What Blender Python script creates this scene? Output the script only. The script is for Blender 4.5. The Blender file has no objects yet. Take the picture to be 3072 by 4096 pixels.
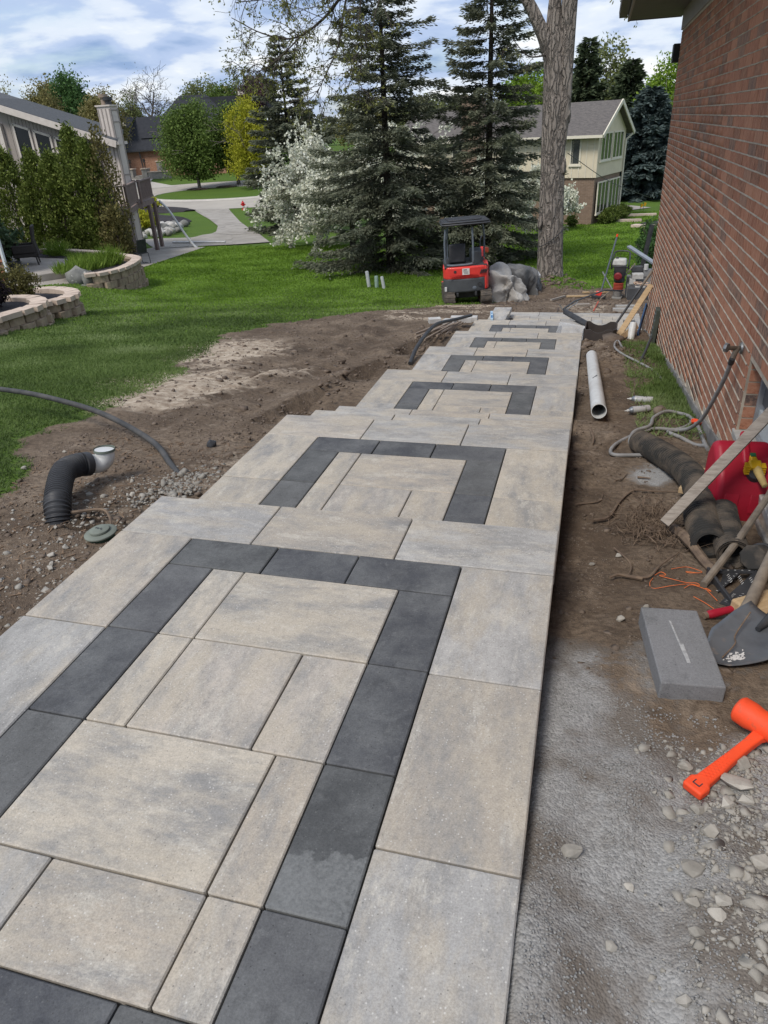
import bpy, bmesh, math, random
import numpy as np
from mathutils import Vector, Matrix, Euler
random.seed(11)
rng = np.random.default_rng(11)
sc = bpy.context.scene
COL = sc.collection
PI = math.pi
R = math.radians

# ------------------------------------------------------------------ camera
def cam_axes(p, y, r):
    cy, sy, cp, sp = math.cos(y), math.sin(y), math.cos(p), math.sin(p)
    fw = np.array([sy*cp, cy*cp, -sp]); rt = np.array([cy, -sy, 0.0]); dn = np.cross(fw, rt)
    return np.array([rt*math.cos(r)+dn*math.sin(r), -rt*math.sin(r)+dn*math.cos(r), fw])
CAM_M = cam_axes(R(28.6494), R(-16.712), R(3.2))
CAM_H = 1.6
cd = bpy.data.cameras.new('camera'); co = bpy.data.objects.new('camera', cd); COL.objects.link(co)
cd.sensor_fit = 'VERTICAL'; cd.sensor_height = 32.0; cd.sensor_width = 24.0
cd.lens = 2830.0/4096*32; cd.clip_start = 0.05; cd.clip_end = 3000
mw = Matrix.Identity(4)
for i in range(3):
    mw[i][0] = CAM_M[0][i]; mw[i][1] = -CAM_M[1][i]; mw[i][2] = -CAM_M[2][i]
mw[2][3] = CAM_H
co.matrix_world = mw
sc.camera = co

# ------------------------------------------------------------------ sky and sun
SUN_EL, SUN_AZ = R(53), R(-154)      # azimuth measured from +Y towards +X: behind the camera, a little to the left
wd = bpy.data.worlds.new('World'); sc.world = wd; wd.use_nodes = True
nt = wd.node_tree; nt.nodes.clear()
def nd(nt, t, ins=None, **pr):
    n = nt.nodes.new(t)
    for k, v in pr.items(): setattr(n, k, v)
    for k, v in (ins or {}).items():
        s = n.inputs[k]
        if isinstance(v, bpy.types.NodeSocket): nt.links.new(v, s)
        else: s.default_value = v
    return n
def ramp(nt, fac, stops, interp='LINEAR'):
    n = nt.nodes.new('ShaderNodeValToRGB'); nt.links.new(fac, n.inputs[0])
    e = n.color_ramp.elements; n.color_ramp.interpolation = interp
    while len(e) < len(stops): e.new(0.5)
    for q, (p, c) in zip(e, stops):
        q.position = p; q.color = (c, c, c, 1) if isinstance(c, (int, float)) else tuple(c)+(1,)
    return n.outputs[0]
def mth(nt, op, a, b=0.0, c=0.0, clamp=False):
    n = nt.nodes.new('ShaderNodeMath'); n.operation = op; n.use_clamp = clamp
    for i, v in enumerate((a, b, c)):
        if isinstance(v, bpy.types.NodeSocket): nt.links.new(v, n.inputs[i])
        else: n.inputs[i].default_value = v
    return n.outputs[0]
def mixc(nt, fac, a, b, mode='MIX'):
    n = nt.nodes.new('ShaderNodeMix'); n.data_type = 'RGBA'; n.blend_type = mode
    for i, v in ((0, fac), (6, a), (7, b)):
        if isinstance(v, bpy.types.NodeSocket): nt.links.new(v, n.inputs[i])
        elif i == 0: n.inputs[0].default_value = v
        else: n.inputs[i].default_value = tuple(v)+(1,)
    return n.outputs[2]
sky = nd(nt, 'ShaderNodeTexSky', sky_type='NISHITA', sun_disc=False, sun_elevation=SUN_EL, sun_rotation=SUN_AZ, altitude=200, air_density=1.0, dust_density=1.2, ozone_density=1.2)
tc = nd(nt, 'ShaderNodeTexCoord')
sep = nd(nt, 'ShaderNodeSeparateXYZ', {0: tc.outputs['Generated']})
zz = mth(nt, 'ADD', mth(nt, 'MAXIMUM', sep.outputs[2], 0.0), 0.20)
cv = nd(nt, 'ShaderNodeCombineXYZ', {0: mth(nt, 'DIVIDE', sep.outputs[0], zz), 1: mth(nt, 'DIVIDE', sep.outputs[1], zz), 2: 0.0})
n1 = nd(nt, 'ShaderNodeTexNoise', {'Vector': cv.outputs[0], 'Scale': 0.95, 'Detail': 9.0, 'Roughness': 0.55, 'Distortion': 0.25})
n2 = nd(nt, 'ShaderNodeTexNoise', {'Vector': cv.outputs[0], 'Scale': 1.9, 'Detail': 8.0, 'Roughness': 0.52, 'Distortion': 0.15})
cover = ramp(nt, n1.outputs[0], [(0.30, 0.0), (0.50, 1.0)], 'EASE')
ccol = ramp(nt, n2.outputs[0], [(0.33, (1.8, 2.7, 4.5)), (0.46, (3.3, 4.1, 5.8)), (0.55, (5.3, 5.8, 6.6)), (0.68, (7.3, 7.35, 7.4))], 'EASE')
skc = mixc(nt, 1.0, sky.outputs[0], (1.15, 1.12, 1.1), 'MULTIPLY')
fin = mixc(nt, mth(nt, 'MULTIPLY', cover, 0.94), skc, ccol)
bg = nd(nt, 'ShaderNodeBackground', {'Color': fin, 'Strength': 0.1})
wo = nd(nt, 'ShaderNodeOutputWorld', {0: bg.outputs[0]})

sl = bpy.data.lights.new('sun', 'SUN'); sl.energy = 1.9; sl.angle = R(18); sl.color = (1.0, 0.94, 0.86)
so = bpy.data.objects.new('sun', sl); COL.objects.link(so)
sd = Vector((math.sin(SUN_AZ)*math.cos(SUN_EL), math.cos(SUN_AZ)*math.cos(SUN_EL), math.sin(SUN_EL)))
so.rotation_euler = (-sd).to_track_quat('-Z', 'Y').to_euler(); so.location = sd*60
vs = sc.view_settings; vs.view_transform = 'Standard'; vs.look = 'None'; vs.exposure = 0.60; vs.gamma = 1.0; vs.use_curve_mapping = False
try:
    sc.cycles.use_denoising = True; sc.cycles.max_bounces = 6; sc.cycles.diffuse_bounces = 3; sc.cycles.transparent_max_bounces = 8
    sc.cycles.caustics_reflective = False; sc.cycles.caustics_refractive = False
except Exception: pass

# ------------------------------------------------------------------ noise and terrain
def hsh(ix, iy, s):
    h = (ix.astype(np.int64)*374761393 + iy.astype(np.int64)*668265263 + s*982451653) & 0xffffffff
    h = ((h ^ (h >> 13))*1274126177) & 0xffffffff
    return ((h ^ (h >> 16)) & 0xffff)/65535.0
def vno(x, y, s=0):
    x = np.asarray(x, float); y = np.asarray(y, float)
    ix = np.floor(x); iy = np.floor(y); fx = x-ix; fy = y-iy
    fx = fx*fx*(3-2*fx); fy = fy*fy*(3-2*fy)
    a = hsh(ix, iy, s); b = hsh(ix+1, iy, s); c = hsh(ix, iy+1, s); d = hsh(ix+1, iy+1, s)
    return (a*(1-fx)+b*fx)*(1-fy)+(c*(1-fx)+d*fx)*fy-0.5
def fbm(x, y, s=0, o=4):
    t = 0; a = 1.0; f = 1.0
    for i in range(o):
        t = t+a*vno(np.asarray(x)*f, np.asarray(y)*f, s+i*17); a *= 0.5; f *= 2.03
    return t
def ss(a, b, x):
    t = np.clip((np.asarray(x, float)-a)/(b-a), 0, 1); return t*t*(3-2*t)
YB = [-5,0,2,3,4,6,8,10,13,16,19,22,35,45,60,70,80,95,140,400]
ZB = [.05,-.05,-.09,-.18,-.3,-.62,-.95,-1.25,-1.65,-2.15,-2.55,-2.68,-3.4,-4.0,-4.3,-4.1,-3.65,-3.0,-2.5,-2.]
YR = [-5,0,1,2,3,5,7,9,11,13,14,16,19,22,35,45,60,70,80,95,140,400]
ZR = [.0,-.015,-.025,-.12,-.34,-.62,-.89,-1.16,-1.43,-1.75,-1.88,-2.12,-2.5,-2.68,-3.4,-4.0,-4.3,-4.1,-3.65,-3.0,-2.5,-2.]
EDGE_Y = [-2, 1.8, 2.3, 2.85, 3.24, 4.0, 4.96, 5.9, 7.2, 8.2, 10.6, 12, 13.5, 15.4, 17, 17.8, 20.2]
EDGE_X = [-9, -8, -4.6, -3.2, -3.3, -3.74, -3.97, -4.24, -4.62, -5.03, -5.76, -5.73, -5.16, -4.58, -3.4, -2.3, -2.0]
def dirt_mask(x, y):
    x = np.asarray(x, float); y = np.asarray(y, float)
    n = fbm(x*1.3, y*1.3, 3, 4)*0.9+fbm(x*6, y*6, 5, 3)*0.25
    left = ss(-0.25, 0.25, x-np.interp(y, EDGE_Y, EDGE_X)+n*0.6)*ss(20.7, 20.2, y+n*0.5)
    far = ss(-2.3, -1.9, x)*ss(20.9, 20.2, y+n*0.9)
    k = np.maximum(left, far)*ss(6.0, 4.5, x)
    g1 = np.exp(-(((x-.95)/.36)**2+((y-7.1)/1.25)**2))+np.exp(-(((x-1.0)/.24)**2+((y-10.0)/.8)**2))
    return np.clip(k*(1-ss(.35, .65, g1+n*.35)), 0, 1)
def T(x, y):
    x = np.asarray(x, float); y = np.asarray(y, float)
    l = np.interp(y, YB, ZB); r = np.interp(y, YR, ZR); k = ss(-1.9, -.1, x); z = l*(1-k)+r*k
    nr = ss(30, 16, y)*ss(-14, -7, x)*ss(6, 3, x)
    rs = ss(-.3, .3, x)*ss(14, 11, y)
    d = dirt_mask(x, y)
    z = z+nr*(d*(.020*fbm(x*2.2, y*2.2, 31, 4)+.016*fbm(x*9, y*9, 33, 3))+.03*fbm(x*.7, y*.7, 35, 2)*(1-d*.6))
    z = z+rs*ss(1.5, 4, y)*(.05*fbm(x*3.1, y*3.1, 37, 4)+.022*fbm(x*11, y*11, 39, 3))
    # wheel ruts along the dug strip
    ld = d*ss(-2.05, -2.3, x)*ss(3.8, 5.5, y)*ss(16, 14, y)
    for c_, w_ in ((-2.75, .13), (-3.55, .14), (-3.15, .08)):
        rx = x-(c_-.07*(y-6)+.08*np.sin(y*.9)); z = z-ld*.030*np.exp(-(rx/w_)**2)+ld*.014*np.exp(-((np.abs(rx)-2*w_)/w_)**2)
    z = z+ld*.032*fbm(x*4.5, y*4.5, 53, 3)
    # trampled furrows in the gravel beside the first landing
    fx = x-(.20+.10*np.sin(y*3.1+.6)); z = z-rs*ss(2.1, 1.5, y)*.045*np.exp(-(fx/.09)**2)*(.8+fbm(x*4, y*4, 43, 2))
    fx = x-(.34+.08*np.sin(y*4.3)); z = z-rs*ss(2.1, 1.4, y)*.040*np.exp(-(fx/.08)**2)
    z = z+rs*ss(2.6, 1.8, y)*.022*fbm(x*5, y*5, 45, 3)
    # spoil heap round the big tree
    z = z+.40*np.exp(-((x+15.)/2.0)**2-((y-18.3)/1.5)**2)
    z = z+.30*np.exp(-(((x+1.1)/.85)**2+((y-21.0)/.8)**2))*(1+.5*fbm(x*4, y*4, 47, 3))
    z = z+.10*np.exp(-(((x-.25)/.5)**2+((y-9.9)/.8)**2))*(1+fbm(x*5, y*5, 49, 3))
    return z
def Tz(x, y): return float(T(np.array([x]), np.array([y]))[0])

# ------------------------------------------------------------------ object helpers
def link(o, parent=None):
    COL.objects.link(o)
    if parent is not None: o.parent = parent
    return o
def tag(o, label=None, cat=None, group=None, kind=None):
    if label: o['label'] = label
    if cat: o['category'] = cat
    if group: o['group'] = group
    if kind: o['kind'] = kind
    return o
def thing(name, label, cat, loc=(0, 0, 0), rz=0.0, group=None, rot=None):
    o = bpy.data.objects.new(name, None); o.empty_display_size = 0.1
    o.location = loc; o.rotation_euler = rot if rot else (0, 0, rz)
    link(o); return tag(o, label, cat, group)
def copy_tree(o, parent=None):
    c = o.copy(); link(c, parent)
    for ch in list(o.children): copy_tree(ch, c)
    return c
def catmull(pts, k=6):
    P = [Vector(p) for p in pts]
    if len(P) < 3: return P
    P = [P[0]*2-P[1]]+P+[P[-1]*2-P[-2]]
    out = []
    for i in range(1, len(P)-2):
        a, b, c, d = P[i-1:i+3]
        for j in range(k):
            t = j/k
            out.append(0.5*((2*b)+(c-a)*t+(2*a-5*b+4*c-d)*t*t+(3*b-a-3*c+d)*t**3))
    out.append(P[-2]); return out
class MB:
    def __init__(s): s.v = []; s.f = []
    def add(s, vs, fs):
        b = len(s.v); s.v += [tuple(v) for v in vs]; s.f += [tuple(i+b for i in f) for f in fs]; return s
    def box(s, c, d, rot=None, taper=1.0):
        x, y, z = d[0]/2, d[1]/2, d[2]/2; c = Vector(c)
        vs = [Vector((sx*x*(taper if sz > 0 else 1), sy*y*(taper if sz > 0 else 1), sz*z)) for sz in (-1, 1) for sy in (-1, 1) for sx in (-1, 1)]
        if rot is not None:
            m = rot if isinstance(rot, Matrix) else Euler(rot).to_matrix()
            vs = [m @ v for v in vs]
        return s.add([v+c for v in vs], [(0, 2, 3, 1), (4, 5, 7, 6), (0, 1, 5, 4), (2, 6, 7, 3), (0, 4, 6, 2), (1, 3, 7, 5)])
    def beam(s, a, b, w, h, roll=0.0):
        a = Vector(a); b = Vector(b); d = b-a
        q = d.to_track_quat('X', 'Z').to_matrix() @ Matrix.Rotation(roll, 3, 'X')
        return s.box((a+b)/2, (d.length, w, h), q)
    def tube(s, pts, r, n=8, cap=True, ov=None):
        P = [Vector(p) for p in pts]; m = len(P)
        rr = r if hasattr(r, '__len__') else [r]*m
        t0 = (P[1]-P[0]).normalized(); u = t0.orthogonal().normalized(); vs = []
        for i in range(m):
            t = (P[min(i+1, m-1)]-P[max(i-1, 0)]).normalized()
            u = (u-t*u.dot(t)).normalized(); w = t.cross(u)
            for j in range(n):
                a = 2*PI*j/n; vs.append(P[i]+(u*math.cos(a)+w*math.sin(a))*rr[i])
        fs = [(i*n+j, i*n+(j+1) % n, (i+1)*n+(j+1) % n, (i+1)*n+j) for i in range(m-1) for j in range(n)]
        if cap: fs += [tuple(range(n-1, -1, -1)), tuple((m-1)*n+j for j in range(n))]
        return s.add(vs, fs)
    def lathe(s, prof, n=16, mat=None):
        vs = []; m = len(prof)
        for r, z in prof:
            for j in range(n):
                a = 2*PI*j/n; v = Vector((r*math.cos(a), r*math.sin(a), z)); vs.append(mat @ v if mat else v)
        fs = [(i*n+j, i*n+(j+1) % n, (i+1)*n+(j+1) % n, (i+1)*n+j) for i in range(m-1) for j in range(n)]
        fs += [tuple(range(n-1, -1, -1)), tuple((m-1)*n+j for j in range(n))]
        return s.add(vs, fs)
    def prism(s, poly, d0, d1, mat=None):
        n = len(poly); vs = [Vector((p[0], p[1], d0)) for p in poly]+[Vector((p[0], p[1], d1)) for p in poly]
        if mat: vs = [mat @ v for v in vs]
        return s.add(vs, [tuple(range(n-1, -1, -1)), tuple(range(n, 2*n))]+[(i, (i+1) % n, n+(i+1) % n, n+i) for i in range(n)])
    def mesh(s, name, smooth=35, shift=None):
        me = bpy.data.meshes.new(name)
        v = s.v if shift is None else [(a-shift[0], b-shift[1], c-shift[2]) for a, b, c in s.v]
        me.from_pydata(v, [], s.f); me.update()
        bm = bmesh.new(); bm.from_mesh(me); bmesh.ops.recalc_face_normals(bm, faces=bm.faces); bm.to_mesh(me); bm.free()
        if smooth: me.shade_smooth(); me.set_sharp_from_angle(angle=R(smooth))
        return me
    def obj(s, name, m, parent=None, loc=None, rot=None, smooth=35, bev=0.0, seg=2, sub=0):
        sh = None
        if parent is None and loc is None:
            a = np.array(s.v); sh = ((a[:, 0].min()+a[:, 0].max())/2, (a[:, 1].min()+a[:, 1].max())/2, a[:, 2].min())
        o = bpy.data.objects.new(name, s.mesh(name, smooth, sh))
        if m: o.data.materials.append(m)
        if sh: o.location = sh
        if loc is not None: o.location = loc
        if rot is not None: o.rotation_euler = rot
        if bev:
            b = o.modifiers.new('bevel', 'BEVEL'); b.width = bev; b.segments = seg; b.limit_method = 'ANGLE'; b.angle_limit = R(40)
        if sub:
            b = o.modifiers.new('sub', 'SUBSURF'); b.levels = sub; b.render_levels = sub
        return link(o, parent)
def np_mesh(name, V, F, attr=None, smooth=False):
    me = bpy.data.meshes.new(name); V = np.asarray(V, np.float32); F = np.asarray(F, np.int32)
    k = F.shape[1]
    me.vertices.add(len(V)); me.vertices.foreach_set('co', V.ravel())
    me.loops.add(F.size); me.loops.foreach_set('vertex_index', F.ravel())
    me.polygons.add(len(F)); me.polygons.foreach_set('loop_start', np.arange(0, F.size, k, dtype=np.int32))
    try: me.polygons.foreach_set('loop_total', np.full(len(F), k, np.int32))
    except Exception: pass
    if attr is not None:
        for n, a in attr.items():
            if a.ndim == 1:
                at = me.attributes.new(n, 'FLOAT', 'POINT'); at.data.foreach_set('value', a.astype(np.float32))
            else:
                at = me.attributes.new(n, 'FLOAT_COLOR', 'POINT'); at.data.foreach_set('color', a.astype(np.float32).ravel())
    me.update(calc_edges=True); me.validate()
    if smooth: me.shade_smooth()
    return me
def cards(name, m, parent, P, U, L, Wd, rnd, Nrm=None, loc=None):
    """diamond-shaped leaves: root P, direction U, length L, half width Wd"""
    P = np.asarray(P, float); U = np.asarray(U, float); n = len(P)
    U = U/np.maximum(np.linalg.norm(U, axis=1, keepdims=True), 1e-6)
    if Nrm is None: Nrm = rng.normal(size=(n, 3))
    S = np.cross(U, Nrm); S = S/np.maximum(np.linalg.norm(S, axis=1, keepdims=True), 1e-6)
    L = np.broadcast_to(np.asarray(L, float), (n,))[:, None]; Wd = np.broadcast_to(np.asarray(Wd, float), (n,))[:, None]
    V = np.stack([P, P+U*L*.5+S*Wd, P+U*L, P+U*L*.5-S*Wd], 1).reshape(-1, 3)
    if loc is not None: V = V-np.array(loc)
    F = np.arange(n*4).reshape(-1, 4)
    me = np_mesh(name, V, F, {'rnd': np.repeat(np.asarray(rnd, float), 4)})
    o = bpy.data.objects.new(name, me); me.materials.append(m)
    if loc is not None: o.location = loc
    return link(o, parent)

# ------------------------------------------------------------------ materials
MATS = {}
def newmat(name):
    m = bpy.data.materials.new(name); m.use_nodes = True
    b = m.node_tree.nodes['Principled BSDF']; MATS[name] = m
    return m, m.node_tree, b
def mat(name, c1, c2=None, scale=6.0, rough=.8, bump=.25, bscale=60.0, metal=0.0, stretch=(1, 1, 1), rand=0.0, spec=.3, dist=.004, lo=.35, hi=.65, c3=None, s3=40., amt3=.5, coat=0.0):
    m, t, b = newmat(name)
    tc = nd(t, 'ShaderNodeTexCoord'); oi = nd(t, 'ShaderNodeObjectInfo')
    off = nd(t, 'ShaderNodeCombineXYZ', {0: mth(t, 'MULTIPLY', oi.outputs['Random'], 37.0), 1: mth(t, 'MULTIPLY', oi.outputs['Random'], 91.0), 2: 0.0})
    vec = nd(t, 'ShaderNodeVectorMath', {0: tc.outputs['Object'], 1: off.outputs[0]}, operation='ADD').outputs[0]
    mp = nd(t, 'ShaderNodeMapping', {'Vector': vec, 'Scale': stretch}).outputs[0]
    n = nd(t, 'ShaderNodeTexNoise', {'Vector': mp, 'Scale': scale, 'Detail': 7.0, 'Roughness': .6})
    c2 = c2 or tuple(x*.75 for x in c1)
    col = mixc(t, ramp(t, n.outputs[0], [(lo, 0.0), (hi, 1.0)]), c1, c2)
    if c3:
        n3 = nd(t, 'ShaderNodeTexNoise', {'Vector': mp, 'Scale': s3, 'Detail': 4.0, 'Roughness': .6})
        col = mixc(t, ramp(t, n3.outputs[0], [(1-amt3, 0.0), (1-amt3+.12, 1.0)]), col, c3)
    if rand:
        v = mth(t, 'ADD', mth(t, 'MULTIPLY', oi.outputs['Random'], 2*rand), 1-rand)
        h = nd(t, 'ShaderNodeHueSaturation', {'Color': col, 'Value': v}); col = h.outputs[0]
    t.links.new(col, b.inputs['Base Color'])
    b.inputs['Roughness'].default_value = rough; b.inputs['Metallic'].default_value = metal
    b.inputs['Specular IOR Level'].default_value = spec
    if coat: b.inputs['Coat Weight'].default_value = coat
    if bump:
        nb = nd(t, 'ShaderNodeTexNoise', {'Vector': mp, 'Scale': bscale, 'Detail': 5.0, 'Roughness': .65})
        bp = nd(t, 'ShaderNodeBump', {'Height': nb.outputs[0], 'Strength': bump, 'Distance': dist})
        t.links.new(bp.outputs[0], b.inputs['Normal'])
    return m
def leafmat(name, c1, c2, c3=None, rough=.7, trans=.25):
    m, t, b = newmat(name)
    a = nd(t, 'ShaderNodeAttribute', attribute_name='rnd')
    st = [(0.0, c1), (1.0, c2)] if c3 is None else [(0.0, c1), (0.6, c2), (1.0, c3)]
    col = ramp(t, a.outputs['Fac'], st)
    t.links.new(col, b.inputs['Base Color']); b.inputs['Roughness'].default_value = rough; b.inputs['Specular IOR Level'].default_value = .25
    tr = nd(t, 'ShaderNodeBsdfTranslucent', {'Color': col})
    mx = nd(t, 'ShaderNodeMixShader', {0: trans, 1: b.outputs[0], 2: tr.outputs[0]})
    t.links.new(mx.outputs[0], t.nodes['Material Output'].inputs[0])
    return m
def glassmat(name, c, rough=.06):
    m, t, b = newmat(name)
    b.inputs['Base Color'].default_value = c+(1,); b.inputs['Roughness'].default_value = rough
    b.inputs['Specular IOR Level'].default_value = .7; b.inputs['Coat Weight'].default_value = .5; b.inputs['Coat Roughness'].default_value = .03
    return m

# ================================================================== SETTING: ground
PX0, PX1 = -2.012, -0.035
LEVELS = [  # y_near, y_far, z_top, is_landing
    (-1.6, 2.777, 0.0, 1), (2.70, 4.414, -.183, 1), (4.34, 4.966, -.355, 0), (4.90, 5.521, -.525, 0), (5.45, 7.114, -.696, 1),
    (7.04, 7.52, -.873, 0), (7.46, 9.256, -1.050, 1), (9.19, 9.68, -1.21, 0), (9.62, 11.292, -1.368, 1), (11.22, 11.68, -1.53, 0), (11.62, 13.371, -1.694, 1)]
def zpath(y):
    z = 9.0
    for a, b, zt, _ in LEVELS:
        if a-.1 <= y <= b+.1: z = min(z, zt)
    return z if z < 8 else None
def lin(a, b, st): return list(np.arange(a, b, st))
xs = [-420, -300, -220, -160, -120, -95, -80, -70, -62, -55, -49, -44, -39, -35]+lin(-31, -14, 1.4)+lin(-14, -8, .5)+lin(-8, -6, .14)+lin(-6, 2.2, .055)+lin(2.2, 6, .3)+lin(6, 16, 1.5)+[18, 22, 28, 36, 48, 65, 90, 130, 200, 300, 420]
xs = [x for x in xs if abs(x-PX0) > .05 and abs(x-PX1) > .05]+[PX0-.03, PX0+.004, PX0+.03, PX1+.03, PX1-.004, PX1-.03, 1.0, 1.03]
ys = [-40, -20, -10, -6, -4, -3, -2, -1.5]+lin(-1, 18.5, .058)+lin(18.5, 24, .16)+lin(24, 36, .6)+lin(36, 60, 1.5)+lin(60, 100, 2.5)+[110, 125, 150, 180, 230, 290, 400, 480]
ys += [y for y in YB+YR if y > 17]
xs = np.array(sorted(set(np.round(xs, 4)))); ys = np.array(sorted(set(np.round(ys, 4))))
GX, GY = np.meshgrid(xs, ys); GZ = T(GX, GY)
zp = np.array([zpath(y) if zpath(y) is not None else 99. for y in ys])
inside = (GX > PX0+.015) & (GX < PX1-.015)
GZ = np.where(inside & (zp[:, None] < 50), np.minimum(GZ, zp[:, None]-.30), GZ)
low = (GX > -1.62) & (GX < 1.10) & (GY > 12.0) & (GY < 14.95) & ~(inside & (GY < 13.4)) & ~((GX > PX1) & (GY < 13.0))
GZ = np.where(low, np.minimum(GZ, -2.0), GZ)
lip = ((GX <= PX0+.015) & (GX > PX0-.5)) | ((GX >= PX1-.015) & (GX < PX1+.14))
GZ = np.where(lip & (zp[:, None] < 50), np.minimum(GZ, zp[:, None]-np.where(GY < 2.0, .014, .035)), GZ)
dm = dirt_mask(GX, GY)
nz = fbm(GX*1.1, GY*1.1, 61, 5)
sand = np.exp(-((GX-(-4.0-.25*(GY-5.4)))/(.42+.04*GY))**2)*ss(4.7, 5.5, GY)*ss(11.0, 9.2, GY)*(.95+1.6*nz)
sand = sand+.9*np.exp(-((GX+3.35-.05*(GY-6))/.30)**2)*ss(5.6, 6.2, GY)*ss(8.2, 7.2, GY)*(.5+1.8*nz)
sand = sand+ss(12.5, 14, GY)*ss(19, 17, GY)*ss(-4.9, -3.6, GX)*(.25+1.9*fbm(GX*.8, GY*2.0, 63, 4))
sand = sand+ss(1.9, 3.2, GY)*ss(5, 3.6, GY)*ss(-2.7, -2.2, GX)*ss(-1.5, -1.9, GX)*.5*(.4+2*nz)
sand = np.clip(sand, 0, 1)
grav = ss(-.4, .0, GX)*(ss(2.75, 1.9, GY+.55*(GX-.2)+nz*.8)+.9*np.exp(-(((GX-.55)/.28)**2+((GY-4.62)/.32)**2))*(.7+nz))
grav = grav+ss(-1.6, -2.1, GX)*ss(-3.4, -2.5, GX)*ss(1.85, 1.3, GY)*.8
grav = np.clip(grav*dm, 0, 1)
mulch = np.exp(-(((GX+6.7)/3.0)**2+((GY-25.)/2.2)**2)*1.6)+np.exp(-(((GX+3.3)/2.6)**2+((GY-26)/2.)**2)*1.6)
bed = ss(-.35, .35, GY-(42.3+.30*(GX+.2))+fbm(GX*.7, GY*.7, 71, 2))*ss(1.6, .4, GY-(43.6+.30*(GX+.2)))*ss(-7, -6, GX)*ss(1.6, 1.0, GX)
mulch = np.clip(np.maximum(mulch*.9, bed)*(GY > 20), 0, 1)
mk = np.stack([dm, sand, grav, mulch], -1).reshape(-1, 4)
nx, ny = len(xs), len(ys)
idx = np.arange(nx*ny).reshape(ny, nx)
F = np.stack([idx[:-1, :-1], idx[:-1, 1:], idx[1:, 1:], idx[1:, :-1]], -1).reshape(-1, 4)
me = np_mesh('ground', np.stack([GX, GY, GZ], -1).reshape(-1, 3), F, {'mask': mk}, smooth=True)
m, t, b = newmat('ground')
tc = nd(t, 'ShaderNodeTexCoord'); P = tc.outputs['Object']
at = nd(t, 'ShaderNodeAttribute', attribute_name='mask'); sp = nd(t, 'ShaderNodeSeparateColor', {0: at.outputs['Color']})
def nz_(s, d=6.0, r=.6, vec=None): return nd(t, 'ShaderNodeTexNoise', {'Vector': vec or P, 'Scale': s, 'Detail': d, 'Roughness': r}).outputs[0]
gA = mixc(t, ramp(t, nz_(.45), [(.35, 0.), (.65, 1.)]), (.078, .132, .017), (.060, .108, .016))
gA = mixc(t, ramp(t, nz_(9., 8.), [(.40, 0.), (.62, .6)]), gA, (.088, .145, .028))
dA = mixc(t, ramp(t, nz_(1.6, 9.), [(.36, 0.), (.64, 1.)]), (.118, .086, .060), (.225, .172, .124))
dA = mixc(t, ramp(t, nz_(.9, 7., .65), [(.50, 0.), (.64, .75)]), dA, (.066, .047, .034))
dA = mixc(t, ramp(t, nz_(2.7, 8., .7), [(.56, 0.), (.70, .7)]), dA, (.31, .25, .19))
dA = mixc(t, ramp(t, nz_(28., 6., .7), [(.42, .0), (.60, .7)]), dA, (.072, .053, .039))
vo = nd(t, 'ShaderNodeTexVoronoi', {'Vector': P, 'Scale': 70., 'Randomness': 1.0}, feature='F1')
spk = ramp(t, vo.outputs['Distance'], [(.12, 1.), (.22, 0.)])
dA = mixc(t, mth(t, 'MULTIPLY', spk, ramp(t, nz_(5.), [(.50, 0.), (.62, .75)])), dA, (.46, .41, .35))
sA = mixc(t, ramp(t, nz_(9., 9., .75), [(.36, 0.), (.60, 1.)]), (.54, .46, .36), (.26, .20, .145))
v2 = nd(t, 'ShaderNodeTexVoronoi', {'Vector': P, 'Scale': 150., 'Randomness': 1.0}, feature='F1')
rA = mixc(t, v2.outputs['Color'], (.21, .207, .20), (.36, .352, .336))
rA = mixc(t, ramp(t, nz_(3.), [(.44, 0.), (.58, .85)]), rA, (.135, .112, .090))
mA = mixc(t, nz_(40., 3.), (.045, .030, .022), (.11, .080, .060))
edge = nz_(7., 6., .75)
def soft(f, w=.45): return ramp(t, mth(t, 'ADD', f, mth(t, 'MULTIPLY', mth(t, 'SUBTRACT', edge, .5), w)), [(.40, 0.), (.60, 1.)])
col = mixc(t, soft(sp.outputs[0], .9), gA, dA)
col = mixc(t, ramp(t, mth(t, 'ADD', sp.outputs[1], mth(t, 'MULTIPLY', mth(t, 'SUBTRACT', edge, .5), 2.2)), [(.30, 0.), (.78, .95)]), col, sA)
col = mixc(t, soft(sp.outputs[2], .8), col, rA)
col = mixc(t, soft(at.outputs['Alpha']), col, mA)
t.links.new(col, b.inputs['Base Color']); b.inputs['Roughness'].default_value = .95; b.inputs['Specular IOR Level'].default_value = .15
h1 = mth(t, 'ADD', nz_(18., 8., .7), mth(t, 'MULTIPLY', v2.outputs['Distance'], -.5))
h2 = mth(t, 'ADD', h1, mth(t, 'MULTIPLY', vo.outputs['Distance'], -.35))
bp = nd(t, 'ShaderNodeBump', {'Height': h2, 'Strength': .6, 'Distance': .012}); t.links.new(bp.outputs[0], b.inputs['Normal'])
go = bpy.data.objects.new('ground', me); me.materials.append(m); link(go); tag(go, 'sloping lawn and bare soil of the yard', kind='structure')

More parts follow.
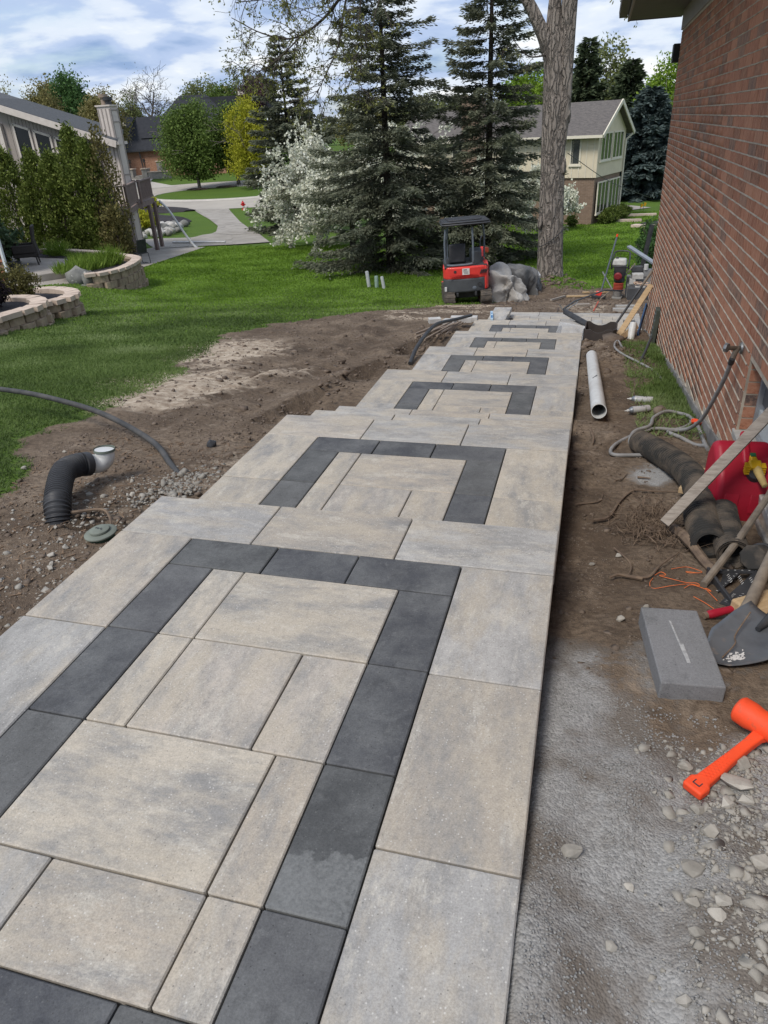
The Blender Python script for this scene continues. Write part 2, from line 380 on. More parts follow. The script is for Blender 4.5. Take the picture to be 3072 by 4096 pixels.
# ------------------------------------------------------------------ paving materials
def pavemat(name, sx, sy, dark=False):
    m, t, b = newmat(name)
    tc = nd(t, 'ShaderNodeTexCoord'); oi = nd(t, 'ShaderNodeObjectInfo'); P0 = tc.outputs['Object']
    off = nd(t, 'ShaderNodeCombineXYZ', {0: mth(t, 'MULTIPLY', oi.outputs['Random'], 53.0), 1: mth(t, 'MULTIPLY', oi.outputs['Random'], 131.0), 2: 0.0})
    P = nd(t, 'ShaderNodeVectorMath', {0: P0, 1: off.outputs[0]}, operation='ADD').outputs[0]
    S = nd(t, 'ShaderNodeMapping', {'Vector': P, 'Scale': (sx, sy, 1)}).outputs[0]
    nz = lambda s, v=P, d=6., r=.6: nd(t, 'ShaderNodeTexNoise', {'Vector': v, 'Scale': s, 'Detail': d, 'Roughness': r}).outputs[0]
    base = oi.outputs['Color']
    if dark:
        col = mixc(t, ramp(t, nz(4., P, 9., .72), [(.40, 0.), (.66, .75)]), base, (.165, .168, .166))
        col = mixc(t, ramp(t, nz(7., P, 9., .75), [(.56, 0.), (.70, .5)]), col, (.045, .046, .048))
        col = mixc(t, ramp(t, nz(22., P, 8., .75), [(.58, 0.), (.72, .45)]), col, (.21, .21, .205))
    else:
        col = mixc(t, ramp(t, nz(2.8, S, 10., .74), [(.42, 0.), (.62, .95)]), base, (.255, .248, .236))
        col = mixc(t, ramp(t, nz(2.1, S, 9., .70), [(.46, 0.), (.62, .75)]), col, (.435, .382, .305))
        col = mixc(t, ramp(t, nz(4.5, S, 10., .8), [(.53, 0.), (.64, .65)]), col, (.51, .475, .41))
        col = mixc(t, ramp(t, nz(3.6, S, 10., .78), [(.57, 0.), (.68, .60)]), col, (.20, .19, .18))
        col = mixc(t, ramp(t, nz(30., P, 6., .7), [(.58, 0.), (.70, .45)]), col, (.23, .215, .195))
    g = nz(190., P, 4., .75)
    g2 = nz(48., P, 6., .75)
    v = nd(t, 'ShaderNodeHueSaturation', {'Color': col, 'Value': mth(t, 'ADD', mth(t, 'ADD', mth(t, 'MULTIPLY', g, 1.0), mth(t, 'MULTIPLY', g2, .45)), .26)}).outputs[0]
    vo = nd(t, 'ShaderNodeTexVoronoi', {'Vector': P, 'Scale': 105.}, feature='F1')
    sepv = nd(t, 'ShaderNodeSeparateColor', {0: vo.outputs['Color']})
    wh = mth(t, 'MULTIPLY', ramp(t, vo.outputs['Distance'], [(.16, 1.), (.28, 0.)]), ramp(t, sepv.outputs[0], [(.80, 0.), (.86, .30 if dark else .65)]))
    v = mixc(t, wh, v, (.62, .60, .56) if not dark else (.22, .22, .215))
    dk = mth(t, 'MULTIPLY', ramp(t, vo.outputs['Distance'], [(.14, 1.), (.24, 0.)]), ramp(t, sepv.outputs[1], [(.84, 0.), (.90, .6)]))
    v = mixc(t, dk, v, (.10, .095, .09) if not dark else (.02, .02, .02))
    t.links.new(v, b.inputs['Base Color']); b.inputs['Roughness'].default_value = .85; b.inputs['Specular IOR Level'].default_value = .25
    h = mth(t, 'ADD', g, mth(t, 'MULTIPLY', nz(70., P, 4., .6), .6))
    bp = nd(t, 'ShaderNodeBump', {'Height': h, 'Strength': .35, 'Distance': .003}); t.links.new(bp.outputs[0], b.inputs['Normal'])
    return m
M_PX = pavemat('paving_streaked_across', 1.0, 2.3); M_PY = pavemat('paving_streaked_along', 2.3, 1.0); M_DK = pavemat('paving_charcoal', 1, 1, True)
def stained():
    m = M_DK.copy(); m.name = 'paving_charcoal_efflorescence'; t = m.node_tree; b = t.nodes['Principled BSDF']; src = b.inputs['Base Color'].links[0].from_socket
    tc = nd(t, 'ShaderNodeTexCoord'); sp = nd(t, 'ShaderNodeSeparateXYZ', {0: tc.outputs['Object']}); n = nd(t, 'ShaderNodeTexNoise', {'Vector': tc.outputs['Object'], 'Scale': 14., 'Detail': 4.}).outputs[0]
    edge = mth(t, 'ADD', mth(t, 'MULTIPLY', sp.outputs[1], -9.), mth(t, 'MULTIPLY', mth(t, 'SUBTRACT', n, .5), 1.6)); f = ramp(t, mth(t, 'ADD', edge, .05), [(.60, 0.), (.68, 1.)])
    g = nd(t, 'ShaderNodeTexNoise', {'Vector': tc.outputs['Object'], 'Scale': 120., 'Detail': 3.}).outputs[0]
    t.links.new(mixc(t, mth(t, 'MULTIPLY', f, ramp(t, g, [(.30, .20), (.75, .70)])), src, (.225, .23, .226)), b.inputs['Base Color']); return m
M_DKS = stained()
M_CONC = mat('concrete_block', (.30, .295, .285), (.22, .215, .21), 8, .9, .4, 90, rand=.1)
path = MB()
for a, b_, z, _ in LEVELS:
    path.box(((PX0+PX1)/2, (a+b_)/2-.012, z-.062-.17), (PX1-PX0-.036, b_-a-.03, .34))
pobj = path.obj('path', M_CONC, loc=(0, 0, 0), smooth=0); tag(pobj, 'stepped garden path of grey, beige and charcoal paving slabs', kind='structure')
SLAB_CACHE = {}
def slab_mesh(w, d, h):
    k = (round(w, 3), round(d, 3), h)
    if k not in SLAB_CACHE:
        bm = bmesh.new(); bmesh.ops.create_cube(bm, size=1.0)
        for v in bm.verts: v.co = Vector((v.co.x*w, v.co.y*d, v.co.z*h))
        bmesh.ops.bevel(bm, geom=[e for e in bm.edges], offset=.004, segments=1, affect='EDGES')
        me = bpy.data.meshes.new('paving_slab'); bm.to_mesh(me); bm.free(); SLAB_CACHE[k] = me
    return SLAB_CACHE[k]
BEIGE = [(.44, .385, .315), (.47, .42, .345), (.42, .375, .315), (.45, .405, .35)]
GREY = [(.415, .400, .376), (.392, .380, .360), (.435, .417, .390), (.405, .392, .368)]
DARK = [(.080, .083, .090), (.096, .097, .101), (.072, .075, .083), (.112, .113, .112), (.088, .091, .092)]
def slab(x0, x1, y0, y1, z, tone, m=None, h=.06, parent=None, gap=.0028, name='paving_slab'):
    w, d = x1-x0-2*gap, y1-y0-2*gap
    if w < .02 or d < .02: return None
    me = slab_mesh(w, d, h)
    o = bpy.data.objects.new(name, me)
    mm = m or (M_DK if tone is DARK else (M_PX if w > d else M_PY))
    if not me.materials: me.materials.append(mm)
    if me.materials[0] is not mm:
        o = bpy.data.objects.new(name, me.copy()); o.data.materials[0] = mm
    o.location = ((x0+x1)/2, (y0+y1)/2, z-h/2+random.uniform(-.0012, .0012)); o.rotation_euler = (random.uniform(-.0012, .0012), random.uniform(-.0012, .0012), random.uniform(-.002, .002))
    c = random.choice(tone); k = random.uniform(.86, 1.0); o.color = (c[0]*k, c[1]*k, c[2]*k, 1)
    return link(o, parent or pobj)
XL, XDL, XDLi, XBL, XDRi, XDR, XR = PX0, -1.639, -1.426, -1.279, -.6176, -.406, PX1
for li, (yn, yf, z, land) in enumerate(LEVELS):
    W3 = (XR-XL)/3
    d = .36 if land else yf-yn
    ya = yf-d
    for k in range(3): slab(XL+k*W3, XL+(k+1)*W3, max(ya, yn), yf, z, GREY if (k+li) % 3 != 1 else BEIGE, M_PX)
    if not land: continue
    w = XDR-XDL; js = [XDL, XDL+.345*w, XDL+.645*w, XDR]
    for k in range(3): slab(js[k], js[k+1], max(ya-.213, yn), ya, z, DARK)
    y = ya
    while y > yn+.01:                                    # outer slabs, both sides
        y2 = max(y-.66, yn)
        slab(XL, XDL, y2, y, z, BEIGE if random.random() < .6 else GREY, M_PY); slab(XDR, XR, y2, y, z, GREY if random.random() < .6 else BEIGE, M_PY)
        y = y2
    y = ya-.213; row = 0
    while y > yn+.01:
        full = .44 if row != 3 else .262
        y2 = max(y-full, yn)
        if li == 0 and row >= 4:                          # charcoal row that closes the first panel, then plain paving
            if row == 4:
                y2 = max(y-.213, yn); js2 = [XDL, -1.25, -.832, XDR]
                for k in range(3): slab(js2[k], js2[k+1], y2, y, z, DARK)
            else:
                js2 = [XDL, -1.2, -.8, XDR]
                for k in range(3): slab(js2[k], js2[k+1], y2, y, z, BEIGE)
        else:
            slab(XDL, XDLi, y2, y, z, DARK); slab(XDRi, XDR, y2, y, z, DARK, M_DKS if li == 0 and row == 2 else None)
            cuts = [[XDLi, XBL, XDRi], [XDLi, XBL, -.852, XDRi], [XDLi, -.768, XDRi], [XDLi, -1.2, -.761, XDRi]][row % 4]
            for k in range(len(cuts)-1): slab(cuts[k], cuts[k+1], y2, y, z, BEIGE if not (row == 3 and k == 0) else GREY)
        y = y2; row += 1

# the lower pavement at the foot of the steps
lp = MB(); lp.box((-.28, 13.93, -2.02), (2.6, 1.86, .12)); lpo = lp.obj('lower_pavement', M_CONC, loc=(0, 0, 0), smooth=0); tag(lpo, 'flat paved strip at the foot of the steps', kind='structure')
ZL = -1.90
for y0, y1, cuts, tones in [(14.55, 14.87, [-1.5, -.92, -.26, .25, .66, 1.0], [GREY]*5), (14.35, 14.55, [-1.47, -1.08, -.68, -.3, .10, .49, .89, 1.0], [BEIGE, GREY, BEIGE, BEIGE, BEIGE, BEIGE, GREY]),
                            (14.02, 14.35, [-1.4, -.9, -.48, -.1, .1, .30, .69, .90, 1.0], [BEIGE, BEIGE, GREY, BEIGE, GREY, BEIGE, DARK, GREY]), (13.62, 14.02, [-1.4, -.8, -.2, .1, .5, .76, 1.0], [GREY, BEIGE, GREY, GREY, BEIGE, GREY]), (13.38, 13.62, [-1.4, -.7, 0.0, .2, .55, .8, 1.0], [GREY, BEIGE, GREY, BEIGE, GREY, BEIGE])]:
    for k in range(len(cuts)-1): slab(cuts[k], cuts[k+1], y0, y1, ZL, tones[k], parent=lpo)
for k in range(2): slab(.02+k*.0+.5*k, .5+.5*k, 13.05, 13.38, ZL, GREY, parent=lpo)

# ================================================================== BRICK HOUSE
WX = 1.02
M_MORT = mat('mortar', (.53, .46, .36), (.35, .295, .23), 9, .95, .5, 120)
def brickmat(name, single):
    m, t, b = newmat(name)
    tc = nd(t, 'ShaderNodeTexCoord'); P = tc.outputs['Object']
    if single:
        oi = nd(t, 'ShaderNodeObjectInfo'); rv = oi.outputs['Random']
        off = nd(t, 'ShaderNodeCombineXYZ', {0: 0.0, 1: mth(t, 'MULTIPLY', rv, 71.), 2: mth(t, 'MULTIPLY', rv, 39.)})
        P = nd(t, 'ShaderNodeVectorMath', {0: P, 1: off.outputs[0]}, operation='ADD').outputs[0]
    else: rv = nd(t, 'ShaderNodeAttribute', attribute_name='rnd').outputs['Fac']
    S = nd(t, 'ShaderNodeMapping', {'Vector': P, 'Scale': (1, 7, 1.1)}).outputs[0]
    base = ramp(t, rv, [(0., (.19, .092, .060)), (.25, (.31, .120, .072)), (.55, (.385, .158, .092)), (.80, (.46, .210, .125)), (.88, (.22, .138, .105)), (1., (.12, .092, .082))])
    n = nd(t, 'ShaderNodeTexNoise', {'Vector': S, 'Scale': 14., 'Detail': 6., 'Roughness': .7}).outputs[0]
    col = mixc(t, ramp(t, n, [(.42, .0), (.64, .85)]), base, (.52, .285, .185))
    col = mixc(t, ramp(t, n, [(.28, .85), (.44, .0)]), col, (.10, .058, .048))
    t.links.new(col, b.inputs['Base Color']); b.inputs['Roughness'].default_value = .92; b.inputs['Specular IOR Level'].default_value = .2
    bp = nd(t, 'ShaderNodeBump', {'Height': n, 'Strength': .7, 'Distance': .008}); t.links.new(bp.outputs[0], b.inputs['Normal'])
    return m
M_BR1 = brickmat('brick_single', True); M_BRN = brickmat('brick_mass', False)
house = thing('brick_house', 'red brown brick house wall with pale mortar rising at the right of the path', 'house', (WX, 8.0, -1.6))
def H(x, y, z): return (x-WX, y-8.0, z+1.6)
def brick_line(y): return np.interp(y, [2, 5.2, 6.06, 8.64, 10.2, 13.3], [-.2, -.55, -.64, -1.0, -1.31, -1.78])
YN, YF, ZT = 1.2, 13.30, 2.62
WY0, WY1, WZ0, WZ1 = 3.15, 4.78, -.31, .20
mb = MB()                                                # mortar backing with a hole for the window
for y0, y1, z0, z1 in [(YN, WY0, -2.2, ZT), (WY1, YF-.012, -2.2, ZT), (WY0, WY1, -2.2, WZ0), (WY0, WY1, WZ1, ZT)]:
    mb.box(H(WX+.0940, (y0+y1)/2, (z0+z1)/2), (.20, y1-y0, z1-z0))
wall = mb.obj('wall', M_MORT, house, smooth=0)
CH, BL, BH = .081, .2945, .0705
bricks = []
nco = int((ZT+1.9)/CH)
for k in range(nco):
    z = ZT-.04-(k+.5)*CH
    y = YF-(0 if k % 2 else -(.5*.305)) if False else YF-(.1525 if k % 2 else 0.0)
    if k % 2: bricks.append((YF-.072, z, .137))
    while y > YN:
        y0 = y-BL; yc = (y0+y)/2
        lo, hi = y0, y
        if WZ0-.03 < z < WZ1+.035:                       # trim at the window
            if hi > WY0 and lo < WY1:
                if lo < WY1 <= hi and hi-WY1 > .05: lo = WY1+.004
                elif lo < WY0 < hi and WY0-lo > .05: hi = WY0-.004
                else: lo = hi
        if hi-lo > .04 and z-CH/2 > brick_line((lo+hi)/2)-.02: bricks.append(((lo+hi)/2, z, hi-lo))
        y = y0-.0105
def cam_area(P):
    c = CAM_M @ (np.array(P)-np.array([0, 0, CAM_H])); u = c[0]/c[2]*2830+1536; v = c[1]/c[2]*2830+2048
    return (0 < u < 3150 and -60 < v < 4096 and c[2] > 0), c
sc_ = []
for i, (y, z, l) in enumerate(bricks):
    ok, c = cam_area((WX, y, z)); ok2, c2 = cam_area((WX, y+l/2, z)); sc_.append((-(1e3 if (ok or ok2) else 0)-1/c[2]**2 if c[2] > 0 else 1, i))
big = set(i for _, i in sorted(sc_)[:300])
BM = {}
def brick_me(l):
    k = round(l, 3)
    if k not in BM:
        q = MB(); q.box((0, 0, 0), (.045, l, BH)); me = q.mesh('brick', 0); me.materials.append(M_BR1); BM[k] = me
    return BM[k]
V = []; Fm = []; rn = []
for i, (y, z, l) in enumerate(bricks):
    jx = random.uniform(-.0012, .0012); jr = random.uniform(-.003, .003)
    if i in big:
        o = bpy.data.objects.new('brick', brick_me(l)); o.location = H(WX+.0125+jx, y, z+random.uniform(-.0015, .0015)); o.rotation_euler = (random.uniform(-.006, .006), 0, jr); link(o, wall)
    else:
        b0 = len(V); x0, x1 = WX+.0125+jx-.0225-WX, WX+.0125+jx+.0225-WX
        for dx in (x0, x1):
            for dy in (-l/2, l/2):
                for dz in (-BH/2, BH/2): V.append((dx, y+dy-8.0, z+dz+1.6))
        Fm += [(b0, b0+1, b0+3, b0+2), (b0, b0+4, b0+5, b0+1), (b0+2, b0+3, b0+7, b0+6), (b0+1, b0+5, b0+7, b0+3), (b0, b0+2, b0+6, b0+4), (b0+4, b0+6, b0+7, b0+5)]
        rn += [random.random()]*8
me = np_mesh('brick_field', V, Fm, {'rnd': np.array(rn)}); me.materials.append(M_BRN)
bf = bpy.data.objects.new('brick_field', me); link(bf, wall); bf['kind'] = 'stuff'
# pale bed joints, struck a little proud and uneven
q = MB()
for k in range(nco+1):
    z = ZT-.04-k*CH; yy = np.arange(YN, YF+.01, .11); vs = []
    for y in yy:
        j = .0016*math.sin(y*23+k*5)+random.uniform(-.001, .001); hz = .0050+random.uniform(-.0008, .0012)
        for dx, dz in ((-.0060, -hz-.001), (-.0135-random.uniform(0, .0015), -hz*.5), (-.0135, hz*.5), (-.0060, hz+.001)): vs.append(H(WX+dx, min(y, YF-.004), z+dz+j))
    fs = []
    for i in range(len(yy)-1):
        ym = yy[i]+.055
        if z < brick_line(ym)-.02 or (WY0 < ym < WY1 and WZ0-.03 < z < WZ1+.035): continue
        fs += [(i*4+a, i*4+a+1, i*4+a+5, i*4+a+4) for a in range(3)]
    q.add(vs, fs)
bj = q.obj('bed_joints', M_MORT, wall, smooth=60); bj['kind'] = 'stuff'
# foundation, its top following the slope
M_FND = mat('foundation_concrete', (.26, .25, .235), (.15, .145, .135), 5, .95, .6, 30, c3=(.36, .33, .29), s3=9, amt3=.42)
fy = [YN, 3.4, 5.2, 6.06, 7.3, 8.64, 9.4, 10.2, 11.6, YF-.02]
poly = [(y-8.0, brick_line(y)+.03*math.sin(y*5)+1.6) for y in fy]+[(y-8.0, min(-.5, Tz(1.0, y)-.3)+1.6) for y in reversed(fy)]
f = MB(); f.prism(poly, -.022, .02, Matrix(((0, 0, 1), (1, 0, 0), (0, 1, 0))).to_4x4()); f.obj('foundation', M_FND, house, smooth=0, bev=.008)
# eaves
M_BROWN = mat('brown_soffit', (.10, .085, .078), (.085, .072, .066), 4, .6, .05); M_FRZ = mat('taupe_trim_board', (.29, .255, .23), (.26, .23, .21), 3, .7, .1); M_ROOF = mat('dark_shingles', (.05, .045, .042), (.03, .028, .027), 14, .95, .6, 60, rand=.1)
e = MB(); e.box(H(WX-.012, (YN+YF)/2, ZT+.11), (.03, YF-YN+.02, .24)); e.obj('frieze_board', M_FRZ, house, bev=.004)
e = MB(); e.box(H(.645, (YN+YF)/2+.35, ZT+.245), (.79, YF-YN+.75, .03)); e.obj('soffit', M_BROWN, house, smooth=0)
e = MB(); e.box(H(.25, (YN+YF)/2+.35, ZT+.31), (.03, YF-YN+.75, .20)); e.obj('fascia', M_FRZ, house, smooth=0)
e = MB(); e.box(H(.635, YF+.735, ZT+.33), (.80, .03, .22)); e.obj('end_board', M_BROWN, house, smooth=0)
e = MB(); e.prism([(-.06, 0), (.06, 0), (.06, .11), (-.04, .12), (-.07, .08)], 0, YF-YN+.8, Matrix(((1, 0, 0, H(.165, 0, 0)[0]), (0, 0, 1, YN-8.0-.05), (0, 1, 0, ZT+.27+1.6), (0, 0, 0, 1)))); e.obj('gutter', M_BROWN, house, smooth=0)
e = MB(); e.add([H(.10, YN, ZT+.42), H(.10, YF+.78, ZT+.42), H(4.5, YF+.78, ZT+2.6), H(4.5, YN, ZT+2.6), H(.10, YN, ZT+.36), H(.10, YF+.78, ZT+.36), H(4.5, YF+.78, ZT+2.5), H(4.5, YN, ZT+2.5)], [(0, 1, 2, 3), (7, 6, 5, 4), (0, 4, 5, 1), (1, 5, 6, 2), (2, 6, 7, 3), (3, 7, 4, 0)]); e.obj('roof', M_ROOF, house, smooth=0)
e = MB(); e.box(H(WX-.03, YF+.12, 2.33), (.14, .22, .24)); e.box(H(WX+.10, YF+.02, 2.33), (.10, .06, .12)); e.obj('wall_light', mat('black_metal', (.012, .012, .013), (.02, .02, .02), 5, .45, .05), house, bev=.01)
e = MB(); e.box(H(WX+.9, YF-.06, .3), (1.55, .1, 4.6)); e.obj('rear_wall', M_MORT, house, smooth=0)
# basement window
M_FRAME = mat('grey_aluminium', (.33, .335, .34), (.27, .275, .28), 6, .5, .05, metal=.3); M_SCREEN = mat('window_screen', (.115, .118, .122), (.085, .088, .092), 3, .6, .2, 300)
wn = MB(); w = .028
for (y0, y1, z0, z1) in [(WY0, WY1, WZ1-w, WZ1), (WY0, WY1, WZ0+.05, WZ0+.05+w), (WY0, WY0+w, WZ0+.05+w, WZ1-w), (WY1-w, WY1, WZ0+.05+w, WZ1-w)]:
    wn.box(H(WX+.105, (y0+y1)/2, (z0+z1)/2), (.05, y1-y0, z1-z0))
win = wn.obj('window', M_FRAME, house, smooth=0, bev=.003)
q = MB(); q.box(H(WX+.115, (WY0+WY1)/2, (WZ0+WZ1)/2+.11), (.012, WY1-WY0-2*w, WZ1-WZ0-.05-2*w-.14)); q.obj('screen', M_SCREEN, win, smooth=0)
q = MB(); q.box(H(WX+.110, (WY0+WY1)/2, WZ0+.135), (.02, WY1-WY0-2*w, .115)); q.obj('lower_panel', mat('pale_panel', (.48, .50, .49), (.42, .44, .43), 3, .5, .05), win, smooth=0)
q = MB(); q.box(H(WX+.104, 4.47, .06), (.004, .035, .03)); q.obj('sticker', mat('sticker_white', (.75, .75, .73), (.7, .7, .68), 5, .6, 0), win, smooth=0)
q = MB(); q.box(H(WX+.055, (WY0+WY1)/2+.01, WZ0+.012), (.155, WY1-WY0+.06, .06), (0, -.10, 0)); q.obj('window_sill', mat('limestone_sill', (.46, .43, .385), (.36, .335, .295), 12, .9, .35), house, bev=.006)
for k in range(6):                                        # brick reveal beside the window
    q = MB(); q.box(H(WX+.06, WY1+.016, WZ0+.045+k*CH+.036), (.10, .04, BH)); q.obj('brick', M_BR1, win, smooth=0)
# hose bib
M_GALV = mat('galvanised_metal', (.30, .31, .31), (.20, .205, .205), 20, .45, .3, 80, metal=.6); M_BRASS = mat('dull_brass', (.22, .19, .15), (.15, .13, .11), 20, .5, .2, 80, metal=.4)
tap = thing('hose_bib', 'weathered two handled outdoor tap on the brick wall above the hose', 'tap', (WX-.004, 5.06, .19))
q = MB(); q.tube([(0, 0, 0), (-.05, -.04, .012), (-.115, -.10, .03)], .015, 10); q.tube([(-.04, -.03, .01), (-.062, -.08, -.02), (-.073, -.105, -.045)], .018, 10); q.obj('body', M_BRASS, tap)
q = MB(); q.lathe([(.012, -.014), (.036, -.012), (.040, .0), (.036, .012), (.012, .014)], 10, Matrix.Translation((-.008, -.002, .004)) @ Matrix.Rotation(PI/2, 4, 'Y')); q.obj('handle', M_GALV, tap)
q = MB(); q.lathe([(.010, -.012), (.030, -.01), (.032, .0), (.030, .010), (.010, .012)], 8, Matrix.Translation((-.12, -.105, .032)) @ Matrix.Rotation(R(55), 4, 'Z') @ Matrix.Rotation(PI/2, 4, 'X')); q.obj('handle', M_GALV, tap)

# ================================================================== THINGS BESIDE THE PATH (right-hand strip)
def gz(x, y, h=0.0): return (x, y, Tz(x, y)+h)
M_PVC = mat('white_pvc', (.62, .63, .62), (.50, .50, .48), 6, .4, .1, c3=(.25, .22, .18), s3=18, amt3=.34)
M_BLK = mat('black_plastic', (.030, .031, .034), (.048, .049, .052), 9, .5, .15, 40)
M_MUD = mat('muddy_black_plastic', (.034, .033, .031), (.125, .102, .080), 7, .8, .4, 30, lo=.42, hi=.64)
M_HOSE = mat('grey_rubber_hose', (.30, .295, .285), (.20, .195, .188), 9, .6, .2, 60)
M_WOODW = mat('weathered_wood', (.36, .32, .275), (.22, .19, .16), 9, .9, .6, 60, stretch=(.5, 8, 8), c3=(.34, .30, .26), s3=14, amt3=.42)
M_WOOD = mat('fresh_lumber', (.50, .37, .22), (.38, .26, .14), 7, .8, .3, 50, stretch=(.5, 7, 7))
M_STICK = mat('worn_handle_wood', (.24, .20, .155), (.145, .12, .095), 12, .7, .4, 60)
M_RED = mat('red_plastic', (.37, .013, .032), (.28, .011, .025), 5, .42, .25, 30, c3=(.42, .10, .10), s3=7, amt3=.36)
M_YEL = mat('yellow_plastic', (.62, .36, .015), (.52, .30, .012), 9, .45, .1)
M_SPOUT = mat('dirty_yellow_spout', (.50, .36, .13), (.38, .27, .10), 16, .6, .2)
M_ORANGE = mat('fluorescent_orange_rubber', (.86, .085, .024), (.74, .070, .022), 9, .55, .25, 90, c3=(.42, .10, .05), s3=16, amt3=.38)
M_STEEL = mat('worn_steel', (.22, .24, .26), (.14, .15, .165), 6, .45, .25, 30, metal=.55, c3=(.30, .28, .26), s3=16, amt3=.40)
M_SILV = mat('silver_can', (.66, .67, .67), (.50, .51, .51), 8, .25, .05, metal=.35)
M_DARKM = mat('dark_metal', (.030, .032, .035), (.05, .05, .052), 10, .5, .2, 50)
M_SOIL = mat('clotted_soil', (.105, .079, .060), (.180, .140, .108), 9, .95, .8, 30, dist=.01)
M_ROOT = mat('root_bark', (.20, .145, .10), (.115, .083, .062), 20, .9, .5, 90)
M_TWINE = mat('orange_twine', (.80, .20, .05), (.65, .14, .04), 30, .8, .2)

# white pipe
t_ = thing('white_pipe', 'white plastic drain pipe lying on the soil beside the path', 'pipe', gz(.17, 6.12, .0))
a = Vector(gz(.175, 6.08, .095)); b_ = Vector(gz(.105, 9.0, .085)); lo_ = Vector(t_.location)
q = MB(); n = 24
for (r0, r1) in ((.066, .060),):
    d = (b_-a); ax = d.normalized(); u = ax.orthogonal().normalized(); w_ = ax.cross(u); vs = []
    for P, r in ((a, r0), (b_, r0), (b_, r1), (a, r1)):
        for j in range(n): vs.append(P-lo_+(u*math.cos(2*PI*j/n)+w_*math.sin(2*PI*j/n))*r)
    q.add(vs, [(i*n+j, i*n+(j+1) % n, ((i+1) % 4)*n+(j+1) % n, ((i+1) % 4)*n+j) for i in range(4) for j in range(n)])
q.obj('pipe', M_PVC, t_)
q = MB(); q.tube([a-lo_+ax*.005, a-lo_+ax*.012], .0601, 20); 
q = MB(); p0 = a-lo_+d*.42+Vector((-.01, 0, .0665)); q.beam(p0+Vector((-.02, -.05, 0)), p0+Vector((.022, .05, .002)), .008, .003); q.obj('scratch_mark', M_DARKM, t_)
# spray cans
def spray(x, y, rz, lab):
    t = thing('spray_can', lab, 'spray can', gz(x, y, .034), rot=(0, R(90), rz))
    q = MB(); q.lathe([(.030, 0), (.0325, .004), (.0325, .165)], 18); q.obj('can', M_SILV, t)
    q = MB(); q.lathe([(.0325, .165), (.031, .172), (.020, .192), (.017, .194)], 18); q.obj('shoulder', M_STEEL, t)
    q = MB(); q.lathe([(.012, .194), (.012, .212), (.006, .214), (.004, .235)], 12); q.obj('nozzle', M_PVC, t)
    q = MB()
    for k in range(4): q.box((-.0328, .008-.006*k, .06+.022*k), (.001, .010, .014))
    q.obj('print', M_DARKM, t)
spray(.68, 6.86, R(177), 'silver spray can lying in the grass, its side shining')
spray(.62, 6.48, R(205), 'silver spray can with muddy end pointing at the path, below the other can')
q = MB()
def lump(q, c, r, s=0, n=2, sq=.7, amp=.55):
    bm = bmesh.new(); bmesh.ops.create_icosphere(bm, subdivisions=n, radius=1.0)
    vs = []
    for v in bm.verts:
        p = v.co; k = 1+amp*float(fbm(p.x*1.7+s*3.1+p.z, p.y*1.7-s*1.7+p.z*1.3, s, 3))
        vs.append((c[0]+p.x*r[0]*k, c[1]+p.y*r[1]*k, c[2]+p.z*r[2]*k))
    fs = [tuple(v.index for v in f.verts) for f in bm.faces]; bm.free(); return q.add(vs, fs)
lump(q, gz(.71, 6.44, .03), (.06, .06, .045), 4); tag(q.obj('soil_clod', M_SOIL), 'dark clod of soil stuck against the muddy spray can', 'clod')

# hose
HZ = .014
hs = [gz(x, y, HZ) for x, y in [(.50, 9.9), (.46, 10.5), (.40, 9.9), (.47, 9.5), (.65, 9.05), (.80, 8.70), (.85, 8.2), (.86, 7.7), (.82, 7.3), (.83, 6.97), (.88, 6.75), (.93, 6.45), (.94, 6.16), (.90, 5.97), (.79, 5.86), (.62, 5.82), (.46, 5.62), (.31, 5.32), (.26, 5.12), (.29, 4.99), (.42, 4.99), (.55, 5.0)]]
h2 = [gz(x, y, HZ+e) for x, y, e in [(.58, 5.02, 0), (.48, 5.10, 0), (.41, 5.34, 0), (.45, 5.62, .02), (.58, 5.81, .03), (.63, 6.08, .03), (.75, 6.30, .03), (.86, 6.34, .03), (.93, 6.2, .03), (.96, 5.9, .02), (.965, 5.6, .01), (.96, 5.30, 0)]]
h3 = [(.943, 4.955, .15), (.945, 5.09, -.02), (.935, 5.29, -.25), (.915, 5.50, -.48), (.87, 5.70, -.64)]+[gz(.80, 5.80, .03), gz(.72, 5.75, .02), gz(.80, 5.60, HZ), gz(.90, 5.52, HZ), gz(.965, 5.40, HZ)]
hose = thing('garden_hose', 'grey garden hose hanging from the wall tap and coiled on the soil', 'hose', gz(.6, 5.4))
lo_ = Vector(hose.location)
for nm, pts in (('hose_run', hs), ('hose_loop', h2), ('hose_drop', h3)):
    q = MB(); q.tube([p-lo_ for p in catmull(pts, 7)], .0150 if nm != 'hose_run' else .0138, 9); q.obj(nm, M_HOSE, hose)
q = MB(); q.tube([Vector((.943, 4.95, .155))-lo_, Vector((.944, 4.985, .11))-lo_], .019, 10); q.obj('coupling', M_DARKM, hose)
q = MB(); q.tube(catmull([gz(.93, 6.02, .03), gz(.96, 6.0, .045), gz(.985, 5.97, .035)], 4), .022, 8); tag(q.obj('hose_grip', M_ORANGE), 'small bright orange hose fitting by the foundation', 'hose fitting')

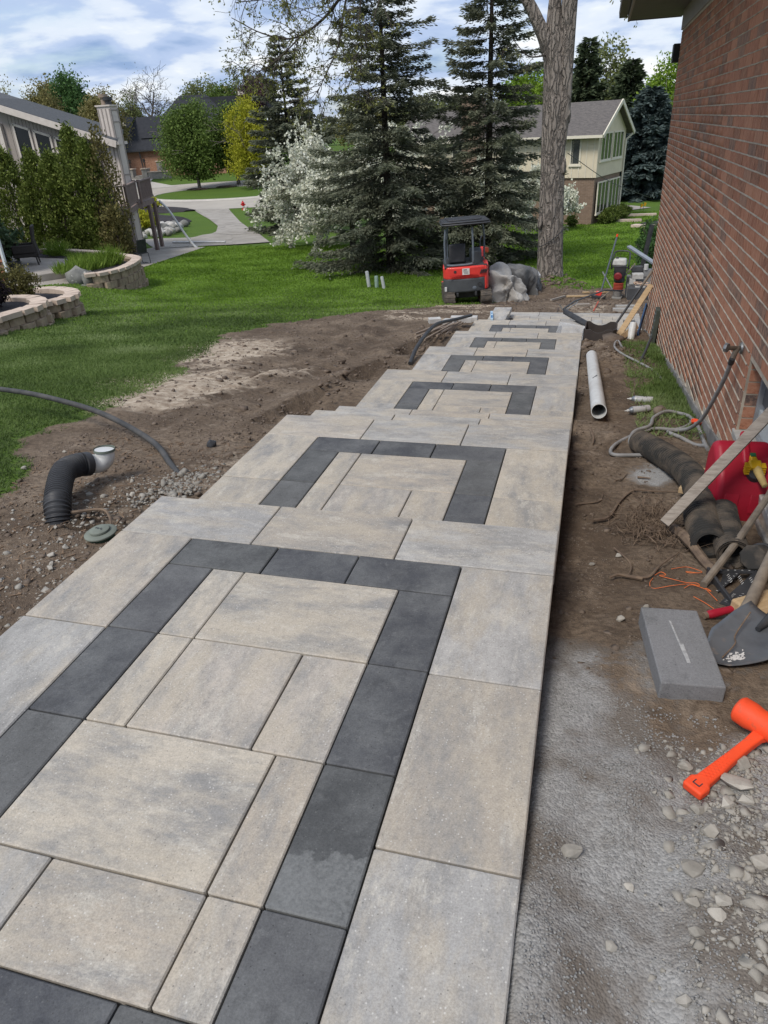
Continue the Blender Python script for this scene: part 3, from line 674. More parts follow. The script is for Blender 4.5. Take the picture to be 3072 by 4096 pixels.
# corrugated pipes
def corr(q, pts, r, pitch=.027, amp=.0100, n=20, inner=True):
    P = catmull(pts, 10); L = [0.0]
    for a, b in zip(P, P[1:]): L.append(L[-1]+(b-a).length)
    m = int(L[-1]/pitch*4); out = []; rr = []
    for i in range(m+1):
        s = L[-1]*i/m; k = max(0, min(len(P)-2, int(np.searchsorted(L, s)-1))); f = (s-L[k])/max(1e-6, L[k+1]-L[k])
        out.append(P[k].lerp(P[k+1], f)); rr.append(r+amp*(1 if (i % 4) in (0, 1) else -1))
    q.tube(out, rr, n, cap=False)
    if inner:
        q.tube(out[-14:], [x-.008 for x in rr[-14:]], n, cap=False)
        # rim that joins the outer and inner skins
        b = len(q.v); 
    return q
def corr_pipe(name, lab, pts, r, m=M_MUD, **k):
    t = thing(name, lab, 'pipe', (pts[0][0], pts[0][1], pts[0][2]-r)); lo = Vector(t.location); q = MB(); corr(q, [Vector(p)-lo for p in pts], r, **k); q.obj('corrugated_wall', m, t, smooth=60); 
    e = Vector(pts[-1])-lo; d = (Vector(pts[-1])-Vector(pts[-2])).normalized()
    q = MB(); q.lathe([(r*.97, -.16), (r*.97, -.159)], 16, Matrix.Translation(e) @ d.to_track_quat('Z', 'Y').to_matrix().to_4x4()); q.obj('dark_inside', M_BLK, t)
    return t
corr_pipe('corrugated_pipe', 'long muddy corrugated drain pipe bending towards the camera, open end up front', [gz(x, y, .082) for x, y in [(.47, 5.22), (.58, 4.86), (.70, 4.48), (.735, 4.05), (.69, 3.68), (.69, 3.32)]], .078)
corr_pipe('corrugated_pipe', 'shorter corrugated pipe half hidden behind the wooden handle, under the red can', [gz(x, y, .072) for x, y in [(.84, 3.95), (.80, 3.6), (.785, 3.22)]], .068)
if 0: corr_pipe('corrugated_pipe', 'corrugated pipe stub tucked against the wall under the red can', [gz(x, y, .062) for x, y in [(.95, 4.05), (.94, 3.8), (.93, 3.55)]], .058, m=M_BLK)
t_ = thing('pipe_fitting', 'black ribbed plastic pipe fitting with a torn mouth beside the pipes', 'pipe fitting', gz(.915, 3.24, .07), rot=(R(68), 0, R(-34)))
q = MB(); q.lathe([(.058, .02), (.062, .03), (.062, .13), (.056, .135)], 8); q.obj('octagonal_body', M_MUD, t_, smooth=20)
q = MB(); q.lathe([(.066, .0), (.068, .008), (.066, .022), (.05, .024)], 20); q.obj('collar', M_BLK, t_)
q = MB(); n = 18; vs = []
for z, r in ((0, .046), (-.07, .046), (-.07, .042), (0, .042)):
    for j in range(n): vs.append((r*math.cos(2*PI*j/n), r*math.sin(2*PI*j/n), z-(.02*math.sin(j*2.1) if z else 0)))
q.add(vs, [(i*n+j, i*n+(j+1) % n, (i+1)*n+(j+1) % n, (i+1)*n+j) for i in range(3) for j in range(n)]); q.obj('torn_spigot', M_MUD, t_)

# red fuel can
gc = thing('fuel_can', 'red plastic fuel can with yellow spout sitting on black drain pipes', 'fuel can', (.895, 3.93, -.515), rot=(R(-5), R(3), R(10)))
gc.scale = (1.15, 1.05, 1.18)
Mx = Matrix(((0, 0, 1), (1, 0, 0), (0, 1, 0))).to_4x4()
q = MB(); q.prism([(-.115, .03), (-.10, 0), (.10, 0), (.12, .03), (.125, .33), (.09, .40), (.03, .405), (-.09, .285), (-.12, .23)], -.135, .135, Mx)
q.obj('body', M_RED, gc, bev=.048, seg=5, smooth=60)
q = MB(); q.prism([(.07, .36), (.07, .455), (-.01, .385), (-.06, .335), (-.055, .27)], -.020, .020, Mx); q.obj('handle', M_RED, gc, bev=.012, seg=3, smooth=60)
for s in (-1, 1):
    q = MB(); q.prism([(-.122, .10), (-.122, .19), (-.112, .205), (-.112, .09)], s*.06-.035, s*.06+.035, Mx); q.obj('panel_rib', M_RED, gc, bev=.006)
mm = Matrix.Translation((.03, -.085, .282)) @ Matrix.Rotation(R(42), 4, 'X')
q = MB(); q.lathe([(.036, -.01), (.038, .0), (.038, .026), (.034, .03)], 22, mm); q.obj('screw_cap', M_BLK, gc)
q = MB(); q.box((.022, -.085, .325), (.055, .045, .045), (R(42), 0, 0)); q.box((.022, -.06, .345), (.03, .05, .03), (R(20), 0, 0)); y_ = q.obj('spout_head', M_YEL, gc, bev=.006)
for k in range(4):
    for s in (-1, 1):
        q = MB(); q.box((.022+s*.036, -.10+.0, .300+.011*k), (.022, .03, .006), (R(30), 0, 0)); q.obj('grip_fin', M_YEL, y_)
q = MB(); q.box((.022, -.045, .365), (.024, .022, .012), (R(30), 0, 0)); q.obj('button', mat('green_plastic', (.02, .12, .05), (.02, .1, .04), 5, .5, 0), gc)
q = MB(); q.lathe([(.019, 0), (.020, .02), (.016, .075), (.013, .11), (.009, .112)], 14, Matrix.Translation((.03, -.10, .318)) @ Matrix.Rotation(R(118), 4, 'X') @ Matrix.Rotation(R(8), 4, 'Y')); q.obj('nozzle', M_SPOUT, gc)

# lumber and handles leaning
q = MB(); q.beam((.49, 3.50, Tz(.49, 3.50)+.095), (1.0, 3.84, .265), .055, .038, R(35)); tag(q.obj('weathered_board', M_WOODW, bev=.003), 'grey weathered board leaning across the red fuel can to the window', 'board')
q = MB(); q.tube([(.615, 2.92, Tz(.615, 2.92)+.012), (.80, 3.27, -.255), (.985, 3.62, -.165), (1.0, 3.66, -.155)], [.017, .0175, .018, .017], 10); tag(q.obj('wooden_handle', M_STICK), 'brown wooden tool handle leaning in front of the open corrugated pipes', 'tool handle')
q = MB(); q.prism([(0, 0), (.085, 0), (.085, .13), (.06, .13), (.06, .16), (.085, .16), (.085, .36), (0, .36)], 0, .035); tag(q.obj('wood_offcut', M_WOOD, loc=gz(.63, 4.16, .035), rot=(0, 0, R(-22)), bev=.002, smooth=0), 'notched pale lumber offcut under the weathered board beside the muddy pipe', 'wood')
q = MB(); q.box((0, 0, .045), (.24, .13, .085)); tag(q.obj('wood_block', M_WOOD, loc=gz(.80, 2.66, -.01), rot=(0, R(4), R(38)), bev=.008, smooth=0), 'chunky pale wood block behind the shovel socket', 'wood')
t_ = thing('red_grip_tool', 'dusty red plastic tool handle lying on the soil before the wood block', 'tool handle', gz(.57, 2.58, .018), rot=(0, R(-4), R(25)))
q = MB(); q.tube(catmull([(0, 0, 0), (.05, 0, .001), (.12, 0, .004), (.19, .0, .006)], 4), [.014]*2+[.018, .0185, .018, .017, .016, .0155, .015, .015, .015, .015, .014][:11], 12); q.obj('grip', M_RED, t_)
q = MB(); q.tube([(-.003, 0, 0), (.012, 0, 0)], .0150, 12); q.obj('end_cap', M_ROOT, t_)

# shovel
sh = thing('shovel', 'steel shovel with white paint on its blade leaning at the right edge', 'shovel', gz(.55, 2.18, .0))
lo_ = Vector(sh.location); V = []; nu, nv = 15, 13
tip = Vector(gz(.535, 2.155, .012)); root = Vector(gz(.80, 2.50, .085)); ax = (root-tip); Ls = ax.length; ax.normalize(); sd_ = ax.cross(Vector((0, 0, 1))).normalized(); up_ = sd_.cross(ax)
for i in range(nu):
    u = i/(nu-1); hw = .115*min(1, (u/.42)**.55)*(1 if u < .8 else 1-.12*(u-.8)/.2)
    for j in range(nv):
        v = j/(nv-1)*2-1
        V.append(tip+ax*(u*Ls)+sd_*(v*hw)+up_*(.030*v*v*u+.012*math.sin(u*PI)*(-1)+.018*math.exp(-(v*5)**2)*max(0, u-.45))-lo_)
q = MB(); q.add(V, [(i*nv+j, i*nv+j+1, (i+1)*nv+j+1, (i+1)*nv+j) for i in range(nu-1) for j in range(nv-1)])
bl = q.obj('blade', M_STEEL, sh, smooth=60); sm = bl.modifiers.new('solid', 'SOLIDIFY'); sm.thickness = .003
e0 = root-lo_
q = MB(); q.tube([e0-ax*.13+up_*.01, e0-ax*.02+up_*.022, e0+Vector((.02, .03, .13)), e0+Vector((.03, .045, .20))], [.010, .022, .026, .024], 12); q.obj('socket', M_DARKM, sh)
q = MB(); q.tube([e0+Vector((.028, .042, .18)), e0+Vector((.10, .16, .75))], .019, 10); q.obj('handle', M_STICK, sh)
q = MB(); V = []
for k in range(70):
    u = .24+.045*random.gauss(0, 1); v = .36+.13*random.gauss(0, 1)
    p = tip+ax*(u*Ls)+sd_*(v*.085)+up_*(.030*v*v*u-.012*math.sin(u*PI)+.0045)-lo_; q.box(p, (random.uniform(.004, .016), random.uniform(.003, .006), .001), (ax.to_track_quat('X', 'Z').to_matrix() @ Matrix.Rotation(random.uniform(-.5, .5), 3, 'Z')))
q.obj('white_paint', mat('white_paint_splash', (.66, .65, .62), (.5, .48, .46), 20, .7, .2), sh)
q = MB(); q.tube(catmull([tip+ax*.04+sd_*.01+up_*.012, tip+ax*.14+sd_*.0+up_*.02, tip+ax*.20-sd_*.03+up_*.016, tip+ax*.33-sd_*.05+up_*.05], 6), .0028, 6); tag(q.obj('twig', M_ROOT), 'thin brown twig lying on the steel shovel blade', 'twig')
q = MB(); q.tube([gz(.645, 2.40, .02), gz(.74, 2.62, .10), gz(.88, 2.95, .27)], [.030, .026, .022], 12); tag(q.obj('wooden_handle', M_STICK), 'thick grey wooden handle end beside the shovel blade', 'tool handle')

# speed square
sq = thing('speed_square', 'black triangular speed square with white markings lying by the pipes', 'square tool', (.655, 3.08, -.325), rot=(R(-8), R(-2), R(2)))
A, B_, C_ = Vector((0, 0, 0)), Vector((.285, .03, 0)), Vector((.045, -.36, 0))
up = Vector((0, 0, 1))
q = MB(); q.beam(A, C_, .014, .045); q.obj('fence', M_BLK, sq, bev=.003)
q = MB(); q.beam(A, B_, .034, .008); hd = (C_-B_).normalized(); hn = Vector((hd.y, -hd.x, 0)); hn = hn if hn.dot(A-B_) > 0 else -hn
q.prism([tuple((B_)[:2]), tuple((C_)[:2]), tuple((C_+hn*.062)[:2]), tuple((B_+hn*.062)[:2])], -.003, .003)
i0, i1 = B_.lerp(C_, .10)+hn*.105, B_.lerp(C_, .80)+hn*.105
q.prism([tuple((A+Vector((.06, -.03, 0)))[:2]), tuple(i1[:2]), tuple(i0[:2])], -.0027, .0027)
q.obj('plate', M_BLK, sq, smooth=0)
M_WP = mat('white_print', (.62, .62, .60), (.5, .5, .48), 20, .7, 0)
q = MB()
for k in range(8): q.box(A.lerp(B_, .10+.11*k)+Vector((0, .006, .0045)), (.008, .0035, .0006))
for r_ in range(5):
    for c_ in range(3):
        p = A+Vector((.075+.045*c_, -.045-.018*r_-.012*c_, .0031))
        if c_ < 3-r_*.45: q.beam(p, p+hd*-.026, .0022, .0005)
for k in range(9): q.beam(i1.lerp(i0, .05+.10*k)+up*.0031+hn*.006, i1.lerp(i0, .05+.10*k)+up*.0031+hn*.013, .003, .0005)
q.obj('graduation', M_WP, sq, smooth=0)
for body, off, fr in (('1  2  3  4 5 6 7 8', .040, .95), ('1    2    3    4    5    6', .014, .95)):
    fc = bpy.data.curves.new('numerals', 'FONT'); fc.body = body; fc.size = .015; fo = bpy.data.objects.new('numerals', fc); COL.objects.link(fo); bpy.context.view_layer.update()
    nm = bpy.data.meshes.new_from_object(fo.evaluated_get(bpy.context.evaluated_depsgraph_get())); bpy.data.objects.remove(fo)
    no = bpy.data.objects.new('numerals', nm); nm.materials.append(M_WP); link(no, sq); no.location = B_.lerp(C_, fr)+hn*off+up*.0034; no.rotation_euler = (0, 0, math.atan2(-hd.y, -hd.x))

# loose charcoal block, hammer
q = MB(); q.box((0, 0, .038), (.205, .43, .078)); bb = q.obj('loose_paver', M_DK, loc=gz(.418, 2.16, .004), rot=(R(-1), R(1), R(6)), bev=.005, smooth=0); bb.color = (.20, .20, .203, 1); tag(bb, 'grey charcoal paver lying loose in the gravel beside the shovel', 'paver')
q = MB(); q.beam((.393, 2.29, bb.location.z+.0788), (.428, 2.10, bb.location.z+.0785), .006, .0012); q.beam((.438, 2.06, bb.location.z+.0785), (.423, 2.16, bb.location.z+.079), .012, .0012)
ck = q.obj('chalk_line', mat('chalk', (.42, .42, .41), (.25, .25, .25), 60, .95, .2), smooth=0); ck.parent = bb; ck.matrix_parent_inverse = Matrix.LocRotScale(bb.location, bb.rotation_euler.to_quaternion(), None).inverted()
hm = thing('hammer', 'fluorescent orange dead blow hammer lying on the rubble', 'hammer', gz(.412, 1.547, .012), rot=(0, R(-5), R(48)))
q = MB(); q.prism([(-.02, -.030), (.02, -.032), (.03, -.022), (.09, -.020), (.15, -.017), (.24, -.016), (.285, -.018), (.30, -.026), (.30, .026), (.285, .018), (.24, .016), (.15, .017), (.09, .020), (.03, .022), (.02, .032), (-.02, .030)], 0, .030); q.obj('handle', M_ORANGE, hm, bev=.007, seg=3)
q = MB(); q.lathe([(.038, -.092), (.043, -.086), (.044, -.05), (.040, -.03), (.040, .03), (.044, .05), (.043, .086), (.038, .092)], 22, Matrix.Translation((.325, 0, .034)) @ Matrix.Rotation(PI/2, 4, 'X')); q.obj('head', M_ORANGE, hm)
q = MB()
for k in range(9):
    for s in (-1, 1): q.beam((.035+.012*k, -.016, .0302), (.055+.012*k, .016, .0302), .0018, .0014) if s > 0 else q.beam((.055+.012*k, -.016, .0302), (.035+.012*k, .016, .0302), .0018, .0014)
q.obj('grip_knurl', M_ORANGE, hm, smooth=0)
q = MB(); q.box((.0, 0, .0302), (.004, .022, .0012)); q.box((.008, -.010, .0302), (.014, .003, .0012)); q.box((.008, .010, .0302), (.014, .003, .0012)); q.obj('moulded_mark', M_DARKM, hm, smooth=0)

# string and roots
q = MB()
for pts in ([(.42, 3.04), (.45, 3.07), (.47, 3.05), (.44, 3.03), (.50, 2.99), (.55, 2.97), (.59, 2.95), (.60, 2.93), (.56, 2.95), (.48, 2.90), (.40, 2.88), (.39, 2.94), (.41, 3.01)], [(.50, 3.11), (.55, 3.15), (.59, 3.17), (.64, 3.12), (.58, 3.09), (.57, 3.12), (.62, 3.10)], [(.53, 2.88), (.57, 2.92), (.64, 2.87), (.62, 2.89), (.65, 2.77)], [(.56, 2.80), (.60, 2.73), (.65, 2.66)]):
    q.tube(catmull([gz(x, y, .006+.004*math.sin(i*2.3)) for i, (x, y) in enumerate(pts)], 6), .0014, 5)
tag(q.obj('orange_string', M_TWINE), 'tangle of thin orange string on the soil beside the wooden handle', 'string')
def twig(pts, r, lab, h=.01, name='root'):
    q = MB(); P = catmull([gz(x, y, h+random.uniform(0, .01)) for x, y in pts], 6); k = len(P)
    q.tube(P, [r*(1-.6*i/k) for i in range(k)], 6); tag(q.obj(name, M_ROOT), lab, 'root')
twig([(.13, 3.62), (.22, 3.73), (.29, 4.01), (.38, 4.2), (.50, 4.22), (.64, 4.26)], .010, 'long bent tree root across the soil towards the wood offcut', .012)
twig([(.36, 2.98), (.30, 2.985), (.25, 2.98), (.21, 2.93)], .011, 'short thick root with a pale broken end near the orange string', .012)
twig([(.24, 3.31), (.31, 3.14), (.30, 3.02), (.25, 2.99)], .006, 'curved thin root joining the broken root from behind')
twig([(.36, 3.0), (.40, 3.02), (.45, 3.12), (.55, 3.29)], .008, 'straight root running up to the pipes behind the orange string')
twig([(.03, 3.85), (.17, 3.96), (.19, 4.12)], .006, 'small curved root close to the path edge')
twig([(.27, 4.37), (.32, 4.48), (.36, 4.61)], .005, 'thin straight twig on the pale gravel patch')
twig([(.11, 5.64), (.135, 5.4), (.13, 5.25)], .012, 'stubby upright root by the white pipe mouth', .02)
twig([(.42, 4.52), (.46, 4.51), (.50, 4.50)], .008, 'short dark splinter on the pale gravel patch')
V = []; q = MB()
for k in range(420):
    x = random.gauss(.47, .10); y = random.gauss(3.68, .17); a = random.uniform(0, 2*PI); l = random.uniform(.04, .16)
    P = [gz(x, y, random.uniform(.0, .02))]
    for s in range(3):
        a += random.uniform(-.8, .8); x += math.cos(a)*l/3; y += math.sin(a)*l/3; P.append(gz(x, y, random.uniform(.0, .075)))
    q.tube(P, random.uniform(.0008, .0026), 4, cap=False)
tag(q.obj('root_tangle', M_ROOT), 'matted tangle of fine brown roots before the open pipe', 'roots', kind='stuff')
q = MB(); q.tube(catmull([gz(.56, 3.62, .03), gz(.60, 3.42, .05), gz(.66, 3.22, .03), gz(.70, 3.08, .02)], 6), [.030]*8+[.024]*11, 8); tag(q.obj('root', M_ROOT), 'thick barky root stump beneath the open pipe end', 'root')

# green-grey ribbed post against the wall
t_ = thing('ribbed_post', 'green grey ribbed plastic post leaning against the brick wall', 'post', gz(.955, 10.9, -.02), rot=(0, R(3.5), 0))
M_GRN = mat('green_grey_plastic', (.075, .085, .068), (.045, .052, .042), 6, .7, .3)
q = MB(); q.box((0, 0, .26), (.06, .24, .52)); q.obj('channel', M_GRN, t_, bev=.006)
for k in range(5): 
    q = MB(); q.box((-.032, -.06, .06+.10*k), (.012, .10, .008)); q.obj('rib', M_STEEL, t_)
q = MB(); q.tube(catmull([gz(.70, 9.2, .01), gz(.76, 9.35, .10), gz(.80, 9.5, .20), gz(.83, 9.6, .27)], 5), .017, 8); tag(q.obj('black_tube', M_BLK), 'short black plastic tube poking out of the soil near the wall', 'tube')

# catch basin box and tools at the foot of the steps
cb = thing('catch_basin', 'dark brown plastic catch basin box with scooped rim at the path end', 'box', (.22, 11.35, -1.50), R(-3))
q = MB(); P = [(-.23, -.26), (.20, -.26), (.25, -.20), (.25, .2), (.2, .26), (-.23, .26)]
def wallseg(q, a, b, z0, zs, th=.014):
    a = Vector((a[0], a[1], 0)); b = Vector((b[0], b[1], 0)); n = len(zs)-1; d = (b-a).normalized(); nn = Vector((-d.y, d.x, 0))*th
    vs = []
    for i, z in enumerate(zs):
        p = a.lerp(b, i/n)
        for o in (Vector((0, 0, 0)), nn):
            vs += [p+o+Vector((0, 0, z0)), p+o+Vector((0, 0, z))]
    fs = []
    for i in range(n):
        k = i*4; fs += [(k, k+4, k+5, k+1), (k+2, k+3, k+7, k+6), (k+1, k+5, k+7, k+3), (k, k+2, k+6, k+4)]
    fs += [(0, 1, 3, 2), (n*4, n*4+2, n*4+3, n*4+1)]
    q.add(vs, fs)
for i in range(6):
    a, b_ = P[i], P[(i+1) % 6]; long_ = math.dist(a, b_) > .2
    wallseg(q, a, b_, -.10, [.24, .24, .24, .21, .19, .19, .21, .24, .24, .24] if (i == 0) else ([.24, .24, .20, .18, .18, .20, .24, .24] if long_ else [.24, .24]))
q.obj('shell', mat('dark_brown_plastic', (.065, .054, .048), (.048, .041, .038), 6, .55, .2), cb, smooth=20)
q = MB(); q.prism(P, -.08, -.06); q.obj('floor', M_BLK, cb, smooth=0)
t_ = thing('long_handled_shovel', 'black long handled shovel leaning from the catch basin to the wall', 'shovel', (.42, 12.7, -1.72))
lo_ = Vector(t_.location)
q = MB(); q.tube([Vector((.40, 12.55, -1.70))-lo_, Vector((1.0, 13.0, -.75))-lo_], .020, 10); q.obj('shaft', M_DARKM, t_)
q = MB(); q.tube([Vector((.86, 12.895, -.97))-lo_, Vector((1.02, 13.015, -.72))-lo_], .022, 10); q.obj('grip', M_STICK, t_)
q = MB(); q.box(Vector((.36, 12.5, -1.75))-lo_, (.2, .24, .02), (R(20), R(20), 0)); q.obj('blade', M_DARKM, t_)
q = MB(); q.beam((.52, 11.72, Tz(.5, 11.7)+.04), (.985, 12.72, -.93), .085, .036, R(20)); tag(q.obj('lumber_board', M_WOOD, bev=.002), 'pale lumber board leaning on the wall behind the catch basin', 'board')
q = MB(); q.beam((.52, 11.3, Tz(.5, 11.3)+.04), (.80, 12.1, -1.45), .085, .036, R(60)); tag(q.obj('lumber_board', M_WOOD, bev=.002), 'short pale lumber offcut lying beside the catch basin', 'board')
q = MB(); q.tube([(.69, 11.55, Tz(.7, 11.5)-.05), (.72, 11.7, -1.30)], .055, 16); tag(q.obj('pipe_stub', M_PVC), 'short white plastic pipe standing upright between boards and wall', 'pipe')
q = MB(); q.beam((.83, 12.05, Tz(.8, 12)+.02), (.99, 13.22, -1.36), .065, .026, R(75)); tag(q.obj('spirit_level', mat('blue_painted_metal', (.02, .075, .17), (.018, .06, .14), 6, .45, .1), bev=.003), 'blue spirit level leaning on the brick corner', 'level')

# sheet of crumpled clear plastic and shovel scoop on the last landing
t_ = thing('scoop_shovel', 'black scoop shovel lying upside down over the path end', 'shovel', (-.10, 13.2, -1.69))
lo_ = Vector(t_.location); V = []; nu, nv = 12, 9
for i in range(nu):
    u = i/(nu-1)
    for j in range(nv):
        v = j/(nv-1)*2-1; V.append(Vector((-.42+.62*u, 13.75-.95*u+v*.15, -1.62-.10*u+.07*(1-v*v)))-lo_)
q = MB(); q.add(V, [(i*nv+j, i*nv+j+1, (i+1)*nv+j+1, (i+1)*nv+j) for i in range(nu-1) for j in range(nv-1)]); o_ = q.obj('scoop', M_DARKM, t_, smooth=60); sm = o_.modifiers.new('s', 'SOLIDIFY'); sm.thickness = .006
q = MB(); q.tube([Vector((-.42, 13.75, -1.57))-lo_, Vector((-.25, 14.8, -1.66))-lo_, Vector((.35, 17.6, -2.02))-lo_, Vector((.80, 18.55, -2.22))-lo_], .018, 8); q.obj('handle', M_DARKM, t_)
q = MB(); q.tube([Vector((-.50, 13.8, -1.50))-lo_, Vector((-.40, 13.78, -1.64))-lo_], .010, 6); q.tube([Vector((-.40, 13.78, -1.62))-lo_, Vector((-.18, 14.5, -1.60))-lo_], .010, 6); q.obj('brace', M_GALV, t_)
V = []; nu, nv = 18, 14
for i in range(nu):
    for j in range(nv):
        u = i/(nu-1); v = j/(nv-1); x = -.50+.62*u+.05*v; y = 12.0+1.2*v-.35*u
        V.append((x, y, -1.689+.012+max(0, u-.72)*.02+.10*math.exp(-((u-.45)/.16)**2-((v-.35)/.3)**2)+.018*float(fbm(x*6, y*6, 5, 3))-max(0, x-.0)*.9*(1 if x > 0 else 0)))
q = MB(); q.add(V, [(i*nv+j, i*nv+j+1, (i+1)*nv+j+1, (i+1)*nv+j) for i in range(nu-1) for j in range(nv-1)])
m, t, b = newmat('clear_plastic_sheet'); b.inputs['Base Color'].default_value = (.8, .8, .78, 1); b.inputs['Roughness'].default_value = .25
tr = nd(t, 'ShaderNodeBsdfTransparent'); mx = nd(t, 'ShaderNodeMixShader', {0: .30, 1: tr.outputs[0], 2: b.outputs[0]}); t.links.new(mx.outputs[0], t.nodes['Material Output'].inputs[0])
tag(q.obj('plastic_sheet', m, smooth=60), 'crumpled clear plastic sheet on the last landing by the scoop shovel', 'plastic sheet')
# two stacked pale slabs with a level on top
for k, (x0, x1, y0, y1, z) in enumerate([(-1.80, -1.46, 13.40, 13.96, -1.72), (-1.79, -1.45, 13.975, 14.52, -1.725)]):
    o = slab(x0, x1, y0, y1, z, [(.46, .445, .42)], M_PY, h=.08, parent=pobj); o.parent = None; o.name = 'loose_slab'; tag(o, ['pale slab lying past the last step, carrying the blue and white level', 'pale slab beyond the one carrying the level'][k], 'paver', 'pale slabs at the path end')
q = MB()
lev = thing('spirit_level', 'blue and white spirit level lying on a pale slab', 'level', (-1.735, 13.62, -1.718), R(8))
q = MB(); q.box((0, 0, .03), (.05, .62, .05)); q.obj('bar', mat('pale_blue_level', (.42, .55, .66), (.35, .48, .60), 5, .4, 0), lev, bev=.004)
q = MB(); q.box((0, .12, .0565), (.03, .05, .004)); q.box((0, -.14, .0565), (.03, .18, .004)); q.obj('label', mat('blue_print', (.04, .16, .36), (.04, .14, .3), 5, .5, 0), lev)

# things left of the path
wb = [(-2.66, 12.75, 20, 'white concrete block farthest from the path beyond the rods'), (-2.36, 12.62, -8, 'white concrete block standing nearest the rods'), (-2.12, 12.9, 10, 'white concrete block nearest the last landing'), (-2.22, 13.35, 4, 'long white concrete block behind the other blocks')]
for x, y, a, lab in wb:
    q = MB(); q.box((0, 0, .045), (.22 if 'long' not in lab else .5, .16, .09)); tag(q.obj('concrete_block', mat('pale_concrete', (.50, .49, .47), (.40, .39, .375), 8, .9, .3) if 'pale_concrete' not in MATS else MATS['pale_concrete'], loc=gz(x, y, -.005), rot=(0, 0, R(a)), bev=.006, smooth=0), lab, 'block', 'white blocks left of the path')
rods = [(-2.46, 10.35, -2.30, 12.1), (-2.38, 10.45, -2.26, 12.25), (-2.52, 10.6, -2.33, 12.2), (-2.30, 10.25, -2.20, 12.2), (-2.44, 10.9, -2.12, 12.15), (-2.14, 10.75, -2.08, 12.15), (-2.10, 10.85, -2.13, 12.1), (-2.18, 10.6, -2.05, 12.2)]
M_RUST = mat('rusty_steel', (.34, .27, .21), (.22, .17, .13), 20, .8, .3)
for k, (x0, y0, x1, y1) in enumerate(rods):
    q = MB(); q.tube([gz(x0, y0, .05+.02*(k % 3)), gz(x1, y1, .06+.02*(k % 3))], .018, 7); tag(q.obj('steel_rod', M_RUST), 'rusty brown rod left of the lower steps, '+['outermost crossing the bundle', 'second from outside', 'outermost lying lowest', 'inner one of the long four', 'crossing over the long ones', 'short one nearest the path', 'short one second from the path', 'short one third from the path'][k], 'rod', 'bundle of rusty rods')
q = MB(); q.tube(catmull([(-2.10, 8.5, Tz(-2.1, 8.5)-.03), (-2.11, 8.9, -.985), (-2.125, 9.5, -.975), (-2.17, 10.3, -1.05), (-2.19, 11.0, -1.165), (-2.08, 11.7, -1.285), (-1.92, 12.3, -1.36)], 8), .026, 12); tag(q.obj('black_pipe', M_BLK), 'arched black plastic pipe rising from the soil over the rusty rods', 'pipe')
q = MB(); q.tube(catmull([(-2.26, 3.38, Tz(-2.28, 3.4)-.02), (-2.50, 3.62, -.255), (-2.78, 3.9, -.25), (-3.15, 4.13, -.225), (-3.55, 4.32, -.20), (-3.95, 4.45, -.185), (-4.38, 4.58, -.185), (-4.9, 4.7, -.20)], 8), .021, 14); tag(q.obj('black_pipe', mat('dusty_black_pipe', (.035, .036, .037), (.075, .072, .068), 8, .6, .3, 50)), 'dusty black poly pipe rising from the dirt towards the left lawn', 'pipe')
# corrugated elbow
el = thing('drain_elbow', 'black corrugated drain pipe with a white elbow rising from the dirt', 'drain pipe', gz(-2.60, 2.68, -.05))
lo_ = Vector(el.location)
q = MB(); corr(q, [Vector(p)-lo_ for p in [gz(-2.585, 2.65, -.06), (-2.625, 2.72, -.095), (-2.715, 2.87, -.055), (-2.79, 3.02, -.04), (-2.80, 3.13, -.055), (-2.775, 3.19, -.07)]], .064, pitch=.019, amp=.0055, n=24, inner=False); q.obj('corrugated_pipe', M_BLK, el, smooth=60)
q = MB(); q.tube([Vector(p)-lo_ for p in [(-2.78, 3.165, -.062), (-2.768, 3.20, -.073)]], .071, 20); q.obj('coupler', M_BLK, el)
q = MB(); q.tube([p-lo_ for p in catmull([(-2.765, 3.20, -.073), (-2.735, 3.25, -.09), (-2.71, 3.28, -.065), (-2.705, 3.288, -.015)], 6)], .056, 20); wo_ = q.obj('white_elbow', M_PVC, el)
q = MB(); q.tube([Vector(p)-lo_ for p in [(-2.7055, 3.288, -.024), (-2.705, 3.289, -.008)]], .062, 20, cap=False); q.obj('rim', mat('green_rim', (.16, .19, .155), (.12, .14, .12), 8, .7, .1), wo_)
dc = thing('area_drain', 'round grey green drain cover standing in the dirt beside the path', 'drain cover', gz(-2.245, 2.55, .0), rot=(R(2), R(-3), 0))
M_DG = mat('grey_green_plastic', (.19, .21, .175), (.14, .155, .13), 10, .75, .2)
q = MB(); q.lathe([(.062, -.05), (.062, .018), (.040, .02)], 24); q.obj('riser', mat('dark_green_plastic', (.045, .085, .050), (.035, .065, .04), 8, .6, .1), dc)
q = MB(); q.lathe([(.076, .020), (.080, .024), (.080, .030), (.074, .034), (.050, .036)], 28); q.obj('flange', M_DG, dc)
q = MB(); q.lathe([(.048, .0365), (.050, .040), (.049, .048), (.044, .051), (.012, .053)], 24); lidp = q.obj('lid', M_DG, dc)
q = MB()
for k in range(5): q.box((-.02+.010*k, .003*math.sin(k*9), .0533), (.006, .010, .0012))
q.obj('worn_lettering', M_DARKM, lidp, rot=(0, 0, R(-12)))

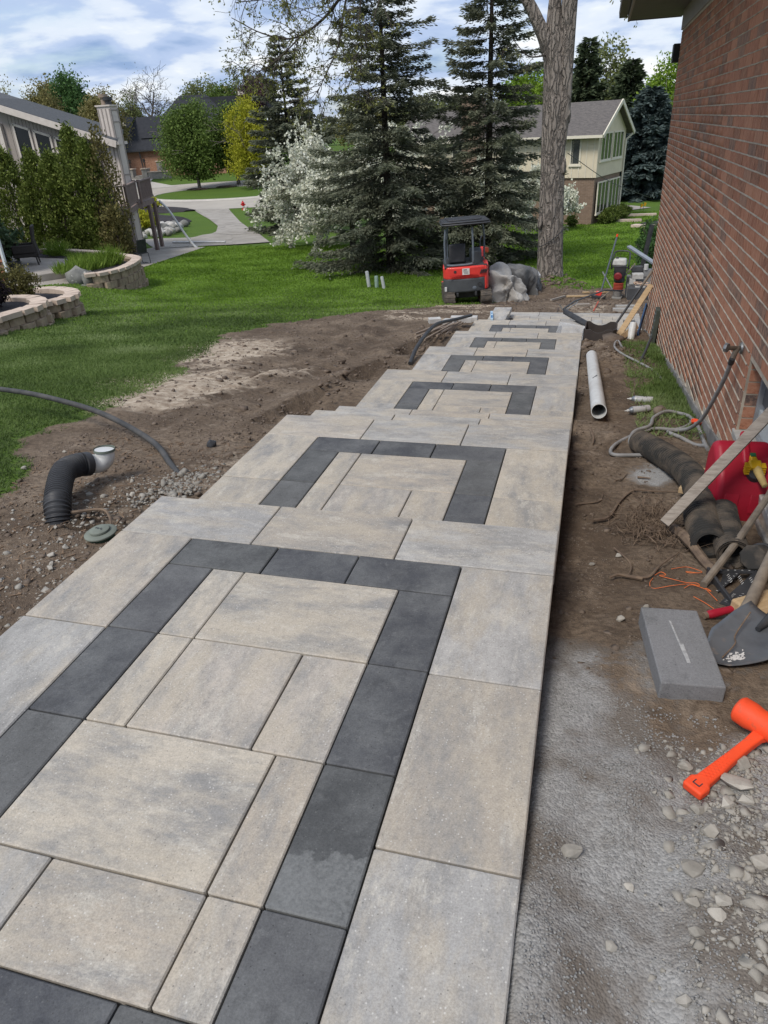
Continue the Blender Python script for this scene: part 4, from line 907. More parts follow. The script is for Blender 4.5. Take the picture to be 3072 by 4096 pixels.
# ================================================================== EXCAVATOR, TARPAULIN, TAMPER, BLOCKS
M_XRED = mat('excavator_red', (.72, .055, .042), (.62, .046, .038), 4, .45, .08, coat=.2, c3=(.30, .05, .045), s3=9, amt3=.34)
M_XGRY = mat('excavator_grey', (.075, .082, .088), (.060, .065, .070), 6, .6, .1)
M_XPOST = mat('blue_grey_steel', (.15, .175, .20), (.12, .14, .165), 8, .5, .1, metal=.2)
M_TRK = mat('muddy_rubber_track', (.045, .042, .038), (.115, .095, .075), 9, .9, .5, 30)
ex = thing('excavator', 'red and grey mini excavator with black canopy parked on the dirt', 'excavator', (-2.86, 17.75, -2.43), rot=(R(1.5), R(-2), R(14)))
ex.scale = (1.12, 1.0, .97)
def tracks(s):
    L_, Hh, w = 1.5, .36, .23; n = 40; prof = []
    for i in range(n):
        a = 2*PI*i/n; cx = (L_/2-Hh/2)*(1 if math.cos(a) > 0 else -1); prof.append((cx+Hh/2*math.cos(a), Hh/2*math.sin(a)+Hh/2))
    q = MB(); q.prism(prof, -w/2, w/2, Matrix.Translation((s*.40, .55, 0)) @ Matrix(((0, 0, 1, 0), (1, 0, 0, 0), (0, 1, 0, 0), (0, 0, 0, 1)))); tr = q.obj('track', M_TRK, ex, bev=.01)
    pad = MB(); pad.box((0, 0, 0), (w+.015, .055, .022)); pm = pad.mesh('tread_bar', 0); pm.materials.append(M_TRK); per = 2*(L_-Hh)+PI*Hh; k = 26
    for i in range(k):
        d = per*i/k; st = L_-Hh
        if d < st: y, z, a = -st/2+d, 0, 0
        elif d < st+PI*Hh/2: th = (d-st)/(Hh/2); y, z, a = st/2+Hh/2*math.sin(th), Hh/2-Hh/2*math.cos(th), th
        elif d < 2*st+PI*Hh/2: y, z, a = st/2-(d-st-PI*Hh/2), Hh, 0
        else: th = (d-2*st-PI*Hh/2)/(Hh/2); y, z, a = -st/2-Hh/2*math.sin(th), Hh/2+Hh/2*math.cos(th), th
        o = bpy.data.objects.new('tread_bar', pm); o.location = (s*.40, .55+y, z); o.rotation_euler = (a, 0, 0); link(o, tr)
    return tr
tracks(-1); tracks(1)
q = MB(); q.box((0, .5, .26), (.62, .7, .20)); q.box((0, .35, .40), (.5, .5, .12)); q.box((-.22, -.02, .30), (.05, .12, .10)); q.box((.18, -.02, .30), (.05, .12, .10)); q.obj('undercarriage', M_DARKM, ex, bev=.01)
def shell(prof, z0, z1, name, m, bev=.03, seg=3, par=None):
    q = MB(); q.prism(prof, z0, z1); return q.obj(name, m, par or ex, bev=bev, seg=seg)
rear = [(-.52, .10), (-.46, -.02), (-.30, -.08), (0, -.10), (.26, -.08), (.40, -.02), (.46, .10), (.48, .9), (-.50, .9)]
shell([(x*.97, y+.01) for x, y in rear], .34, .70, 'counterweight', M_XGRY, .05, 4)
shell([(x*.985, y*.97+.015) for x, y in rear[:-2]]+[(.475, .55), (-.49, .55)], .67, .97, 'engine_hood', M_XRED, .04, 4)
shell([(.34, .02), (.42, -.02), (.47, .10), (.50, .6), (.34, .6)], .37, .98, 'side_cover', M_XRED, .04, 4)
q = MB(); q.box((-.07, -.088, .78), (.62, .012, .005)); q.box((-.07, -.088, .75), (.62, .012, .004)); q.box((-.07, -.088, .72), (.60, .012, .004)); q.obj('hood_crease', mat('dark_red_line', (.28, .015, .014), (.25, .015, .014), 5, .5, 0), ex)
q = MB(); q.lathe([(.032, -.004), (.032, .004)], 16, Matrix.Translation((-.26, -.070, .865)) @ Matrix.Rotation(PI/2, 4, 'X')); q.obj('hood_lock', M_BLK, ex)
st = MB(); st.box((-.03, -.0905, .86), (.155, .006, .15)); sto = st.obj('sticker', mat('sticker_paper', (.70, .69, .66), (.62, .61, .58), 6, .6, 0), ex)
q = MB(); q.box((-.045, -.0945, .902), (.075, .002, .020))
for k in range(3): q.box((-.03+.004*k, -.0945, .868-.027*k), (.11-.01*k, .002, .008))
q.obj('print', M_DARKM, sto)
for k in range(4):
    q = MB(); q.box((.30+.04*k, -.045+.012*k, .83), (.020, .05, .105), (0, R(24), 0)); q.obj('vent_slot', M_BLK, ex, bev=.004)
for k, (z, h) in enumerate(((.80, .13), (.66, .10))):
    q = MB(); q.box((.498, .22, z+.03), (.012, .12, h)); q.box((.498, .36, z+.03), (.012, .04, h)); q.obj('side_vent', M_DARKM, ex, bev=.004)
q = MB(); q.lathe([(.055, -.01), (.055, .01)], 18, Matrix.Translation((.27, -.070, .53)) @ Matrix.Rotation(PI/2, 4, 'X')); q.obj('round_vent', M_BLK, ex)
q = MB(); q.lathe([(.04, -.01), (.045, .0), (.02, .008)], 18, Matrix.Translation((.15, -.082, .45)) @ Matrix.Rotation(PI/2, 4, 'X')); q.obj('plug', M_XPOST, ex)
q = MB(); q.box((-.47, -.03, .45), (.05, .03, .11)); q.obj('reflector', M_PVC, ex, bev=.005)
q = MB(); q.box((-.02, .5, .955), (.92, 1.0, .05)); q.obj('floor', M_DARKM, ex, bev=.01)
seat = MB(); seat.box((-.18, .38, 1.22), (.36, .10, .46), (R(-6), 0, 0)); seat.box((-.18, .58, 1.02), (.38, .40, .12)); seat.obj('seat', M_BLK, ex, bev=.04, seg=3)
q = MB(); q.box((.24, .55, 1.10), (.22, .45, .30)); q.box((.26, .9, 1.08), (.26, .2, .28)); q.obj('console', M_XGRY, ex, bev=.03)
for x in (-.40, .20):
    q = MB(); q.tube([(x, .75, 1.1), (x, .72, 1.45)], .016, 8); lv = q.obj('lever', M_DARKM, ex)
    q = MB(); q.tube([(x, .72, 1.43), (x-.01, .71, 1.53)], .026, 8); q.obj('knob', M_BLK, lv)
for x in (-.46, .14):
    q = MB(); q.tube(catmull([(x*.94-.0, .04, 1.86), (x*1.0, .02, 1.55), (x*1.0, .0, 1.30), (x*1.0, .0, 1.10), (x*.93, .02, 1.02)], 5), .021, 10); q.obj('canopy_post', M_XPOST, ex)
q = MB(); q.tube(catmull([(-.43, .02, 1.02), (-.3, .0, 1.005), (0, .0, 1.005), (.13, .02, 1.02)], 5), .026, 10); q.obj('rear_hoop', M_XPOST, ex)
for x in (-.36, .47):
    q = MB(); q.tube(catmull([(x*.9, .95, 1.88), (x, 1.02, 1.5), (x, 1.05, 1.2), (x, 1.05, .95)], 5), .021, 10); q.obj('canopy_post', M_XPOST, ex)
q = MB(); q.prism([(-.52, -.14), (-.42, -.20), (.42, -.20), (.52, -.14), (.52, 1.06), (.42, 1.12), (-.42, 1.12), (-.52, 1.06)], 1.87, 1.915, Matrix.Translation((0, 0, .06)) @ Matrix.Rotation(R(-3.5), 4, 'X')); q.obj('canopy', M_BLK, ex, bev=.02)
q = MB(); q.prism([(-.50, -.12), (-.40, -.17), (.40, -.17), (.50, -.12), (.50, 1.0), (.40, 1.06), (-.40, 1.06), (-.50, 1.0)], 1.92, 1.955, Matrix.Translation((0, 0, .06)) @ Matrix.Rotation(R(-3.5), 4, 'X')); q.obj('canopy_top', M_BLK, ex, bev=.018)
q = MB(); q.prism([(-.35, .05), (.35, .05), (.40, .95), (-.40, .95)], 1.95, 1.985, Matrix.Translation((0, 0, .06)) @ Matrix.Rotation(R(-3.5), 4, 'X')); q.obj('canopy_crown', M_BLK, ex, bev=.03)
q = MB(); q.beam((.42, 1.25, .70), (.48, 1.75, 1.02), .14, .16); q.beam((.48, 1.72, 1.02), (.62, 2.15, .90), .12, .14); bo = q.obj('boom', M_XRED, ex, bev=.02)
q = MB(); q.tube(catmull([(.40, 1.3, .95), (.42, 1.45, 1.30), (.50, 1.75, 1.35), (.58, 2.0, 1.05)], 5), .012, 6); q.obj('hydraulic_hose', M_BLK, bo)
q = MB(); q.box((-.02, 1.62, .15), (.95, .08, .26)); q.obj('dozer_blade', M_XRED, ex, bev=.01)

# tarpaulins
def tarp(name, lab, m, c, r, seed, fold):
    rs = np.random.default_rng(seed); K = 34; dirs = rs.normal(size=(K, 3)); dirs /= np.linalg.norm(dirs, axis=1)[:, None]
    fr = np.concatenate([rs.uniform(.5, 1.1, 10), rs.uniform(1.3, 2.6, 12), rs.uniform(3., 5., 12)]); ph = rs.uniform(0, 2, K); am = fold*.13/fr**.9
    nu, nv = 150, 80; A_, U_ = np.meshgrid(np.arange(nu)*2*PI/nu, np.linspace(0, 1, nv), indexing='ij')
    h = np.cos(U_*PI/2)**.95; s_ = np.sin(U_*PI/2)**.75; p = np.stack([np.cos(A_)*s_, np.sin(A_)*s_, h*1.15], -1)
    wp = p+.10*np.sin(p[..., [1, 2, 0]]*3.1+seed); t_ = wp @ dirs.T*fr+ph; tri = np.abs(np.mod(t_, 2)-1)-.5; d = (tri*am).sum(-1)
    k_ = 1+d; V = np.stack([c[0]+r[0]*p[..., 0]*k_, c[1]+r[1]*p[..., 1]*k_, c[2]-.06+r[2]*h*(1+.40*d)], -1).reshape(-1, 3)
    q = MB(); q.add(V, [(i*nv+j, ((i+1) % nu)*nv+j, ((i+1) % nu)*nv+j+1, i*nv+j+1) for i in range(nu) for j in range(nv-1)])
    return tag(q.obj(name, m, smooth=10), lab, 'tarp')
M_TARP = mat('grey_tarpaulin', (.36, .345, .32), (.28, .265, .245), 5, .55, .3, 25, dist=.01); M_TARP2 = mat('dark_grey_tarpaulin', (.135, .135, .135), (.095, .095, .095), 5, .5, .3, 25, dist=.01)
tarp('tarpaulin', 'crumpled light grey tarpaulin over a heap right of the excavator', M_TARP, (-1.98, 18.6, -2.50), (.56, .55, .82), 3, 2.1)
tarp('tarpaulin', 'dark grey tarpaulin bundle between the light tarpaulin and the big tree', M_TARP2, (-1.75, 19.75, -2.56), (.60, .5, .78), 8, 1.9)
q = MB(); lump(q, (-1.40, 20.0, -2.12), (.13, .1, .14), 13, 2); tag(q.obj('plastic_bag', mat('white_plastic_bag', (.62, .62, .61), (.5, .5, .5), 12, .5, .3), smooth=20), 'crumpled white plastic bag between dark tarpaulin and tree trunk', 'bag')

# tamping rammer
rm = thing('tamping_rammer', 'tamping rammer with red bellows and white tank standing by the block stack', 'rammer', gz(.70, 18.9, .0), R(-8))
q = MB(); q.box((0, -.02, .035), (.24, .32, .07), (R(3), 0, 0)); q.lathe([(.10, .06), (.10, .2)], 14); q.obj('foot', mat('dusty_metal', (.22, .21, .19), (.16, .15, .14), 8, .8, .3), rm, bev=.015)
q = MB(); q.lathe(sum([[(.118, .2+.032*k), (.128, .208+.032*k), (.108, .224+.032*k)] for k in range(6)], []), 20, Matrix.Rotation(R(-4), 4, 'X')); q.obj('bellows', mat('faded_red_rubber', (.36, .060, .035), (.28, .05, .03), 9, .7, .1), rm, smooth=50)
q = MB(); q.lathe([(.12, .40), (.13, .43), (.12, .58), (.10, .62)], 16, Matrix.Rotation(R(-6), 4, 'X')); q.obj('cylinder', M_DARKM, rm)
q = MB(); q.box((.0, .05, .66), (.27, .26, .28)); q.obj('engine', M_DARKM, rm, bev=.03)
q = MB(); q.lathe([(.085, -.02), (.095, .03), (.06, .055)], 16, Matrix.Translation((-.02, -.10, .56)) @ Matrix.Rotation(PI/2, 4, 'X')); q.obj('recoil_cover', mat('dull_red', (.22, .02, .025), (.17, .018, .02), 8, .5, .1), rm)
q = MB(); q.box((-.02, .02, .88), (.34, .28, .16), None, .85); tk = q.obj('fuel_tank', mat('dirty_white_plastic', (.52, .52, .48), (.38, .37, .34), 9, .6, .2), rm, bev=.04, seg=3)
q = MB(); q.lathe([(.035, 0), (.035, .025)], 12, Matrix.Translation((-.09, .0, .96))); q.obj('cap', M_BLK, tk)
q = MB(); P = [(-.20, -.02, .72), (-.20, -.06, .86), (-.19, .12, 1.02), (-.13, .22, 1.09), (.13, .22, 1.09), (.19, .12, 1.02), (.20, -.06, .86), (.20, -.02, .72)]; q.tube(catmull(P, 5), .018, 8); q.tube(catmull([(-.20, -.02, .74), (-.12, -.2, .80), (.12, -.2, .80), (.20, -.02, .74)], 5), .016, 8); q.obj('handle', M_BLK, rm)
# leaning poles and boards near the tamper
q = MB(); q.tube([gz(.27, 18.75, .02), (.555, 18.9, -1.0)], .020, 8); po = q.obj('shaft', M_XPOST); bt = thing('push_broom', 'long dark blue pole of a broom standing before the tamper, orange tip', 'broom', gz(.27, 18.75, 0))
po.parent = bt; po.location = tuple(Vector(po.location)-Vector(bt.location))
lo_ = Vector(bt.location)
q = MB(); q.tube([Vector((.548, 18.896, -1.03))-lo_, Vector((.556, 18.9, -.97))-lo_], .023, 8); q.obj('tip', M_ORANGE, bt)
q = MB(); q.box((-.02, -.02, .05), (.34, .08, .07), (0, 0, R(-12))); q.obj('head', M_DARKM, bt, bev=.01)
q = MB(); q.box((-.02, -.02, .13), (.14, .06, .10), (0, R(15), R(-12))); q.obj('bracket', MATS['excavator_red'], bt, bev=.01)
q = MB(); q.tube([gz(.14, 15.9, .02), gz(.24, 17.4, .06)], .014, 7); tag(q.obj('red_stake', mat('red_orange_paint', (.55, .09, .05), (.42, .10, .06), 9, .7, .1)), 'red painted stake lying on the dirt below the broom', 'stake')
q = MB(); q.tube([gz(.68, 19.3, .02), (.30, 19.5, -1.95)], .018, 7); tag(q.obj('metal_bar', M_GALV), 'grey metal bar leaning behind the tamper towards the lawn', 'bar')
for (a, b_, w, lab) in [((-.53, 19.0), (.18, 19.15), .07, 'long pale board lying on the dirt left of the broom head'), ((-.15, 19.7), (.50, 19.85), .06, 'thin pale board lying at the lawn edge behind the tamper'), ((-.86, 17.9), (-.57, 19.1), .05, 'crooked pale branch lying in front of the big tree'), ((-.25, 16.8), (.05, 17.0), .12, 'flat grey offcut lying on the pale dirt')]:
    q = MB(); q.beam(gz(*a, .04), gz(*b_, .04), w, .035); tag(q.obj('loose_board', M_WOODW if 'pale board' not in lab else M_WOOD, smooth=0), lab, 'board')
q = MB(); q.tube([gz(.30, 18.3, .05), gz(.62, 19.0, .25), (1.06, 19.3, -1.72)], .018, 7); tag(q.obj('wooden_handle', M_STICK), 'brown wooden handle lying against the block stack beside the tamper', 'tool handle')
# block stack
def blk(x, y, z, d, m, lab, rz=0, name='wall_block'):
    q = MB(); q.box((0, 0, d[2]/2), d); tag(q.obj(name, m, loc=(x, y, z), rot=(0, 0, R(rz)), bev=.008, smooth=0), lab, 'block', 'blocks stacked by the house corner')
M_BDK = mat('charcoal_block', (.075, .076, .080), (.058, .059, .062), 9, .9, .3); M_BLT = mat('pale_block', (.46, .45, .42), (.36, .35, .33), 9, .9, .3); M_BGR = mat('grey_block', (.25, .25, .25), (.19, .19, .19), 9, .9, .3)
zb = Tz(1.2, 18.7)-.02
blk(1.17, 18.7, zb, (.50, .32, .30), M_BDK, 'large charcoal block at the bottom front of the stack')
blk(1.16, 19.05, zb, (.50, .30, .32), M_BGR, 'grey block behind the large charcoal block')
blk(1.02, 19.0, zb+.325, (.14, .24, .12), M_BLT, 'small pale block on the stack, left end')
blk(1.20, 18.72, zb+.305, (.24, .24, .03), M_BLT, 'thin pale slab on the large charcoal block')
blk(1.13, 19.0, zb+.45, (.26, .22, .12), M_BLT, 'pale split block upper middle of the stack', 3)
blk(1.20, 19.35, zb, (.60, .30, .45), M_BGR, 'tall grey block at the back of the stack')
blk(1.14, 19.35, zb+.455, (.28, .24, .10), M_BDK, 'lower of two charcoal blocks on top of the stack', -4)
blk(1.12, 19.35, zb+.56, (.26, .22, .12), M_BDK, 'uppermost charcoal block of the stack', 5)
blk(1.38, 19.3, zb+.455, (.22, .24, .16), M_BGR, 'grey block on top nearest the house')
q = MB(); q.lathe([(.05, 0), (.055, .13), (.05, .13)], 14); tag(q.obj('bucket', M_PVC, loc=(1.32, 19.2, zb+.62)), 'small white tub on top of the block stack', 'tub')
q = MB()
for k in range(24):
    x, y = random.uniform(1.02, 1.38), random.uniform(18.6, 18.82); q.box((x, y, zb+.36+random.uniform(0, .05)), (random.uniform(.05, .14), .03, .012), (random.uniform(-.5, .5), random.uniform(-.4, .4), random.uniform(0, 3)))
tag(q.obj('rag_heap', mat('tan_scrap', (.52, .38, .28), (.40, .28, .2), 9, .8, .2)), 'heap of tan scraps on the large charcoal block', 'scraps')
q = MB(); q.beam((.90, 20.2, -1.45), (1.62, 18.8, -1.72), .10, .045, R(10)); tag(q.obj('grey_rail', mat('grey_blue_rail', (.24, .27, .30), (.19, .21, .24), 6, .7, .1)), 'grey blue rail slanting down over the block stack to the wall', 'rail')
q = MB(); q.beam((1.26, 20.6, -2.55), (1.44, 20.7, -1.0), .14, .05); p_ = q.obj('black_post', M_DARKM, smooth=0); tag(p_, 'black rectangular post standing behind the block stack', 'post')
# lower slabs behind blue level
for k, (x, y) in enumerate([(.78, 16.0), (.86, 16.6)]):
    q = MB(); q.box((0, 0, .03), (.5, .30, .07)); o_ = q.obj('loose_slab', M_PX, loc=gz(x, y, 0), rot=(R(-8), 0, R(4*k)), bev=.004, smooth=0); o_.color = (.33, .32, .31, 1); tag(o_, ['grey slab on the dirt just past the lower pavement by the wall', 'grey slab on the dirt below the charcoal block'][k], 'paver')
# utility stubs
for x, y, r, h, m, lab, tl in [(-6.33, 20.85, .055, .46, mat('grey_white_tube', (.42, .44, .43), (.33, .35, .34), 8, .6, .1), 'tilted grey white utility stub, leftmost of three on the lawn', R(-6)), (-6.08, 20.8, .058, .33, mat('pale_green_tube', (.25, .34, .28), (.20, .28, .23), 8, .6, .1), 'pale green utility stub between the two grey white stubs', 0), (-5.83, 20.7, .05, .34, MATS['grey_white_tube'], 'grey white utility stub nearest the excavator', R(-9))]:
    q = MB(); q.lathe([(r, -.05), (r*.95, h-.02), (r*.8, h), (r*.3, h+.005)], 14); tag(q.obj('utility_stub', m, loc=gz(x, y, 0), rot=(0, tl, 0)), lab, 'utility stub')
# clods scattered over the excavated ground

# ================================================================== TREES
def barkmat(name, c1, c2, sc=6, stretch=(3.2, 3.2, .32), dist=.06):
    return mat(name, c1, c2, sc, .95, .9, 9, stretch=stretch, dist=dist, c3=tuple(x*.45 for x in c1), s3=7, amt3=.40)
def furrowed(name, hi, lo):
    m, t, b = newmat(name); tc = nd(t, 'ShaderNodeTexCoord'); n0 = nd(t, 'ShaderNodeTexNoise', {'Vector': tc.outputs['Object'], 'Scale': 3., 'Detail': 4.})
    wv = nd(t, 'ShaderNodeVectorMath', {0: tc.outputs['Object'], 1: nd(t, 'ShaderNodeVectorMath', {0: n0.outputs['Color'], 'Scale': .22}, operation='SCALE').outputs[0]}, operation='ADD').outputs[0]
    S = nd(t, 'ShaderNodeMapping', {'Vector': wv, 'Scale': (11, 11, 1.7)}).outputs[0]
    v = nd(t, 'ShaderNodeTexVoronoi', {'Vector': S, 'Scale': 1.0}, feature='DISTANCE_TO_EDGE').outputs['Distance']; n1 = nd(t, 'ShaderNodeTexNoise', {'Vector': S, 'Scale': 2.5, 'Detail': 7., 'Roughness': .7}).outputs[0]
    pl = ramp(t, v, [(.02, 0.), (.20, 1.)]); col = mixc(t, pl, lo, hi); col = mixc(t, ramp(t, n1, [(.40, 0.), (.68, .6)]), col, tuple(x*1.35 for x in hi)); t.links.new(col, b.inputs['Base Color']); b.inputs['Roughness'].default_value = .95
    h = mth(t, 'ADD', pl, mth(t, 'MULTIPLY', n1, .7)); bp = nd(t, 'ShaderNodeBump', {'Height': h, 'Strength': .9, 'Distance': .05}); t.links.new(bp.outputs[0], b.inputs['Normal']); return m
M_BARK = furrowed('grey_brown_bark', (.235, .202, .172), (.085, .071, .060)); M_BARKD = barkmat('dark_spruce_bark', (.060, .045, .036), (.035, .028, .024)); M_TWIG = mat('twig_bark', (.085, .070, .058), (.055, .045, .038), 10, .9, 0)
def grow(q, p, d, L, r, depth, tips, spread=.55, droop=0.0, seg=3, kids=3, n=5, minr=.006, jit=.22):
    pts = [Vector(p)]; d = Vector(d).normalized(); rs = [r]
    for i in range(seg):
        d = (d+Vector((random.gauss(0, jit), random.gauss(0, jit), random.gauss(0, jit*.7)-droop))).normalized()
        pts.append(pts[-1]+d*(L/seg)); rs.append(max(minr, r*(1-.45*(i+1)/seg)))
    q.tube(pts, rs, max(3, n), cap=False)
    tips.append((pts[-1], d.copy(), depth))
    if depth <= 0: return
    for k in range(kids):
        t = random.uniform(.35, 1.0); i = min(seg-1, int(t*seg)); b = pts[i].lerp(pts[i+1], t*seg-i)
        ax = d.orthogonal(); ax.rotate(Matrix.Rotation(random.uniform(0, 2*PI), 3, d))
        nd_ = (d+ax*random.uniform(.5, 1.3)*spread*1.6).normalized()
        grow(q, b, nd_, L*random.uniform(.5, .78), max(minr, rs[i+1]*.62), depth-1, tips, spread, droop, seg, kids, max(3, n-1), minr, jit)
def unit(n): 
    v = rng.normal(size=(n, 3)); return v/np.linalg.norm(v, axis=1, keepdims=True)
def blob_leaves(c, rad, nclump, per, size, shell=.45, crad=.22, zmin=None, bias=0.0):
    """leaf positions in clumps spread through an ellipsoid crown"""
    c = np.array(c); rad = np.array(rad)*.80
    u = unit(nclump); rr = (shell+(1-shell)*rng.random(nclump)**.6)[:, None]
    lob = (1+.22*np.sin(u[:, 0]*5+c[0])*np.cos(u[:, 1]*4+c[1])+.10*np.sin(u[:, 2]*9))[:, None]
    cc = u*rr*lob
    P = np.repeat(cc, per, 0)+np.clip(rng.normal(size=(nclump*per, 3)), -1.4, 1.4)*crad*(.5+rng.random((nclump, 1)).repeat(per, 0))
    tone = np.repeat(rng.random(nclump), per)*.55+rng.random(nclump*per)*.45
    P = P*rad+c
    k = np.ones(len(P), bool) if zmin is None else P[:, 2] > zmin
    P = P[k]; tone = tone[k]
    U = unit(len(P)); U[:, 2] -= bias
    return P, U, tone
def tree(name, lab, x, y, top, rad, crown_mid, lm, nclump=160, per=40, leaf=.3, trunk_r=.15, bm=None, group=None, cat='tree', depth=3, shell=.45, bias=0.0, skel=True, bottom=None, kids=3, crad=.2, z0=None):
    z0 = Tz(x, y) if z0 is None else z0; t = thing(name, lab, cat, (x, y, z0), group=group)
    q = MB(); tips = []; ch = crown_mid-z0
    q.tube([(0, 0, -.1), (.02, 0, ch*.35), (0, .02, ch*.8)], [trunk_r*1.2, trunk_r, trunk_r*.75], 8, cap=False)
    if skel:
        for k in range(5): grow(q, (0, 0, ch*random.uniform(.45, .85)), (random.gauss(0, .7), random.gauss(0, .7), random.uniform(.5, 1.1)), (top-crown_mid)*random.uniform(.55, .8), trunk_r*.5, depth-1, tips, kids=kids, n=5, minr=.012*max(1, y/60))
    q.obj('trunk', bm or M_BARK, t, smooth=60)
    if nclump:
        if y > 60: leaf = leaf*.72; per = int(per*1.5)
        P, U, tn = blob_leaves((0, 0, ch), (rad[0], rad[1], top-crown_mid), nclump, per, leaf, shell, crad*.85, None if bottom is None else bottom-z0, bias)
        cards('crown', lm, t, P, U, leaf*(.7+.6*rng.random(len(P))), leaf*.33*(.7+.6*rng.random(len(P))), tn)
    return t
def spruce(name, lab, x, y, top, rb, lm, seed, nlev=46, dens=1.0, tuft=.20, base=None, group=None, skirt=0.0, up=0.0, trunk=.16, sparse=.0):
    random.seed(seed); z0 = Tz(x, y) if base is None else base; Hh = top-z0
    t = thing(name, lab, 'tree', (x, y, z0), group=group); q = MB(); q.tube([(0, 0, -.1), (0, 0, Hh*.5), (0, 0, Hh)], [trunk, trunk*.6, .02], 8, cap=False); q.obj('trunk', M_BARKD, t, smooth=60)
    q = MB(); PP = []; UU = []; LL = []; TT = []; NN = []
    for i in range(nlev):
        f = (i+.5)/nlev; f = skirt+(1-skirt)*f; zb = Hh*f; nb = int(5+3*(1-f))
        Lb = rb*(1-f)**.62+.10; a0 = random.uniform(0, 6.3)
        for k in range(nb):
            if random.random() < sparse*(1-f): continue
            a = a0+2*PI*k/nb+random.uniform(-.3, .3); L = Lb*random.uniform(.50, 1.18); el = (.35*f-.12)+random.uniform(-.12, .12)+up
            d = np.array([math.cos(a)*math.cos(el), math.sin(a)*math.cos(el), math.sin(el)]); s = np.array([-math.sin(a), math.cos(a), 0])
            m = 6; ts = np.linspace(0, 1, m); sag = -.26*L*(ts**1.3)+.18*L*ts**3
            ln = np.outer(ts*L, d); ln[:, 2] += zb+sag
            q.tube(ln, [max(.006, .022*(1-.8*u_)*(1-f*.6)) for u_ in ts], 3, cap=False)
            n = max(8, int(60*dens*L/1.6)); u_ = .12+.88*rng.random(n)**.8
            base_ = np.stack([np.interp(u_, ts, ln[:, c_]) for c_ in range(3)], 1)
            sd_ = np.where(rng.random(n) < .5, -1., 1.); lat = (.08+.25*(1-u_))*L*rng.random(n)**1.1*.95+.03
            e_ = base_+s*(sd_*lat)[:, None]+d*(lat*.55)[:, None]; e_[:, 2] -= lat*.35+rng.random(n)**3*.20
            w = 4
            for c_ in range(w):
                fr = (c_+rng.random(n))/w; p = base_+(e_-base_)*fr[:, None]+rng.normal(size=(n, 3))*.035
                uu = s*(sd_*(.4+.5*rng.random(n)))[:, None]+d*(.6+.4*rng.random(n))[:, None]; uu[:, 2] += -.60+.8*rng.random(n)
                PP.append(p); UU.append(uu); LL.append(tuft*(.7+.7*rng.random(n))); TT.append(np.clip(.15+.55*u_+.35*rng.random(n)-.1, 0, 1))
                NN.append(np.tile([0, 0, 1.], (n, 1))+rng.normal(size=(n, 3))*.7)
    q.obj('branch_wood', M_BARKD, t, smooth=0)['kind'] = 'stuff'
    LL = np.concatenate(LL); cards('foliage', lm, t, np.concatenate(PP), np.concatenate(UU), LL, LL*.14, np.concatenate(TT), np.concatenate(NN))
    return t
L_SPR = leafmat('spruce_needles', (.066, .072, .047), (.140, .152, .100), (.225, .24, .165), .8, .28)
L_SPB = leafmat('blue_spruce_needles', (.030, .048, .046), (.075, .105, .10), (.13, .165, .15), .8, .12)
L_SPD = leafmat('far_spruce_needles', (.035, .050, .026), (.075, .098, .050), (.11, .14, .075), .8, .12)
L_GRN = leafmat('maple_leaves', (.062, .100, .022), (.12, .180, .036), (.185, .25, .06)); L_YEL = leafmat('yellow_green_leaves', (.24, .26, .015), (.38, .38, .03), (.50, .48, .07), trans=.35)
L_OLV = leafmat('olive_spring_leaves', (.12, .12, .04), (.19, .18, .06), (.25, .23, .09)); L_BRN = leafmat('bronze_spring_leaves', (.14, .125, .045), (.215, .19, .07), (.28, .25, .10)); L_PAL = leafmat('pale_spring_leaves', (.105, .125, .040), (.165, .190, .065), (.22, .24, .10))
L_PUR = leafmat('purple_leaves', (.05, .028, .034), (.09, .045, .055), (.13, .07, .085)); L_BRI = leafmat('bright_green_leaves', (.12, .21, .015), (.20, .31, .03), (.28, .38, .06), trans=.35); L_DKG = leafmat('deep_green_leaves', (.040, .095, .026), (.075, .15, .042), (.12, .20, .07))
L_WHT = leafmat('white_blossom', (.46, .48, .35), (.68, .68, .56), (.84, .83, .73), trans=.2); L_ARB = leafmat('arborvitae_sprays', (.070, .100, .020), (.150, .195, .038), (.24, .28, .07), trans=.15); L_ARB2 = leafmat('browned_arborvitae_sprays', (.10, .085, .03), (.17, .15, .05), (.23, .21, .09), trans=.15)
L_BUD = leafmat('young_buds', (.10, .11, .025), (.19, .20, .055), (.27, .27, .10), trans=.3)

# big bare tree
bt_ = thing('big_tree', 'tall grey barked tree with forked trunk behind the steps', 'tree', (-1.08, 21.2, Tz(-1.08, 21.2)-.1)); lo_ = Vector(bt_.location)
def stem(q, pts, n=28, seed=0, rough=.09):
    P = catmull([p[:3] for p in pts], 8); rr = np.interp(np.linspace(0, 1, len(P)), np.linspace(0, 1, len(pts)), [p[3] for p in pts])
    b0 = len(q.v); q.tube(P, list(rr), n)
    for i in range(b0, len(q.v)):
        v = Vector(q.v[i]); k = (i-b0)//n; a = (i-b0) % n
        if k < len(P): c = P[k]; s = 1+rough*float(fbm(a*.55+seed, v.z*.7, seed, 3))+.05*math.sin(a*2*PI/n*5+seed); q.v[i] = tuple(c+(v-c)*s)
q = MB()
zt = lo_.z
def LT(l): return [(p[0]-lo_.x, p[1]-lo_.y, p[2]-lo_.z, p[3]) for p in l]
stem(q, LT([(-1.06, 21.2, -2.85, .52), (-1.08, 21.2, -2.5, .40), (-1.11, 21.2, -1.9, .335), (-1.14, 21.2, -1, .315), (-1.19, 21.2, .6, .31), (-1.22, 21.2, 1.5, .305), (-1.27, 21.2, 2.4, .275), (-1.32, 21.2, 3.2, .235), (-1.36, 21.2, 4.0, .15), (-1.3, 21.3, 5.5, .11), (-1.2, 21.5, 8, .04)]), seed=1)
